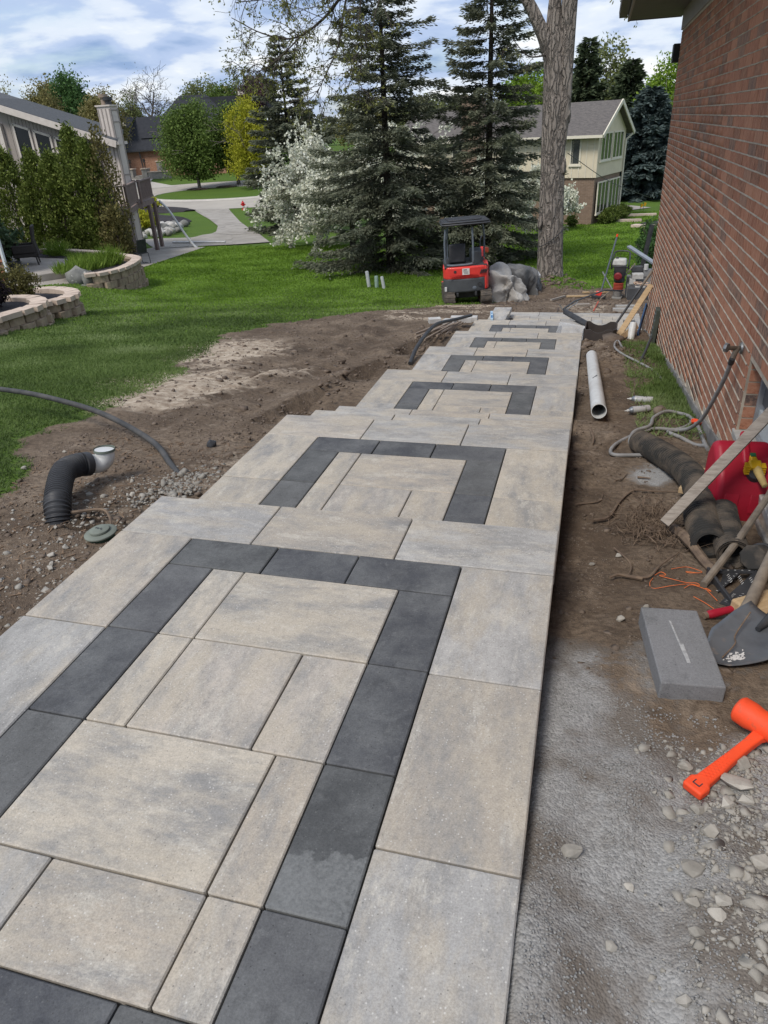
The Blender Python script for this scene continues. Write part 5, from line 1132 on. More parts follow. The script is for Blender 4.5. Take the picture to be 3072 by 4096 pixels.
stem(q, LT([(-1.06, 21.12, .2, .08), (-1.01, 21.12, 1.0, .14), (-.985, 21.12, 1.8, .165), (-.985, 21.12, 2.6, .16), (-.995, 21.12, 3.3, .17), (-1.0, 21.12, 4.1, .185), (-.92, 21.2, 5.6, .14), (-.7, 21.2, 9, .05)]), 20, 2)
stem(q, LT([(-1.33, 21.15, 2.6, .15), (-1.50, 21.12, 3.15, .17), (-1.70, 21.1, 3.55, .155), (-2.0, 21.05, 4.05, .135), (-2.6, 20.8, 4.9, .115), (-3.7, 20.2, 5.5, .09), (-5.0, 19.6, 5.3, .06), (-5.7, 19.2, 4.75, .045)]), 16, 3)
lump(q, (-.885-lo_.x, 21.1-lo_.y, 1.55-lo_.z), (.07, .1, .24), 7); lump(q, (-.90-lo_.x, 21.1-lo_.y, .42-lo_.z), (.07, .1, .2), 9); lump(q, (-1.42-lo_.x, 21.0-lo_.y, -.95-lo_.z), (.07, .10, .2), 12)
q.obj('trunk', M_BARK, bt_, smooth=70)
q = MB(); tips = []
random.seed(5)
def limb(pts, r0, r1, kids, L, dep=2, droop=.12):
    P = catmull(pts, 6); k = len(P); q.tube([p-lo_ for p in P], [r0+(r1-r0)*i/k for i in range(k)], 6, cap=False)
    for i in range(kids):
        j = random.randint(1, k-2); d = (P[j+1]-P[j-1]).normalized(); o_ = d.orthogonal(); o_.rotate(Matrix.Rotation(random.uniform(0, 6.3), 3, d))
        grow(q, P[j]-lo_, d*.6+o_*.8+Vector((-.3, 0, 0)), L*random.uniform(.6, 1.2), max(.010, r0*.30), dep, tips, .6, droop, 3, 3, 4, .0045, .26)
Y0 = 19.0
limb([(-5.0, 19.5, 5.3), (-5.8, Y0, 4.45), (-6.5, Y0, 3.85), (-7.3, Y0, 3.52), (-8.0, Y0-.2, 3.65), (-8.7, Y0-.3, 4.0)], .045, .008, 26, .75)
limb([(-7.0, Y0, 3.62), (-7.6, Y0-.2, 3.15), (-8.1, Y0-.3, 2.9), (-8.6, Y0-.4, 2.95)], .020, .006, 18, .55)
limb([(-5.7, 19.1, 4.75), (-5.95, Y0, 4.1), (-6.15, Y0-.1, 3.3), (-6.5, Y0-.2, 2.7), (-6.75, Y0-.2, 2.35)], .032, .007, 22, .6)
limb([(-5.4, 19.2, 4.9), (-5.6, Y0, 4.0), (-5.62, Y0, 3.2), (-5.7, Y0, 2.6), (-5.75, Y0, 2.1)], .024, .006, 20, .5)
limb([(-4.4, 19.7, 5.35), (-4.9, Y0, 4.5), (-5.2, Y0-.2, 3.8), (-5.3, Y0-.2, 3.3)], .022, .006, 7, .5)
limb([(-6.2, 19.0, 5.2), (-7.0, Y0, 4.6), (-7.8, Y0, 4.35), (-8.6, Y0-.2, 4.3)], .028, .007, 20, .65)
limb([(-1.0, 21.0, 5.2), (-.3, 19.5, 4.8), (.3, 18.6, 4.25), (.55, 18.3, 3.75)], .028, .006, 7, .55)
limb([(-.9, 21.0, 5.6), (.6, 19.0, 4.9), (.95, 18.0, 4.2)], .022, .006, 6, .5)
limb([(-1.5, 21.0, 2.9), (-1.9, 20.6, 2.9), (-2.3, 20.4, 3.3)], .022, .006, 4, .4, 1)
q.obj('branch', M_TWIG, bt_, smooth=60)
tp = [(np.array(p), np.array(d)) for p, d, k in tips]
P = np.repeat(np.array([p for p, d in tp]), 4, 0)+rng.normal(size=(len(tp)*4, 3))*.02; U = np.repeat(np.array([d for p, d in tp]), 4, 0)+rng.normal(size=(len(tp)*4, 3))*.6
cards('bud', L_BUD, bt_, P, U, .045+.05*rng.random(len(P)), .012+.010*rng.random(len(P)), rng.random(len(P)))
q = MB(); q.tube(catmull([(-1.47, 21.0, -1.57), (-1.30, 20.86, -1.50), (-1.10, 20.84, -1.38), (-.90, 20.92, -1.22), (-.80, 21.12, -1.12)], 5), .012, 6); tag(q.obj('rope', M_DARKM), 'dark rope tied aslant around the big tree trunk', 'rope')
q = MB(); q.tube(catmull([(-.83, 21.2, .72), (.5, 28, -.55), (2.6, 40, -2.2)], 6), .010, 5); tag(q.obj('cable', M_DARKM), 'thin dark cable running from the big tree down to the right', 'cable')

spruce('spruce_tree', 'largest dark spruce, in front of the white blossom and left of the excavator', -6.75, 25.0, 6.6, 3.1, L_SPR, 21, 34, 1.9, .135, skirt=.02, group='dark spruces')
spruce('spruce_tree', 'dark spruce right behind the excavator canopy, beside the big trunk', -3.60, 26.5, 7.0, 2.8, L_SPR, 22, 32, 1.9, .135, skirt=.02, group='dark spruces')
spruce('spruce_tree', 'smaller dark spruce left of the white blossom tree', -17.6, 43.5, 6.2, 3.2, L_SPR, 23, 30, 1.3, .22, skirt=.02, group='dark spruces')
def blossom(lab, x, y, top, rad, mid, n, per=26):
    z0 = Tz(x, y); t = thing('blossom_tree', lab, 'tree', (x, y, z0), group='white blossom trees'); q = MB(); tips = []; ch = mid-z0
    q.tube([(0, 0, -.1), (.05, 0, ch*.4), (0, .05, ch*.75)], [.16, .12, .09], 8, cap=False)
    for k in range(n):
        a = random.uniform(0, 2*PI); e = random.uniform(-.25, 1.0); s_ = random.uniform(.5, 1.0)
        tgt = Vector((math.cos(a)*rad[0]*math.cos(e), math.sin(a)*rad[1]*math.cos(e), ch+(top-mid)*math.sin(e)))*s_+Vector((0, 0, ch*.5*(1-s_)))
        b0 = Vector((0, 0, ch*random.uniform(.35, .75))); d = tgt-b0
        grow(q, b0, d, d.length*.72, .035, 3, tips, .42, .03, 4, 3, 4, .008, .12)
    q.obj('branch', M_TWIG, t, smooth=60)
    A = np.array([p[:] for p, d, k in tips]); D_ = np.array([d[:] for p, d, k in tips]); m_ = len(A)
    P = np.repeat(A, per, 0)-np.repeat(D_, per, 0)*(rng.random((m_*per, 1))*.45)+rng.normal(size=(m_*per, 3))*.075; tn = np.clip(np.repeat(rng.random(m_)*.5, per)+rng.random(m_*per)*.5, 0, 1)
    cards('blossom', L_WHT, t, P, unit(len(P)), .10+.06*rng.random(len(P)), .042+.02*rng.random(len(P)), tn); return t
random.seed(31)
blossom('large white blossom tree spreading behind the largest spruce', -10.7, 33.0, 1.55, (4.1, 2.5), -.6, 40)
blossom('white blossom tree glimpsed through the spruce beside the big trunk', -5.2, 35.5, .3, (3.0, 2.0), -1.2, 18)
blossom('small white blossom tree in front of the beige house corner', -1.75, 41.0, -1.05, (1.25, 1.1), -2.3, 10)
spruce('blue_spruce', 'full blue spruce right of the beige house', 3.25, 62.0, 3.0, 2.95, L_SPB, 24, 36, 1.7, .42, skirt=.0)
spruce('far_spruce', 'tall dark spruce behind the beige house roof', -1.7, 75.0, 7.3, 2.6, L_SPD, 25, 34, 1.0, .5, group='far spruces')
spruce('far_spruce', 'second far spruce, above the blue spruce', 1.9, 71.0, 5.3, 2.5, L_SPD, 26, 32, 1.0, .5, group='far spruces')
random.seed(41)
tree('spring_tree', 'pale green spring tree between the two far spruces', -.2, 86, 8.3, (3.2, 3), 4.0, L_PAL, 130, 26, .42, .2)
tree('green_tree', 'bright green tree beside the brick house eave', 4.75, 70, 5.5, (2.3, 2.2), .6, L_BRI, 260, 34, .34, .2)
tree('green_tree', 'bright green tree low behind the blue spruce', 3.3, 78, 4.2, (2.6, 2), .2, L_BRI, 160, 30, .36, .2)
tree('green_tree', 'yellow green tree glimpsed left of the big trunk', -6.4, 72, 5.4, (3.2, 3), 2.4, L_BRI, 200, 32, .36, .2)
for k, (x, y, tp_, r_, lm, lab) in enumerate([(-11, 80, 3.6, 4.5, L_OLV, 'olive spring tree far behind the largest spruce'), (-20, 92, 4.6, 5, L_PAL, 'pale spring tree far behind the blossom'), (-28.5, 96, 5.2, 4.5, L_OLV, 'olive spring tree far behind the smaller spruce'), (8.2, 84, 5.2, 3.6, L_GRN, 'mid green tree hidden mostly by the brick house corner'), (-3.6, 92, 5.5, 3.5, L_OLV, 'olive tree between far spruce and big trunk')]):
    tree('spring_tree', lab, x, y, tp_, (r_, r_*.8), tp_-3.4, lm, 150, 28, .42, .2, skel=True)
random.seed(43)
tree('maple_tree', 'round green maple on the road island', -42.4, 77.4, 4.9, (4.0, 3.6), .7, L_GRN, 430, 40, .33, .17, bottom=-2.7, group='island trees')
tree('maple_tree', 'second green maple behind, right of the first on the far verge', -39.6, 81.5, 4.6, (3.9, 3.4), .9, L_GRN, 380, 38, .33, .2, bottom=-2.5, group='island trees')
tree('yellow_tree', 'yellow green leafing tree at the island end', -35.0, 75.6, 5.4, (2.9, 2.6), .7, L_YEL, 320, 34, .28, .12, bias=.6, shell=.15, crad=.16)
tree('far_tree', 'rounded bronze green tree behind the left roof', -58.2, 75, 7.6, (2.55, 2.5), 3.2, L_BRN, 330, 34, .30, .2, shell=.2, group='far trees', bias=-.8)
tree('far_tree', 'deep green tree behind the bronze tree', -66.2, 90, 9.6, (4.0, 3.6), 5.2, L_DKG, 320, 36, .42, .25, group='far trees')
tree('far_tree', 'bare pale tree at the left frame edge', -66.8, 80, 8.4, (2.2, 2), 5.0, L_OLV, 60, 14, .3, .18, depth=4, group='far trees')
tree('far_tree', 'bronze tree left of the pale chimney', -57.8, 85, 6.9, (3.2, 3), 3.2, L_BRN, 300, 30, .34, .2, shell=.25, group='far trees')
tree('far_tree', 'olive tree behind the brick house roof', -67.5, 106, 7.6, (3.0, 2.6), 4.0, L_PAL, 190, 24, .34, .2, shell=.2, group='far trees')
tree('far_tree', 'small green tree touching the chimney side', -57.2, 80, 3.2, (2.2, 2), .6, L_GRN, 220, 30, .34, .2, shell=.25, group='far trees')
tree('bare_tree', 'tall bare tree above the dark roofed brick house', -66.5, 110, 11.6, (4, 4), 5.8, L_OLV, 30, 8, .3, .32, M_TWIG, depth=5, kids=4, group='far trees')
tree('far_tree', 'pale leafing tree above the brick house ridge', -60.6, 116, 9.5, (4.6, 4), 5.0, L_PAL, 260, 26, .45, .25, group='far trees', bias=-.5)
tree('far_tree', 'green tree right of the pale leafing tree', -53.6, 111, 8.6, (4.6, 4), 4.6, L_GRN, 260, 30, .45, .25, group='far trees')
tree('far_tree', 'purple leaved tree above the yellow tree', -44.4, 100, 8.3, (2.7, 2.5), 5.4, L_PUR, 200, 30, .38, .2, group='far trees')
# far belt of woodland that closes the horizon
Pf, Uf, Tf = [], [], []
for k in range(75):
    a = random.uniform(-1.15, .75); d = random.uniform(150, 210); x, y = math.sin(a)*d, math.cos(a)*d; h = random.uniform(5.5, 9.5); r_ = random.uniform(4, 7)
    p, u, tn = blob_leaves((x, y, -2.3+h*.5), (r_, r_, h*.55), 40, 16, 1.0, .3, .2); Pf.append(p); Uf.append(u); Tf.append(tn)
Pf = np.concatenate(Pf); wo_ = cards('far_woodland', leafmat('far_woodland', (.045, .050, .026), (.085, .085, .042), (.11, .12, .06)), None, Pf, np.concatenate(Uf), 1.3, .45, np.concatenate(Tf)); tag(wo_, 'belt of distant spring woodland along the horizon', 'woodland', kind='stuff')

# arborvitae hedge
def arbor(lab, x, y, top, r, m, n=2600, sparse=False, seed=1):
    random.seed(seed); z0 = Tz(x, y); Hh = top-z0; t = thing('arborvitae', lab, 'hedge tree', (x, y, z0), group='arborvitae hedge')
    q = MB(); tips = []; q.tube([(0, 0, -.1), (.03, .02, Hh*.5), (0, 0, Hh*.95)], [.07, .05, .012], 6, cap=False)
    for k in range(14): 
        f = random.uniform(.1, .9); a = random.uniform(0, 6.3); q.tube([(0, 0, Hh*f), (math.cos(a)*r*.8, math.sin(a)*r*.8, Hh*f+.4)], [.02, .006], 4, cap=False)
    q.obj('trunk', M_TWIG, t)
    nc = n//12; f = rng.random(nc)**.9; a = rng.random(nc)*2*PI; env = r*np.minimum(1, (1-f)*2.6+.12)*(.80+.2*np.sin(f*19+a*2+seed))
    rr = env*(.70+.42*rng.random(nc)); c = np.stack([np.cos(a)*rr, np.sin(a)*rr, f*Hh], 1); per = 22 if not sparse else 12
    P = np.repeat(c, per, 0)+rng.normal(size=(nc*per, 3))*np.array([.09, .09, .14]); U = np.repeat(np.stack([np.cos(a)*.5, np.sin(a)*.5, np.ones(nc)*.9], 1), per, 0)+rng.normal(size=(nc*per, 3))*.5
    tn = np.clip(np.repeat(rng.random(nc)*.6+.1*np.sin(f*30), per)+rng.random(nc*per)*.4, 0, 1)
    cards('foliage', m, t, P, U, .085+.07*rng.random(len(P)), .026+.018*rng.random(len(P)), tn)
arbor('arborvitae at the left frame edge, below the gable', -23.7, 27.2, 1.35, .95, L_ARB, 5200, seed=51)
arbor('arborvitae under the left gable window', -22.3, 27.2, 1.25, .80, L_ARB, 4800, seed=52)
arbor('arborvitae between the two gable windows', -21.35, 27.1, 1.15, .75, L_ARB, 4600, seed=53)
arbor('tallest arborvitae, right of the dark gable windows', -20.2, 27.1, 1.95, .85, L_ARB, 5600, seed=54)
arbor('arborvitae fused to the tallest one, toward the deck', -19.45, 26.9, 1.55, .75, L_ARB, 4400, seed=55)
arbor('thin browned arborvitae in front of the deck', -18.75, 26.8, 2.0, .62, L_ARB2, 2600, True, seed=56)
arbor('short browned arborvitae at the foot of the deck', -18.35, 26.2, -.9, .55, L_ARB2, 1800, seed=57)

# ================================================================== ROADS AND DRIVES
M_DRV = mat('driveway_concrete', (.36, .33, .29), (.26, .238, .205), .8, .9, .2, 20, c3=(.19, .175, .16), s3=2.2, amt3=.42); M_ROAD = mat('road_concrete', (.40, .365, .315), (.34, .31, .27), .35, .9, .2, 12); M_KERB = mat('kerb_concrete', (.47, .44, .39), (.40, .37, .33), 1.5, .9, .2)
def draped(name, poly, lift, m, parent=None, lab=None, kind='structure', thick=.0):
    bm = bmesh.new(); vs = [bm.verts.new((x, y, 0)) for x, y in poly]; bm.faces.new(vs)
    for y in sorted(set(YB+YR)):
        g = bm.verts[:]+bm.edges[:]+bm.faces[:]; bmesh.ops.bisect_plane(bm, geom=g, plane_co=(0, y, 0), plane_no=(0, 1, 0))
    for x in np.arange(-80, 10, 4.0):
        g = bm.verts[:]+bm.edges[:]+bm.faces[:]; bmesh.ops.bisect_plane(bm, geom=g, plane_co=(x, 0, 0), plane_no=(1, 0, 0))
    for v in bm.verts: v.co.z = Tz(v.co.x, v.co.y)+lift
    bmesh.ops.recalc_face_normals(bm, faces=bm.faces)
    if sum(f.normal.z for f in bm.faces) < 0: bmesh.ops.reverse_faces(bm, faces=bm.faces)
    me = bpy.data.meshes.new(name); bm.to_mesh(me); bm.free(); me.materials.append(m); o = bpy.data.objects.new(name, me); link(o, parent)
    if parent is None: tag(o, lab, kind=kind)
    return o
def ell(cx, cy, rx, ry, n=48, a0=0, a1=2*PI): return [(cx+rx*math.cos(a0+(a1-a0)*i/n), cy+ry*math.sin(a0+(a1-a0)*i/n)) for i in range(n)]
draped('road', ell(-36.5, 73.6, 21, 12.0), .03, M_ROAD, lab='pale concrete road curling around a grass island')
isl = draped('island', ell(-37.6, 73.6, 7.6, 4.9), .16, MATS['ground'], lab='kerbed grass island in the road')
q = MB(); K = ell(-37.6, 73.6, 7.75, 5.05, 64); n = len(K); vs = []
for x, y in K:
    ux, uy = (x+37.6)/7.75, (y-73.6)/5.05; z = Tz(x, y)
    vs += [(x+ux*.45, y+uy*.45, z+.034), (x+ux*.28, y+uy*.28, z+.17), (x, y, z+.18), (x-.05*ux, y-.05*uy, z+.0)]
q.add(vs, [(i*4+j, ((i+1) % n)*4+j, ((i+1) % n)*4+j+1, i*4+j+1) for i in range(n) for j in range(3)]); q.obj('kerb', M_KERB, isl, smooth=30)
ia_ = isl.data.attributes.new('mask', 'FLOAT_COLOR', 'POINT'); ia_.data.foreach_set('color', np.zeros(4*len(isl.data.vertices), np.float32))
for x, y, r_ in [(-42.4, 77.0, 1.3), (-39.7, 78.4, 1.2)]:
    q = MB(); lump(q, (x, y, Tz(x, y)+.12), (r_, r_*.8, .22), 5, 3); tag(q.obj('mulch_ring', mat('dark_mulch', (.045, .033, .026), (.075, .055, .042), 30, .95, .6) if 'dark_mulch' not in MATS else MATS['dark_mulch']), 'mound of mulch around the %s island maple' % ('front' if x < -41 else 'rear'), 'mulch')
# neighbour's drive, poured in slabs
drv = draped('driveway', [(-16.1, 35.62), (-21.0, 32.9), (-25.2, 38.6), (-24.5, 39.0), (-22.8, 39.6), (-22.95, 42.4), (-23.4, 43.9), (-25.4, 48.1), (-28.6, 53.0), (-34.9, 62.0), (-31.25, 61.7), (-24.0, 49.1), (-19.75, 42.2)], .034, M_DRV, lab='neighbour concrete driveway running down to the road')
for P in [[(-16.0, 35.62), (-17.45, 34.55), (-20.85, 41.0), (-19.69, 42.24)], [(-17.53, 34.50), (-19.5, 33.75), (-22.6, 39.5), (-23.0, 41.4), (-22.9, 42.4), (-20.93, 41.05)], [(-19.58, 33.70), (-21.0, 32.8), (-25.4, 38.6), (-24.5, 39.1), (-22.7, 39.45)],
          [(-19.75, 42.33), (-20.9, 41.15), (-22.95, 42.55), (-23.4, 43.9), (-24.5, 46.3), (-25.4, 48.1), (-24.0, 49.2)], [(-24.07, 49.3), (-25.45, 48.2), (-28.6, 53.0), (-31.7, 57.8), (-29.0, 57.2)], [(-29.05, 57.3), (-31.75, 57.9), (-33.5, 60.3), (-34.9, 62.0), (-31.25, 61.7)]]:
    draped('concrete_slab', P, .05, M_DRV, drv)
draped('far_driveway', [(-47.5, 81.5), (-52, 80.0), (-57, 86), (-62, 91.5), (-63.5, 95.5), (-58.5, 95.5), (-55, 88)], .05, MATS['kerb_concrete'], lab='pale driveway curving up to the dark roofed brick house')
draped('lower_patio', [(-17.0, 25.6), (-18.6, 33.6), (-21.6, 34.0), (-21.2, 27.0)], .03, M_DRV, lab='concrete walk under the neighbour deck')
draped('side_walk', [(.9, 51.5), (3.6, 54.5), (2.0, 57.0), (.6, 54)], .04, M_DRV, lab='grey walk beside the beige house')

# fire hydrant
hy = thing('fire_hydrant', 'red fire hydrant with a white band at the road edge', 'hydrant', gz(-29.5, 61.0))
M_HYD = mat('hydrant_red', (.50, .020, .022), (.42, .018, .02), 5, .5, .05)
q = MB(); q.lathe([(.17, 0), (.17, .05), (.11, .07), (.11, .50), (.15, .52), (.15, .56), (.10, .60), (.07, .66), (.035, .68), (.035, .74)], 16); q.obj('barrel', M_HYD, hy)
q = MB(); q.lathe([(.113, .20), (.113, .30)], 16); q.obj('band', M_PVC, hy)
for s in (-1, 1):
    q = MB(); q.lathe([(.06, .08), (.06, .20), (.035, .22)], 12, Matrix.Translation((0, 0, .43)) @ Matrix.Rotation(s*PI/2, 4, 'Y')); q.obj('nozzle', M_HYD, hy)

# ================================================================== LEFT YARD
M_RB = mat('tan_wall_block', (.38, .30, .215), (.25, .195, .14), 9, .95, .8, 22, rand=.12, dist=.012); M_RC = mat('tan_cap_block', (.55, .445, .36), (.46, .37, .30), 7, .9, .3, 40, rand=.10)
M_MUL = mat('black_mulch', (.022, .020, .022), (.055, .050, .052), 45, .95, .9, 40, dist=.015)
def walk(poly, step):
    P = [Vector((x, y, 0)) for x, y in poly]; out = []; seg = 0; acc = 0.0
    for a, b in zip(P, P[1:]):
        L = (b-a).length; t = -acc
        while t+step <= L+1e-6:
            t += step; 
            out.append((a+(b-a)*((t-step/2)/L), (b-a).normalized()))
        acc = L-t
    return out
def smooth_poly(poly, k=10): return [(p.x, p.y) for p in catmull([(x, y, 0) for x, y in poly], k)]
def ret_wall(name, lab, poly, ztop, courses, ch, bl, depth=.24, batter=.035, cap=.09, side=1):
    p = smooth_poly(poly); t = thing(name, lab, 'retaining wall', (poly[0][0], poly[0][1], ztop-courses*ch-cap)); lo = Vector(t.location)
    bmx = {}
    for c in range(courses+1):
        st = bl if c else bl*.72
        for i, (pt, d) in enumerate(walk(p, st)):
            nrm = Vector((d.y, -d.x, 0))*side; o = nrm*(batter*(c-1) if c else .02); off = d*(st*.5 if c % 2 else 0)
            h = ch-.008 if c else cap; z = ztop-cap-(c-.5)*ch if c else ztop-cap/2
            key = (c > 0, round(h, 3))
            if key not in bmx:
                q = MB(); w = st-.012
                if c: q.prism([(-w/2, -depth/2), (w/2, -depth/2), (w/2, depth/2-.02), (w*.28, depth/2+.012), (-w*.28, depth/2+.012), (-w/2, depth/2-.02)], -h/2, h/2)
                else: q.prism([(-w/2, -depth*.62), (w/2, -depth*.62), (w/2, depth*.62), (-w/2, depth*.62)], -h/2, h/2)
                me = q.mesh('block', 0); me.materials.append(M_RB if c else M_RC); bmx[key] = me
            b = bpy.data.objects.new('block' if c else 'cap_block', bmx[key]); b.location = pt+o+off+Vector((0, 0, z))-lo+Vector((0, 0, random.uniform(-.004, .004)))
            b.rotation_euler = (0, 0, math.atan2(-nrm.x, nrm.y)+random.uniform(-.02, .02)); link(b, t)
    return t
ret_wall('retaining_wall', 'tall tan block retaining wall holding the raised patio bed', [(-14.15, 18.25), (-13.72, 18.75), (-13.68, 19.6), (-14.2, 21.0), (-15.3, 21.75), (-17.0, 22.5), (-19.6, 23.1)], -1.76, 5, .20, .42, side=1)
ret_wall('planter_wall', 'curved tan block planter with black mulch and a bronze green shrub', [(-12.1, 11.9), (-11.3, 11.92), (-10.7, 12.1), (-10.44, 12.5), (-10.5, 12.95), (-10.85, 13.32), (-11.4, 13.5), (-12.0, 13.4)], -1.18, 3, .15, .34, side=1)
ret_wall('planter_wall', 'curved tan block planter with a dark purple shrub, nearest the left edge', [(-10.9, 9.9), (-10.1, 10.1), (-9.93, 10.6), (-9.9, 11.1), (-10.1, 11.5), (-10.55, 11.78), (-11.2, 11.8)], -1.0, 4, .15, .34, side=1)
ret_wall('planter_wall', 'end of a tan block planter cut by the left frame edge', [(-10.6, 8.6), (-9.75, 8.9), (-9.6, 9.4), (-9.75, 9.85), (-10.3, 10.0)], -.92, 3, .15, .34, side=1)
def soil_bed(lab, poly, z, m=None):
    q = MB(); q.prism(poly, z-.3, z); tag(q.obj('mulch_bed', m or M_MUL, smooth=0), lab, 'mulch')
soil_bed('black mulch filling the planter of the bronze green shrub', [(-12.1, 11.95), (-11.2, 12.0), (-10.75, 12.2), (-10.55, 12.5), (-10.6, 12.9), (-10.9, 13.2), (-12, 13.3)], -1.25)
soil_bed('black mulch filling the planter of the purple shrub', [(-11.3, 9.95), (-10.15, 10.2), (-10.02, 10.7), (-10.0, 11.1), (-10.2, 11.45), (-10.6, 11.68), (-11.3, 11.7)], -1.07)
soil_bed('dark soil of the raised bed behind the tall retaining wall', [(-15.65, 19.8), (-14.65, 19.35), (-14.0, 18.6), (-13.85, 18.9), (-13.85, 19.7), (-14.35, 20.95), (-15.4, 21.6), (-17.1, 22.35), (-19.6, 22.95), (-19.6, 22.3), (-16.2, 21.6)], -1.90)
M_EXP = mat('exposed_aggregate', (.36, .325, .285), (.29, .26, .225), 3, .95, .5, 120, c3=(.20, .175, .15), s3=160, amt3=.44)
q = MB(); q.prism([(-22.5, 18.4), (-16.4, 18.95), (-15.75, 19.8), (-16.1, 21.7), (-17.2, 22.3), (-19.4, 22.95), (-24, 23.4)], -2.4, -1.92); pat = q.obj('patio', M_EXP, smooth=0, bev=.02); tag(pat, 'raised patio of pale exposed aggregate concrete', kind='structure')
q = MB(); q.prism([(-17.0, 17.9), (-15.6, 18.5), (-14.75, 19.2), (-14.6, 19.5), (-15.7, 19.76), (-16.4, 18.9), (-17.2, 18.6)], -2.6, -2.13); so_ = q.obj('patio_step', M_EXP, pat, smooth=0, bev=.02); so_.matrix_parent_inverse = Matrix.Translation(-pat.location); so_.location = (0, 0, 0)
M_BOUL = mat('grey_boulder', (.25, .245, .225), (.135, .135, .125), 3, .9, .5, 20, rand=.15, c3=(.45, .44, .41), s3=6, amt3=.40)
def hull(q, c, r, seed, n=15):
    rs = np.random.default_rng(seed); P = rs.normal(size=(n, 3)); P /= np.linalg.norm(P, axis=1)[:, None]; P *= rs.uniform(.78, 1.05, (n, 1))
    bm = bmesh.new()
    for p in P: bm.verts.new((c[0]+p[0]*r[0], c[1]+p[1]*r[1], c[2]+p[2]*r[2]))
    bmesh.ops.convex_hull(bm, input=bm.verts[:]); bmesh.ops.delete(bm, geom=[v for v in bm.verts if not v.link_faces], context='VERTS')
    bm.verts.index_update(); q.add([v.co[:] for v in bm.verts], [tuple(v.index for v in f.verts) for f in bm.faces]); bm.free(); return q
def rock(x, y, r, lab, seed, name='boulder', m=None, group=None, z=None, cat='boulder'):
    q = MB(); zz = Tz(x, y) if z is None else z
    if name == 'stone':
        hull(q, (x, y, zz+r[2]*.55), r, seed); return tag(q.obj(name, m, smooth=20, bev=min(r)*.12, seg=1), lab, cat, group)
    lump(q, (x, y, zz+r[2]*.55), r, seed, 2); return tag(q.obj(name, m or M_BOUL, smooth=50), lab, cat, group)
rock(-14.75, 18.75, (.34, .26, .28), 'largest grey boulder at the end of the patio step', 61, z=-2.12); rock(-14.25, 18.55, (.22, .2, .26), 'upright grey boulder leaning on the retaining wall end', 62, z=-2.1); rock(-14.35, 18.35, (.18, .13, .10), 'small pale boulder in front of the retaining wall end', 63, z=-2.22)
# garden plants
L_SHB = leafmat('bronze_shrub_leaves', (.07, .066, .02), (.13, .118, .035), (.19, .175, .06)); L_SHP = leafmat('purple_shrub_leaves', (.010, .007, .009), (.022, .014, .018), (.04, .028, .034)); L_BOX = leafmat('boxwood_leaves', (.055, .085, .014), (.105, .145, .026), (.17, .20, .045)); L_BIG = leafmat('broad_green_leaves', (.05, .09, .04), (.085, .135, .065), (.13, .18, .10)); L_LILY = leafmat('daylily_blades', (.10, .17, .02), (.17, .26, .035), (.25, .34, .07), trans=.35)
def shrub(lab, x, y, z, rad, lm, n=70, per=34, leaf=.05, name='shrub', group=None):
    t = thing(name, lab, 'shrub', (x, y, z), group=group); q = MB(); tips = []
    for k in range(5): grow(q, (0, 0, -.05), (random.gauss(0, .5), random.gauss(0, .5), 1), rad[2]*1.0, .02, 2, tips, n=4, kids=2)
    q.obj('stem', M_TWIG, t); P, U, tn = blob_leaves((0, 0, rad[2]*.85), rad, n, per, leaf, .45, .15, .02); cards('foliage', lm, t, P, U, leaf*(.7+.7*rng.random(len(P))), leaf*.32, tn); return t
random.seed(71)
shrub('bronze green ball shrub in the curved planter', -11.35, 12.45, -1.25, (.52, .5, .42), L_SHB, 110, 40)
shrub('dark purple shrub in the planter at the left edge', -10.75, 11.0, -1.07, (.48, .5, .40), L_SHP, 110, 40)
shrub('broad leaved green shrub by the wicker chair', -19.0, 20.6, -1.92, (.75, .7, .85), L_BIG, 60, 20, .16)
def blades(name, lab, pts, h, m, n, w=.012, lean=.5, kind=None, cat='plant'):
    P = []; 
    for (x, y, z, r) in pts:
        a = rng.random(n)*2*PI; d = r*np.sqrt(rng.random(n)); P.append(np.stack([x+np.cos(a)*d, y+np.sin(a)*d, np.full(n, z)], 1))
    P = np.concatenate(P); U = rng.normal(size=P.shape)*lean; U[:, 2] = 1; o = cards(name, m, None, P, U, h*(.6+.7*rng.random(len(P))), w, rng.random(len(P)), loc=P.mean(0)); return tag(o, lab, cat, kind=kind)
blades('daylily_bed', 'dense bed of bright green daylily leaves beside the patio', [(-15.3+.1*k, 19.3+.42*k, -1.92, .55) for k in range(4)]+[(-16.0, 20.6, -1.92, .4)], .34, L_LILY, 420, .017, .45, 'stuff')
blades('ornamental_grass', 'tuft of long pale ornamental grass in the raised bed', [(-14.9, 20.6, -1.9, .30)], .58, L_LILY, 420, .010, .55); blades('ornamental_grass', 'tuft of ornamental grass at the back of the patio', [(-18.3, 22.45, -1.92, .32)], .55, L_LILY, 420, .010, .55)
blades('ground_cover', 'low green ground cover along the back of the patio', [(-17.2+.55*-k, 22.3+.18*k, -1.92, .30) for k in range(-2, 4)], .18, L_LILY, 160, .014, .6, 'stuff')
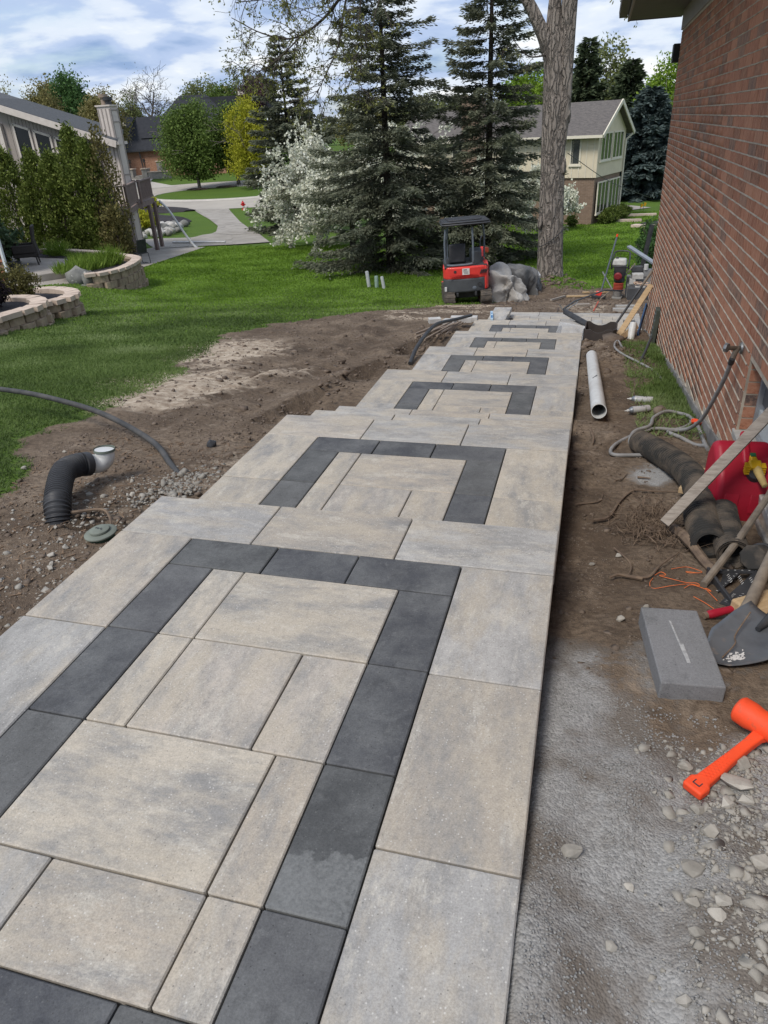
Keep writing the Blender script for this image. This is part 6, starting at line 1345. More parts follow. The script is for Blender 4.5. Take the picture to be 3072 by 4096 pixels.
# patio chairs
wc = thing('wicker_chair', 'dark wicker high backed chair on the patio', 'chair', (-18.15, 20.75, -1.92), R(35)); M_WIC = mat('dark_wicker', (.030, .026, .024), (.05, .045, .042), 60, .7, .6, 80)
q = MB(); q.prism([(.30, .30), (.42, .30), (.36, .75), (.44, 1.2), (.34, 1.2), (.28, .75)], -.34, .34, Matrix(((1, 0, 0, 0), (0, 0, 1, 0), (0, 1, 0, 0), (0, 0, 0, 1)))); q.obj('backrest', M_WIC, wc, bev=.03)
q = MB(); q.box((0, 0, .33), (.72, .68, .14)); q.obj('seat', M_WIC, wc, bev=.03)
for s in (-1, 1):
    q = MB(); q.box((-.02, s*.34, .52), (.68, .08, .26)); q.obj('armrest', M_WIC, wc, bev=.03)
    for x in (-.30, .34): q = MB(); q.tube([(x, s*.3, 0), (x*.9, s*.3, .3)], .025, 6); q.obj('leg', M_WIC, wc)
q = MB(); q.lathe([(.16, 0), (.20, .30), (.22, .32), (.19, .32), (.17, .26)], 16); tag(q.obj('flower_pot', M_BLK, loc=(-17.45, 19.35, -1.92)), 'black plant pot on the patio by the white downspout', 'pot')
pc = thing('patio_chair', 'black metal patio chair on the walk below the retaining wall', 'chair', gz(-17.75, 26.6, .03), R(-20)); 
q = MB(); q.box((.22, 0, .68), (.04, .46, .55), (0, R(10), 0)); q.obj('backrest', M_BLK, pc, bev=.01)
q = MB(); q.box((0, 0, .42), (.46, .48, .04)); q.obj('seat', M_BLK, pc, bev=.01)
for s in (-1, 1):
    q = MB(); q.tube(catmull([(.25, s*.25, .62), (-.15, s*.25, .64), (-.25, s*.25, .5), (-.24, s*.25, .02), (0, s*.25, .015), (.26, s*.25, .02), (.22, s*.25, .42)], 4), .014, 6); q.obj('arm_and_runner', M_DARKM, pc)

# brick wing with white downspout at the left frame edge
M_FBR = mat('far_brown_brick', (.115, .075, .058), (.155, .10, .078), 30, .9, .3, 40)
def brick_tex(name, c1, c2, mortar, scale=3.3):
    m, t, b = newmat(name); tc = nd(t, 'ShaderNodeTexCoord'); sp = nd(t, 'ShaderNodeSeparateXYZ', {0: tc.outputs['Object']})
    cv = nd(t, 'ShaderNodeCombineXYZ', {0: mth(t, 'ADD', sp.outputs[0], sp.outputs[1]), 1: sp.outputs[2], 2: 0.0})
    br = nd(t, 'ShaderNodeTexBrick', {'Vector': cv.outputs[0], 'Color1': c1+(1,), 'Color2': c2+(1,), 'Mortar': mortar+(1,), 'Scale': scale, 'Mortar Size': .012, 'Brick Width': .9, 'Row Height': .27})
    n = nd(t, 'ShaderNodeTexNoise', {'Vector': tc.outputs['Object'], 'Scale': 5., 'Detail': 6.}); col = mixc(t, ramp(t, n.outputs[0], [(.4, 0.), (.7, .5)]), br.outputs['Color'], tuple(x*.6 for x in c1))
    t.links.new(col, b.inputs['Base Color']); b.inputs['Roughness'].default_value = .92
    bp = nd(t, 'ShaderNodeBump', {'Height': br.outputs['Fac'], 'Strength': .5, 'Distance': -.01}); t.links.new(bp.outputs[0], b.inputs['Normal']); return m
M_B2 = brick_tex('brown_brickwork', (.115, .070, .052), (.150, .092, .068), (.30, .26, .22)); M_B3 = brick_tex('orange_brickwork', (.30, .145, .085), (.36, .19, .12), (.42, .34, .27)); M_B4 = brick_tex('tan_brickwork', (.24, .165, .115), (.20, .135, .095), (.33, .28, .23))
bw = thing('brick_wing', 'brown brick house corner with white downspout at the left frame edge', 'house', (-17.3, 18.8, -2.4))
q = MB(); q.prism([(0, 0), (-6.7, -2.3), (-10, 3), (-4.4, 4.6)], 0, 5.2); q.obj('wall', M_B2, bw, smooth=0)
# individual bricks near the corner, where they can be told apart
bq = MB(); bq.box((0, 0, 0), (.285, .03, .070)); bme = bq.mesh('brick', 0); bme.materials.append(M_BR1); ax_ = Vector((-6.7, -2.3, 0)).normalized(); nr_ = Vector((-ax_.y, ax_.x, 0)); nr_ = nr_ if nr_.y < 0 else -nr_
wl_ = bw.children[0]
for c in range(24):
    for k in range(5):
        b = bpy.data.objects.new('brick', bme); b.location = ax_*(.16+.30*k+(.15 if c % 2 else 0))+nr_*.004+Vector((0, 0, .12+.081*c)); b.rotation_euler = (0, 0, math.atan2(ax_.y, ax_.x)); link(b, wl_)
q = MB(); q.tube([nr_*.06+ax_*-.02+Vector((0, 0, .35)), nr_*.06+ax_*-.02+Vector((0, 0, 4.9))], .055, 4); q.tube([nr_*.06+ax_*-.02+Vector((0, 0, .40)), nr_*.22+ax_*-.10+Vector((0, 0, .22))], .055, 4); q.obj('downspout', MATS['pale_concrete'] if 0 else mat('white_aluminium', (.62, .65, .68), (.56, .59, .62), 3, .5, .05), bw, smooth=0)

# left neighbour house with chimney and deck
M_SIDE = mat('mauve_grey_siding', (.36, .315, .285), (.30, .26, .235), 3, .85, .2, 30, stretch=(6, 6, .6)); M_TRIM = mat('pale_trim', (.60, .54, .49), (.52, .465, .42), 4, .8, .15, 30); M_SHG = mat('grey_shingles', (.115, .120, .125), (.075, .080, .085), 9, .95, .5, 30, stretch=(1, 4, 4)); M_DWIN = mat('dark_glass', (.012, .013, .015), (.009, .010, .011), 2, .18, 0, spec=.35)
lh = thing('left_house', 'grey brown sided house with sloping shingle roof and tall chimney', 'house', (-21.7, 31.0, -3.3))
def LH(x, y, z): return (x+21.7, y-31.0, z+3.3)
def rake(x): return 1.42+.30*(-20.76-x)
XZ = Matrix(((1, 0, 0, 0), (0, 0, -1, 0), (0, 1, 0, 0), (0, 0, 0, 1)))
q = MB(); zr_, zl_ = rake(-21.2)+.05, rake(-30)+.05
q.add([LH(-21.2, 31, -3.5), LH(-30, 31, -3.5), LH(-30, 31, zl_), LH(-21.2, 31, zr_), LH(-22.6, 33.2, -3.5), LH(-30, 33.2, -3.5), LH(-30, 33.2, zl_), LH(-22.6, 33.2, rake(-22.6)+.05)], [(0, 3, 2, 1), (4, 5, 6, 7), (0, 4, 7, 3), (1, 2, 6, 5), (3, 7, 6, 2), (0, 1, 5, 4)])
wl = q.obj('wall', M_SIDE, lh, smooth=0)
bd = MB(); bd.box((0, 0, 0), (.16, .02, 1.0)); bdm = bd.mesh('siding_board', 0); bdm.materials.append(M_SIDE)
for k in range(28):
    x = -21.25-.18*k; hh = rake(x)+3.1; o = bpy.data.objects.new('siding_board', bdm); o.location = LH(x-.04, 30.99, 0)[:2]+(hh/2,); o.scale = (1, 1, hh); link(o, wl)
e0, e1 = -20.35, -21.75
def RZ(x): return rake(x)+.27
q = MB(); q.add([LH(e0, 30.45, RZ(e0)), LH(e1, 33.3, RZ(e1)), LH(-31, 33.3, RZ(-31)), LH(-31, 30.45, RZ(-31)), LH(e0, 30.45, RZ(e0)-.12), LH(e1, 33.3, RZ(e1)-.12), LH(-31, 33.3, RZ(-31)-.12), LH(-31, 30.45, RZ(-31)-.12)], [(0, 1, 2, 3), (7, 6, 5, 4), (0, 4, 5, 1), (1, 5, 6, 2), (2, 6, 7, 3), (3, 7, 4, 0)]); rf = q.obj('roof', M_SHG, lh, smooth=0)
for k in range(44):
    x = e0-.05-.15*k; y1 = 33.28 if x < e1 else 30.47+(e0-x)/(e0-e1)*2.8
    if y1-30.47 < .1: continue
    sm_ = MB(); sm_.box(LH(x, (30.47+y1)/2, RZ(x)+.012), (.157, y1-30.47, .014), (0, R(14.0), 0)); sm_.obj('shingle_course', M_SHG, rf, smooth=0)
q = MB(); q.beam(LH(e0, 30.43, RZ(e0)-.14), LH(-31, 30.43, RZ(-31)-.14), .05, .26); q.obj('rake_board', M_TRIM, lh, smooth=0)
q = MB(); q.beam(LH(e0+.04, 30.45, RZ(e0)-.10), LH(e1+.04, 33.3, RZ(e0)-.10), .11, .12); q.obj('gutter', M_TRIM, lh, smooth=0)
def gwin(x0, x1, z0, sl=True):
    zt0, zt1 = rake(x0)-.50, rake(x1)-.50; fr = MB(); w = .07; t = wn_ = None
    P = [(x0, z0), (x1, z0), (x1, zt1), (x0, zt0)]
    f = MB()
    for a, b in zip(P, P[1:]+P[:1]): f.beam(LH(a[0], 30.955, a[1]), LH(b[0], 30.955, b[1]), .06, .10)
    wo = f.obj('window', M_TRIM, lh, smooth=0)
    g = MB(); g.prism([(p[0]+21.7, p[1]+3.3) for p in P], .030, .045, XZ); g.obj('pane', M_DWIN, wo, smooth=0)
gwin(-25.85, -25.05, .3); gwin(-24.82, -24.02, .3); gwin(-23.80, -22.95, .3)
q = MB(); q.box(LH(-26.55, 30.9, .3), (.22, .16, 4.4)); q.obj('corner_post', M_TRIM, lh, smooth=0)
ch = MB(); ch.box(LH(-20.95, 31.2, -.2), (.64, .60, 6.2)); cho = ch.obj('chimney', M_TRIM, lh, smooth=0)
for x in (-21.23, -21.05, -20.85, -20.67):
    q = MB(); q.box(LH(x, 30.89, -.2), (.045, .02, 6.0)); q.obj('batten', M_SIDE, cho, smooth=0)
for y in (30.96, 31.44):
    q = MB(); q.box(LH(-20.62, y, -.2), (.02, .045, 6.0)); q.obj('batten', M_SIDE, cho, smooth=0)
for z in (2.75, 2.3, .2): q = MB(); q.box(LH(-20.62, 31.2, z), (.025, .60, .05)); q.obj('batten', M_SIDE, cho, smooth=0)
q = MB(); q.box(LH(-20.95, 31.2, 2.92), (.74, .70, .06)); q.obj('chimney_crown', M_TRIM, cho, smooth=0)
for dx, h in ((-.05, .42), (.16, .30)):
    q = MB(); q.lathe([(.13, 0), (.13, h-.14), (.20, h-.13), (.20, h), (.02, h+.01)], 12, Matrix.Translation(LH(-21.0+dx, 31.2, 2.95))); q.obj('flue', M_RUST if dx < 0 else M_DARKM, cho)
q = MB(); q.box(LH(-21.2, 30.93, -2.6), (.9, .04, 1.9)); q.obj('dark_panel', M_DWIN, lh, smooth=0)  # plain dark panel standing for the dark things beneath the deck
q = MB(); q.box(LH(-20.95, 31.6, -2.3), (.16, .5, 2.2)); q.obj('side_panel', M_SIDE, lh, smooth=0)
# deck
M_DECK = mat('mauve_brown_deck_stain', (.23, .175, .16), (.175, .132, .12), 6, .8, .2, 40)
dk = thing('deck', 'mauve brown raised wooden deck with railing on the neighbour house', 'deck', (-20.6, 31.2, -3.25))
def D(x, y, z): return Vector((x+20.6, y-31.2, z+3.25))
dp = [(-22.2, 30.85), (-22.2, 28.6), (-19.42, 28.0), (-19.17, 28.66), (-20.5, 31.4), (-20.4, 31.6), (-21.3, 34.1), (-21.9, 34.1)]
q = MB(); q.prism([(x+20.6, y-31.2) for x, y in dp], -1.25+3.25, -1.02+3.25); q.obj('floor', M_DECK, dk, smooth=0)
pr = dp[1:7]
for a, b in zip(pr, pr[1:]):
    a3, b3 = Vector((*a, 0)), Vector((*b, 0)); L = (b3-a3).length
    q = MB(); q.beam(D(a[0], a[1], -.12), D(b[0], b[1], -.12), .12, .05); q.beam(D(a[0], a[1], -.92), D(b[0], b[1], -.92), .05, .07); q.obj('rail', M_DECK, dk, smooth=0)
    nb = max(1, int(L/.17))
    for k in range(1, nb):
        p = a3.lerp(b3, k/nb); q = MB(); q.box(D(p.x, p.y, -.53), (.045, .045, .80)); q.obj('baluster', M_DECK, dk, smooth=0)
    q = MB(); q.box(D(a[0], a[1], -.55), (.11, .11, 1.0)); q.obj('rail_post', M_DECK, dk, smooth=0)
for x, y in [(-20.5, 32.3), (-21.2, 33.9), (-19.3, 28.6), (-21.9, 29.0)]:
    q = MB(); q.box(D(x, y, (Tz(x, y)-1.25)/2), (.15, .15, -1.25-Tz(x, y)+.1)); q.obj('support_post', M_DECK, dk, smooth=0)
q = MB(); q.tube(catmull([(-20.9, 33.9, -1.15), (-20.4, 33.8, -1.6), (-19.6, 33.6, -2.7), (-19.05, 33.4, -3.25), (-18.9, 33.4, -3.3)], 6), .055, 8); tag(q.obj('drain_hose', M_PVC), 'white downspout hose slanting from the deck to the walk', 'downspout')
q = MB(); q.tube([gz(-21.6, 35.6, .10), gz(-18.4, 35.4, .10)], .05, 8); tag(q.obj('white_pipe', M_PVC), 'white plastic pipe lying across the driveway behind the deck posts', 'pipe')
# boulders and mulch by the drive
random.seed(81)
for k in range(95):
    f = random.random(); x = -25.6-3.9*f+random.gauss(0, .55); y = 40.6+7.4*f+random.gauss(0, 1.0); r_ = random.uniform(.15, .32)
    rock(x, y, (r_, r_*random.uniform(.7, 1), r_*random.uniform(.65, .9)), 'rounded grey white boulder in the pile beside the neighbour driveway', 100+k, group='boulder pile by the driveway', z=Tz(x, y)+.10*random.random()+.35*(1-abs(2*f-1))*random.random(), m=M_BOUL if k % 2 else (MATS.get('pale_boulder') or mat('pale_boulder', (.50, .48, .44), (.38, .365, .34), 3, .9, .4, 20, rand=.12)))
rock(-27.0, 43.6, (.48, .42, .42), 'largest grey boulder amid the pile beside the driveway', 170)
for x, y, rx, ry, h, lab in [(-31.5, 49.5, 2.6, 2.6, .6, 'dark mulch mound behind the boulder pile'), (-38.0, 61.2, 3.4, 1.1, .35, 'dark mulch mound at the road edge')]:
    q = MB(); lump(q, (x, y, Tz(x, y)), (rx, ry, h), int(-x), 3); tag(q.obj('mulch_mound', M_MUL, smooth=60), lab, 'mulch')
random.seed(83)
shrub('yellow green spreading juniper on the mulch by the road', -38.9, 61.4, Tz(-38.9, 61.4)+.2, (1.3, .8, .5), L_YEL, 60, 26, .22); shrub('yellow green shrub seen through the deck rail', -27.8, 43.0, Tz(-27.8, 43)+.4, (.9, .8, .6), L_YEL, 50, 24, .2); shrub('round dark shrub beside the far driveway', -61.6, 92.0, Tz(-61.6, 92), (1.1, 1, .8), L_BOX, 50, 24, .25); shrub('low dark hedge at the far brick house wall', -63.4, 94.0, Tz(-63, 94), (1.4, .8, .9), L_DKG, 60, 24, .25)

# ================================================================== FAR BRICK HOUSE
fh = thing('far_brick_house', 'far orange brick house with steep charcoal roof', 'house', (-57, 95, -3.2)); M_CHR = mat('charcoal_shingles', (.026, .028, .034), (.036, .038, .045), 2.5, .95, .5, 20)
def FH(x, y, z): return Vector((x+57, y-95, z+3.2))
q = MB(); q.box(FH(-55.2, 98, -1.5), (15.0, 6, 3.6)); fw_ = q.obj('wall', M_B3, fh, smooth=0)
q = MB(); q.add([FH(-63.2, 94.5, .05), FH(-47.4, 94.5, .35), FH(-47.4, 101.5, .3), FH(-63.2, 101.5, .05), FH(-61.6, 98, 4.15), FH(-49, 98, 4.2)], [(0, 1, 5, 4), (1, 2, 5), (2, 3, 4, 5), (3, 0, 4), (0, 3, 2, 1)]); q.obj('roof', M_CHR, fh, smooth=0)
q = MB(); q.add([FH(-60.0, 95.6, 1.6), FH(-44.5, 95.6, 1.6), FH(-44.5, 104, 1.6), FH(-60.0, 104, 1.6), FH(-55.3, 99.4, 6.35), FH(-51.5, 99.4, 6.35)], [(0, 1, 5, 4), (1, 2, 5), (2, 3, 4, 5), (3, 0, 4), (0, 3, 2, 1)]); q.obj('upper_roof', M_CHR, fh, smooth=0)
q = MB(); q.prism([(-53, 4.2), (-42, 4.2), (-43.5, 5.95), (-52, 5.95)], 0, 4, Matrix.Translation((57, 8.0, 3.2)) @ XZ); q.obj('side_roof', M_CHR, fh, smooth=0)
q = MB(); q.add([FH(-62.9, 94.3, 2.95), FH(-60.7, 94.3, 2.95), FH(-61.75, 94.3, 4.3), FH(-61.75, 98, 4.2)], [(0, 1, 2), (1, 3, 2), (0, 2, 3), (0, 3, 1)]); gb = q.obj('gable', M_CHR, fh, smooth=0)
for s in (-1, 1): q = MB(); q.prism([(-61.75+s*.06, 3.15), (-61.75+s*.80, 3.15), (-61.75+s*.06, 4.02)], 0, .06, Matrix.Translation((57, -.70, 3.2)) @ XZ); q.obj('gable_panel', mat('cream_panel', (.62, .58, .50), (.55, .51, .44), 2, .8, .1) if 'cream_panel' not in MATS else MATS['cream_panel'], gb, smooth=0)
q = MB(); q.tube([FH(-60.0, 94.6, .1), FH(-59.8, 94.7, -3.0)], .09, 6); q.box(FH(-55.3, 94.45, .18), (15.6, .12, .16), (0, R(-1), 0)); q.obj('downspout', M_DARKM, fh)
wc_ = MB(); wc_.box(FH(-45.9, 99.5, 5.4), (1.2, 1.0, 2.2)); wco = wc_.obj('chimney', MATS['cream_panel'], fh, smooth=0)
q = MB(); q.box(FH(-45.9, 99.5, 6.55), (1.35, 1.15, .12)); q.lathe([(.25, 0), (.25, .35), (.1, .4)], 10, Matrix.Translation(FH(-45.9, 99.5, 6.6))); q.obj('chimney_cap', M_DARKM, wco)
M_STN = mat('grey_stone', (.30, .285, .26), (.20, .19, .175), 3, .95, .5, 12)
for x, y, h, lab in [(-59.8, 91.6, 1.2, 'stone gate pillar with lantern, left of the entry steps'), (-57.6, 91.5, 1.2, 'stone gate pillar with lantern, right of the entry steps'), (-56.0, 92.8, 1.9, 'taller stone pillar farther right by the brick wall')]:
    t = thing('stone_pillar', lab, 'pillar', gz(x, y)); q = MB(); q.box((0, 0, h/2), (.8, .8, h)); q.obj('shaft', M_STN, t, smooth=0); q = MB(); q.box((0, 0, h+.05), (.98, .98, .12)); q.obj('cap', MATS['tan_cap_block'], t, smooth=0)
    if h < 1.5:
        q = MB(); q.tube([(0, 0, h+.1), (0, 0, h+1.1)], .04, 6); q.box((0, 0, h+.75), (.5, .05, .05)); q.box((0, 0, h+1.0), (.22, .22, .35)); q.obj('lantern', M_DARKM, t, smooth=0)
for x0, x1, y, h, lab in [(-61.2, -60.3, 91.8, .7, 'low stone wall left of the gate pillars'), (-57.1, -54.0, 91.4, .8, 'low stone wall right of the gate pillars')]:
    t = thing('stone_wall', lab, 'wall', gz((x0+x1)/2, y)); q = MB(); q.box((0, 0, h/2), (x1-x0, .5, h)); q.obj('body', M_STN, t, smooth=0); q = MB(); q.box((0, 0, h+.05), (x1-x0+.1, .65, .1)); q.obj('cap', MATS['tan_cap_block'], t, smooth=0)
q = MB(); q.box((0, 0, .2), (1.4, 1.6, .4)); q.box((0, -.6, .1), (1.4, 1.0, .2)); tag(q.obj('entry_step', M_STN, loc=gz(-58.7, 92.2), smooth=0), 'grey stone entry steps between the gate pillars', 'steps')
# small pale house far behind
sh_ = thing('far_pale_house', 'small white house with grey roof between the far trees', 'house', (-70.5, 98, -3)); q = MB(); q.box((0, 0, 2.5), (5, 5, 5.0)); q.obj('wall', MATS['cream_panel'], sh_, smooth=0); q = MB(); q.prism([(-3, 4.9), (3, 4.9), (0, 6.6)], -3, 3, XZ); q.obj('roof', M_SHG, sh_, smooth=0)
sh_ = thing('far_brown_house', 'brown roofed house behind the left roof edge', 'house', (-71.5, 86, -3.2)); q = MB(); q.box((0, 0, 3), (6, 5, 6.4)); q.obj('wall', M_B2, sh_, smooth=0); q = MB(); q.prism([(-3.6, 6.2), (3.6, 6.2), (1.5, 8.2), (-1.5, 8.2)], -3, 3, XZ); q.obj('roof', mat('brown_shingles', (.10, .07, .055), (.08, .055, .045), 4, .95, .3), sh_, smooth=0)

# ================================================================== BEIGE HOUSE
bh = thing('beige_house', 'beige sided two storey house with tan brick ground floor', 'house', (-.20, 45.0, -4.1), R(-18)); M_BEI = mat('beige_siding', (.66, .58, .43), (.60, .525, .39), 2, .85, .1, 20); M_BTR = mat('cream_trim', (.70, .65, .53), (.63, .58, .47), 2, .8, .1); M_TSH = mat('brown_grey_shingles', (.15, .135, .125), (.085, .078, .075), 5, .95, .5, 20, stretch=(1, 3, 3), c3=(.19, .17, .15), s3=16, amt3=.42); M_WGL = glassmat('reflecting_glass', (.035, .045, .030), .04); M_WDK = glassmat('grey_glass', (.05, .055, .055), .06)
# local frame: x runs left along the siding wall (negative), y back along the gable end
W_, GB, Z1, Z2, ZR_ = 13.0, 4.6, 2.55, 4.85, 6.15
q = MB(); q.prism([(0, 0), (0, GB), (-W_, GB), (-W_, 0)], -.3, Z1); lw = q.obj('lower_wall', M_B4, bh, smooth=0)
q = MB(); q.prism([(.10, -.10), (.10, GB+.10), (-W_, GB+.1), (-W_, -.10)], Z1, Z2); uw = q.obj('upper_wall', M_BEI, bh, smooth=0)
q = MB(); q.add([(.10, -.10, Z2), (.10, GB+.10, Z2), (.10, GB/2, ZR_), (-.1, -.1, Z2), (-.1, GB+.1, Z2), (-.1, GB/2, ZR_)], [(0, 1, 2), (5, 4, 3), (0, 3, 4, 1), (1, 4, 5, 2), (2, 5, 3, 0)]); q.obj('gable', M_BEI, bh, smooth=0)
for k in range(32):
    q = MB(); q.box((-.12-.40*k, -.115, (Z1+Z2)/2), (.045, .03, Z2-Z1)); q.obj('batten', M_BTR, uw, smooth=0)
q = MB(); sl = (ZR_-Z2)/(GB/2)
q.add([(.45, -.55, Z2-.5*sl+.10), (.45, GB/2, ZR_+.14), (.45, GB+.55, Z2-.5*sl+.10), (-W_, -.55, Z2-.5*sl+.10), (-W_, GB/2, ZR_+.14), (-W_, GB+.55, Z2-.5*sl+.10),
       (.45, -.55, Z2-.5*sl-.02), (.45, GB/2, ZR_+.02), (.45, GB+.55, Z2-.5*sl-.02), (-W_, -.55, Z2-.5*sl-.02), (-W_, GB/2, ZR_+.02), (-W_, GB+.55, Z2-.5*sl-.02)],
      [(0, 1, 4, 3), (1, 2, 5, 4), (6, 9, 10, 7), (7, 10, 11, 8), (0, 6, 7, 1), (1, 7, 8, 2), (0, 3, 9, 6), (2, 8, 11, 5), (3, 4, 10, 9), (4, 5, 11, 10)]); rf = q.obj('roof', M_TSH, bh, smooth=0)
q = MB(); q.beam((.47, -.57, Z2-.5*sl+.02), (.47, GB/2, ZR_+.08), .06, .20); q.beam((.47, GB+.57, Z2-.5*sl+.02), (.47, GB/2, ZR_+.08), .06, .20); q.obj('rake_board', M_BTR, rf, smooth=0)
q = MB(); q.box((-W_/2+.2, -.60, Z2-.5*sl+.03), (W_+.5, .10, .14)); q.obj('gutter', M_BTR, rf, smooth=0)
q = MB(); q.tube([(.40, GB+.45, Z2-.3), (.16, GB+.05, Z2-.6), (.14, GB+.0, 0)], .06, 6); q.obj('downspout', M_BTR, bh)
def bwin(axis, c, z0, z1, w, panes, glass, frame=M_BTR):
    f = MB(); e = .07
    def at_(u, z, dpt):
        return (.10+dpt, c+u, z) if axis == 'g' else (c+u, -.10-dpt, z)
    def bx(u0, u1, za, zb, d0, d1):
        p = at_((u0+u1)/2, (za+zb)/2, (d0+d1)/2); s = (d1-d0, u1-u0, zb-za) if axis == 'g' else (u1-u0, d1-d0, zb-za); return p, s
    for a in [(-w/2, w/2, z1-e, z1), (-w/2, w/2, z0, z0+e)]: f.box(*bx(*a, .0, .06))
    for k in range(panes+1): u = -w/2+e/2+(w-e)*k/panes; f.box(*bx(u-e/2, u+e/2, z0+e, z1-e, .0, .06))
    o = f.obj('window', frame, bh, smooth=0)
    for k in range(panes):
        u0 = -w/2+e+(w-e)*k/panes; u1 = -w/2+(w-e)*(k+1)/panes; g = MB(); g.box(*bx(u0, u1, z0+e, z1-e, .012, .03)); g.obj('pane', glass, o, smooth=0)
    s = MB(); s.box(*bx(-w/2-.06, w/2+.06, z0-.07, z0, .0, .09)); s.obj('sill', frame, o, smooth=0)
bwin('g', 1.15, 3.35, 4.75, 1.85, 3, M_WGL); bwin('g', 3.25, 3.35, 4.75, 1.85, 3, M_WGL)
bwin('s', -1.15, 3.20, 4.55, .62, 1, M_WDK)
bwin('g', 1.25, .62, 2.30, 1.95, 3, M_WGL); bwin('g', 3.30, .62, 2.30, 1.95, 3, M_WGL); bwin('s', -1.2, 1.15, 1.95, .6, 1, M_WDK)
for x in (-5.2, -8.5): bwin('s', x, 3.2, 4.5, .8, 2, M_WDK)
q = MB(); q.box((-7.3, -.45, 3.4), (1.1, .9, 6.8)); bc = q.obj('brick_chimney', M_B4, bh, smooth=0)
q = MB(); q.box((-7.3, -.45, 6.85), (1.25, 1.05, .12)); q.obj('chimney_cap', M_RC, bc, smooth=0)
random.seed(91)
t18 = Matrix.Rotation(R(-18), 3, 'Z')
for k in range(5):
    p = t18 @ Vector((.75, .5+.78*k, 0)); shrub('round clipped boxwood, number %s from the camera along the beige house' % ['one', 'two', 'three', 'four', 'five'][k], -.2+p.x, 45+p.y, Tz(-.2+p.x, 45+p.y), (.52, .52, .50), L_BOX, 60, 34, .10, 'boxwood_shrub', 'boxwood hedge')
shrub('small dark shrub in the mulch before the beige house brick', -1.2, 43.0, Tz(-1.2, 43), (.42, .4, .35), L_BOX, 36, 24, .10)
# planted terrace edging right of the beige house
M_EDG = MATS['tan_cap_block']
for pts, lab in [([(1.5, 49.2), (3.6, 49.4)], 'upper tan edging step on the right lawn'), ([(1.2, 46.2), (2.6, 46.3)], 'lower tan edging step on the right lawn'), ([(2.3, 42.9), (2.0, 42.2), (3.6, 42.3)], 'tan edging around the small mulch bed at the brick wall')]:
    q = MB()
    for a, b in zip(pts, pts[1:]): q.beam(gz(*a, .06), gz(*b, .06), .28, .16)
    tag(q.obj('edging', M_EDG, smooth=0), lab, 'edging')
q = MB(); q.prism([(2.2, 42.4), (3.8, 42.5), (3.8, 44.4), (2.6, 43.8)], Tz(3, 43)-.2, Tz(3, 43)+.12); tag(q.obj('mulch_bed', M_MUL, smooth=0), 'small dark mulch bed beside the brick wall edge', 'mulch')
for x, y, lab in [(2.75, 51.6, 'small yellow marker flag on the right lawn, nearer one'), (3.0, 52.6, 'small yellow marker flag on the right lawn, farther one')]:
    t = thing('marker_flag', lab, 'flag', gz(x, y)); q = MB(); q.tube([(0, 0, 0), (0, 0, .5)], .012, 5); q.obj('wire', M_DARKM, t); q = MB(); q.box((.07, 0, .40), (.14, .012, .20), (0, R(15), 0)); q.obj('flag', M_YEL, t)
shrub('dark green shrub hugging the brick wall corner', 1.50, 21.5, Tz(1.5, 21.5), (.28, .4, .75), L_DKG, 60, 40, .07)
shrub('dark evergreen shrub low against the brick wall corner', 1.62, 24.0, Tz(1.6, 24), (.32, .5, .9), L_DKG, 60, 40, .08)

# ================================================================== GRASS, GRAVEL, STONES
L_GR1 = leafmat('lawn_blades', (.070, .110, .028), (.125, .188, .046), (.21, .27, .105), trans=.4); L_GR2 = leafmat('far_lawn_blades', (.090, .165, .014), (.145, .255, .022), (.20, .325, .045), trans=.4)
def lawn(name, lab, m, n, box, h, w, thr=.35, excl=None, mixp=0):
    x = box[0]+(box[1]-box[0])*rng.random(n); y = box[2]+(box[3]-box[2])*rng.random(n)
    d = dirt_mask(x, y); k = (d < thr*(.3+2.0*rng.random(n)**2))
    # only where the camera can see the lawn
    P = np.stack([x, y, T(x, y)], 1); c = (P-np.array([0, 0, CAM_H])) @ CAM_M.T; u = c[:, 0]/c[:, 2]*2830+1536; v = c[:, 1]/c[:, 2]*2830+2048
    k &= (u > -250) & (u < 3320) & (v > 700) & (v < 4300) & (c[:, 2] > 0)
    if mixp: pf = ss(9.5, 22, y+2.5*fbm(x*.4, y*.4, 97, 2)); k &= rng.random(n) < (pf if mixp > 0 else 1-pf)
    if excl: 
        for poly in excl:
            ins = np.zeros(n, bool)
            for (x0, y0), (x1, y1) in zip(poly, poly[1:]+poly[:1]): ins ^= ((y0 > y) != (y1 > y)) & (x < (x1-x0)*(y-y0)/(y1-y0+1e-9)+x0)
            k &= ~ins
    P = P[k]; P[:, 2] -= .006; U = rng.normal(size=P.shape)*.85; U[:, 2] = .62; tn = np.clip(.5*rng.random(len(P))+.28+1.2*fbm(P[:, 0]*.8, P[:, 1]*.8, 91, 3), 0, 1)
    o = cards(name, m, None, P, U, h*(.55+.8*rng.random(len(P))), w*(.7+.6*rng.random(len(P))), tn, Nrm=np.tile([0, 0, 1.], (len(P), 1))+rng.normal(size=P.shape)*.35, loc=P.mean(0)); return tag(o, lab, 'grass', kind='stuff')
pl = [[(-12.3, 11.8), (-10.7, 12.0), (-10.35, 12.5), (-10.4, 13.0), (-10.8, 13.5), (-12.3, 13.6)], [(-11.5, 9.8), (-10.0, 10.0), (-9.8, 11.1), (-10.4, 11.9), (-11.5, 11.9)], [(-11, 8.5), (-9.6, 8.8), (-9.5, 9.5), (-10.3, 10.1), (-11, 10)], [(-24, 17.2), (-17, 17.8), (-14.6, 18.3), (-13.6, 18.6), (-13.5, 19.7), (-14.1, 21.2), (-15.3, 22), (-20, 23.4), (-25, 24)]]
lawn('lawn_grass', 'short mown grass of the near left lawn', L_GR1, 290000, (-9.5, -2.6, 2.2, 9.0), .044, .0044, excl=pl)
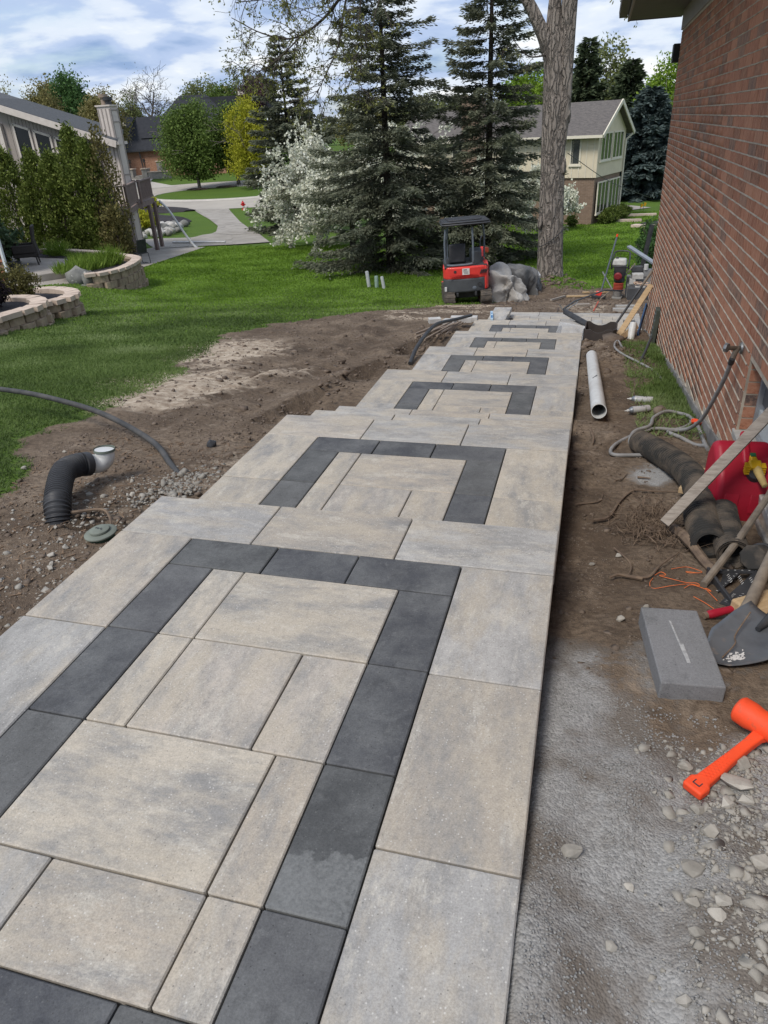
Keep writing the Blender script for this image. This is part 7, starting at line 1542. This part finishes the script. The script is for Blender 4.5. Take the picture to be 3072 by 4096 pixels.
lawn('lawn_grass', 'darker mown grass of the middle left lawn', L_GR1, 320000, (-15, -1.8, 9.0, 22.0), .052, .0085, excl=pl, mixp=-1)
lawn('lawn_grass', 'bright mown grass of the middle lawn', L_GR2, 300000, (-17, 5, 9.5, 22.0), .052, .0110, excl=pl, mixp=1)
lawn('lawn_grass', 'mown grass of the farther lawn before the spruces', L_GR2, 160000, (-22, 5, 22.0, 34.0), .075, .017, excl=pl+[[(-17.0, 25.6), (-18.6, 33.6), (-21.6, 34.0), (-21.2, 27.0)]])
lawn('lawn_grass', 'mown grass near the beige house', L_GR2, 45000, (-5, 6, 33.0, 52.0), .09, .022)
n_ = 16000; x = .55+.47*rng.random(n_); y = 5.8+5.2*rng.random(n_)
lawn('grass_patch', 'grass growing along the brick house foundation', L_GR1, 60000, (.5, 1.0, 5.6, 11.2), .075, .004, .5)
# gravel: fine chips and pebbles
M_CHIP = mat('grey_gravel_chips', (.30, .293, .28), (.21, .206, .198), 60, .95, .3, 90); M_PEB = mat('pale_limestone', (.38, .355, .31), (.27, .25, .215), 20, .95, .5, 60, rand=.25)
HULLS = []
for k in range(8):
    rs = np.random.default_rng(500+k); Q = rs.normal(size=(11, 3)); Q /= np.linalg.norm(Q, axis=1)[:, None]; Q *= np.array([1, rs.uniform(.6, .95), rs.uniform(.5, .8)])*rs.uniform(.8, 1.1, (11, 1)); bm = bmesh.new()
    for p in Q: bm.verts.new(p)
    bmesh.ops.convex_hull(bm, input=bm.verts[:]); bmesh.ops.delete(bm, geom=[v for v in bm.verts if not v.link_faces], context='VERTS'); bmesh.ops.triangulate(bm, faces=bm.faces[:]); bm.verts.index_update()
    HULLS.append((np.array([v.co[:] for v in bm.verts]), np.array([[v.index for v in f.verts] for f in bm.faces]))); bm.free()
def pebbles(name, lab, m, P, r, kind='stuff', flat=.85):
    n = len(P); s = r*(.6+.8*rng.random(n)); a = rng.random(n)*6.28; ty = rng.integers(0, 8, n); VV = []; FF = []; off = 0
    for k, (hv, hf) in enumerate(HULLS):
        i = np.where(ty == k)[0]
        if not len(i): continue
        V = hv[None]*s[i][:, None, None]*np.array([1, 1, flat]); ca, sa = np.cos(a[i])[:, None], np.sin(a[i])[:, None]
        V = np.stack([V[..., 0]*ca-V[..., 1]*sa, V[..., 0]*sa+V[..., 1]*ca, V[..., 2]], -1)+P[i][:, None, :]; F_ = hf[None]+(np.arange(len(i))*len(hv))[:, None, None]+off
        VV.append(V.reshape(-1, 3)); FF.append(F_.reshape(-1, 3)); off += len(i)*len(hv)
    c = P.mean(0); me = np_mesh(name, np.concatenate(VV)-c, np.concatenate(FF)); me.materials.append(m); o = bpy.data.objects.new(name, me); o.location = c; link(o); return tag(o, lab, 'gravel', kind=kind)
def scatter(n, f):
    P = np.array([f() for _ in range(n)]); z = T(P[:, 0], P[:, 1]); return np.column_stack([P, z])
random.seed(101)
P = scatter(11000, lambda: (random.uniform(-.02, .80), random.uniform(.55, 2.3))); P = P[P[:, 1]+.55*(P[:, 0]-.2)+.5*fbm(P[:, 0]*3, P[:, 1]*3, 12, 2) < 1.95]; pebbles('gravel', 'fine grey gravel chips beside the first landing', M_CHIP, P, np.full(len(P), .0040))
P = scatter(5200, lambda: (min(.95, max(.26, random.gauss(.60, .13))), random.uniform(.6, 1.75))); pebbles('gravel', 'loose pale limestone rubble at the lower right', M_PEB, P, rng.gamma(1.5, .0036, len(P)))
P = scatter(5500, lambda: (random.uniform(-.02, 1.0), random.uniform(2.0, 12.5))); pebbles('gravel', 'crumbs of soil and grit on the dirt strip by the wall', M_SOIL, P, rng.gamma(1.4, .0040, len(P)))
P = scatter(900, lambda: (random.gauss(-2.24, .10), random.gauss(3.30, .17))); P = P[P[:, 0] < -2.06]; pebbles('gravel', 'small pile of pale gravel at the left edge of the second landing', M_PEB, P, rng.gamma(1.8, .0042, len(P)))
P = scatter(5500, lambda: (random.uniform(-3.6, -2.05), random.uniform(1.4, 5.2))); k = dirt_mask(P[:, 0], P[:, 1]) > .5; P = P[k]; pebbles('gravel', 'scattered grit and soil crumbs on the left dirt', M_SOIL, P, rng.gamma(1.8, .0036, len(P)))
P = scatter(1400, lambda: (random.gauss(-2.5, .25), random.uniform(1.5, 3.4))); P = P[P[:, 0] < -2.06]; pebbles('gravel', 'pale pebbles scattered on the left dirt near the drain cover', M_PEB, P, rng.gamma(1.8, .0038, len(P)))
P = scatter(7000, lambda: (random.uniform(-5.4, -2.1), random.uniform(5.0, 17.0))); k = dirt_mask(P[:, 0], P[:, 1]) > .6; P = P[k]; pebbles('gravel', 'clods on the long dirt strip left of the steps', M_SOIL, P, rng.gamma(1.1, .0095, len(P)))
P = scatter(2600, lambda: (random.uniform(-2.8, 1.5), random.uniform(15.0, 20.6))); pebbles('gravel', 'broken clods on the dirt in front of the big tree', M_SOIL, P, rng.gamma(1.4, .016, len(P)))
P = scatter(500, lambda: (random.gauss(-1.1, .6), random.gauss(20.7, .35))); pebbles('gravel', 'clods heaped at the foot of the big tree', M_SOIL, P, rng.gamma(1.6, .02, len(P)))
P = scatter(420, lambda: (random.gauss(.25, .25), random.gauss(9.9, .7))); P = P[(P[:, 0] > 0) & (P[:, 0] < .95)]; pebbles('gravel', 'clods of the spoil heap before the catch basin', M_SOIL, P, rng.gamma(1.6, .012, len(P)))
# stones one could pick up
random.seed(103)
st_r = [(.08, 1.29, .034, .026, 'flat pale round stone set in the grey gravel beside the path'), (.44, 1.43, .028, .026, 'angular pale stone below the hammer handle'), (.56, 1.36, .036, .03, 'long pale stone at the right edge below the hammer'), (.37, 1.20, .022, .022, 'grey stone left of the lower rubble'), (.44, 1.21, .024, .02, 'slim tan stone in the lower rubble'), (.42, 1.17, .024, .024, 'cream stone in the lower rubble'), (.37, 1.12, .022, .022, 'leafy grey stone low in the rubble'), (.18, 1.05, .019, .017, 'pale pebble in the trampled gravel'), (.33, .96, .020, .02, 'tan pebble near the bottom edge'), (.50, 1.55, .028, .026, 'pinkish grey stone right below the hammer grip'), (.56, 1.58, .028, .028, 'rounded grey stone at the hammer grip right side'), (.42, 1.52, .026, .024, 'pale stone left of the pinkish stone'), (.41, 1.70, .026, .022, 'pale stone left of the hammer grip end'), (.54, 1.64, .050, .04, 'large dark stone leaning on the hammer handle'), (.57, 1.72, .034, .036, 'upright grey stone behind the hammer handle'), (.49, .99, .024, .022, 'grey pebble at the lower right corner'), (.23, 1.23, .017, .015, 'small white stone in the middle of the gravel'), (.38, 1.30, .034, .02, 'long flat buried stone in the rubble'), (.26, 3.23, .024, .018, 'pale flat stone on the dark soil near the path'), (.35, 2.64, .017, .016, 'white chalky stone in front of the roots'), (.24, 2.48, .027, .02, 'round pale stone behind the loose paver'), (.13, 3.09, .018, .014, 'dull round stone half sunk by the path edge'), (.66, 1.80, .026, .026, 'grey stone under the hammer head'), (.60, 1.50, .022, .022, 'grey stone right of the pinkish stone'), (.50, 1.30, .022, .02, 'squarish grey stone in the middle rubble')]
for x, y, r_, h, lab in st_r: rock(x*(.97 if y < 2.3 else 1), y*(.97 if y < 2.3 else 1), (r_, r_*.8, h*.7), lab, int(x*1000+y*77), 'stone', M_PEB, None, cat='stone')
for k, (x, y) in enumerate([(-2.37, 2.33), (-2.30, 2.25), (-2.28, 2.21), (-2.35, 2.41), (-2.24, 2.32), (-2.41, 3.02), (-2.43, 3.09), (-2.63, 2.95), (-3.38, 3.71), (-3.39, 3.34), (-2.35, 3.16), (-2.50, 2.68), (-2.85, 2.63), (-2.54, 2.58)]):
    r_ = random.uniform(.014, .026); rock(x, y, (r_, r_*.8, r_*.7), 'pale fist sized stone on the left dirt between drain cover and lawn', 300+k, 'stone', M_PEB, 'stones on the left dirt', cat='stone')
rock(-2.45, 4.06, (.035, .035, .035), 'lone dark clod on the smooth dirt left of the second landing', 333, 'soil_clod', M_BLK, cat='clod')
# wood chips on the left dirt
q = MB()
for k in range(700):
    x, y = random.uniform(-3.4, -2.06), random.uniform(1.7, 4.2)
    if dirt_mask(x, y) < .4: continue
    q.box(gz(x, y, .004), (random.uniform(.012, .05), random.uniform(.003, .008), .003), (random.uniform(-.3, .3), random.uniform(-.3, .3), random.uniform(0, 3.1)))
tag(q.obj('wood_chips', mat('wood_chip', (.23, .155, .10), (.13, .09, .06), 30, .9, .2), smooth=0), 'scattered wood chips on the left dirt', 'wood chips', kind='stuff')
twig([(-2.55, 2.72), (-2.42, 2.80), (-2.33, 2.74), (-2.27, 2.66)], .010, 'forked brown root on the left dirt behind the drain cover', .014)
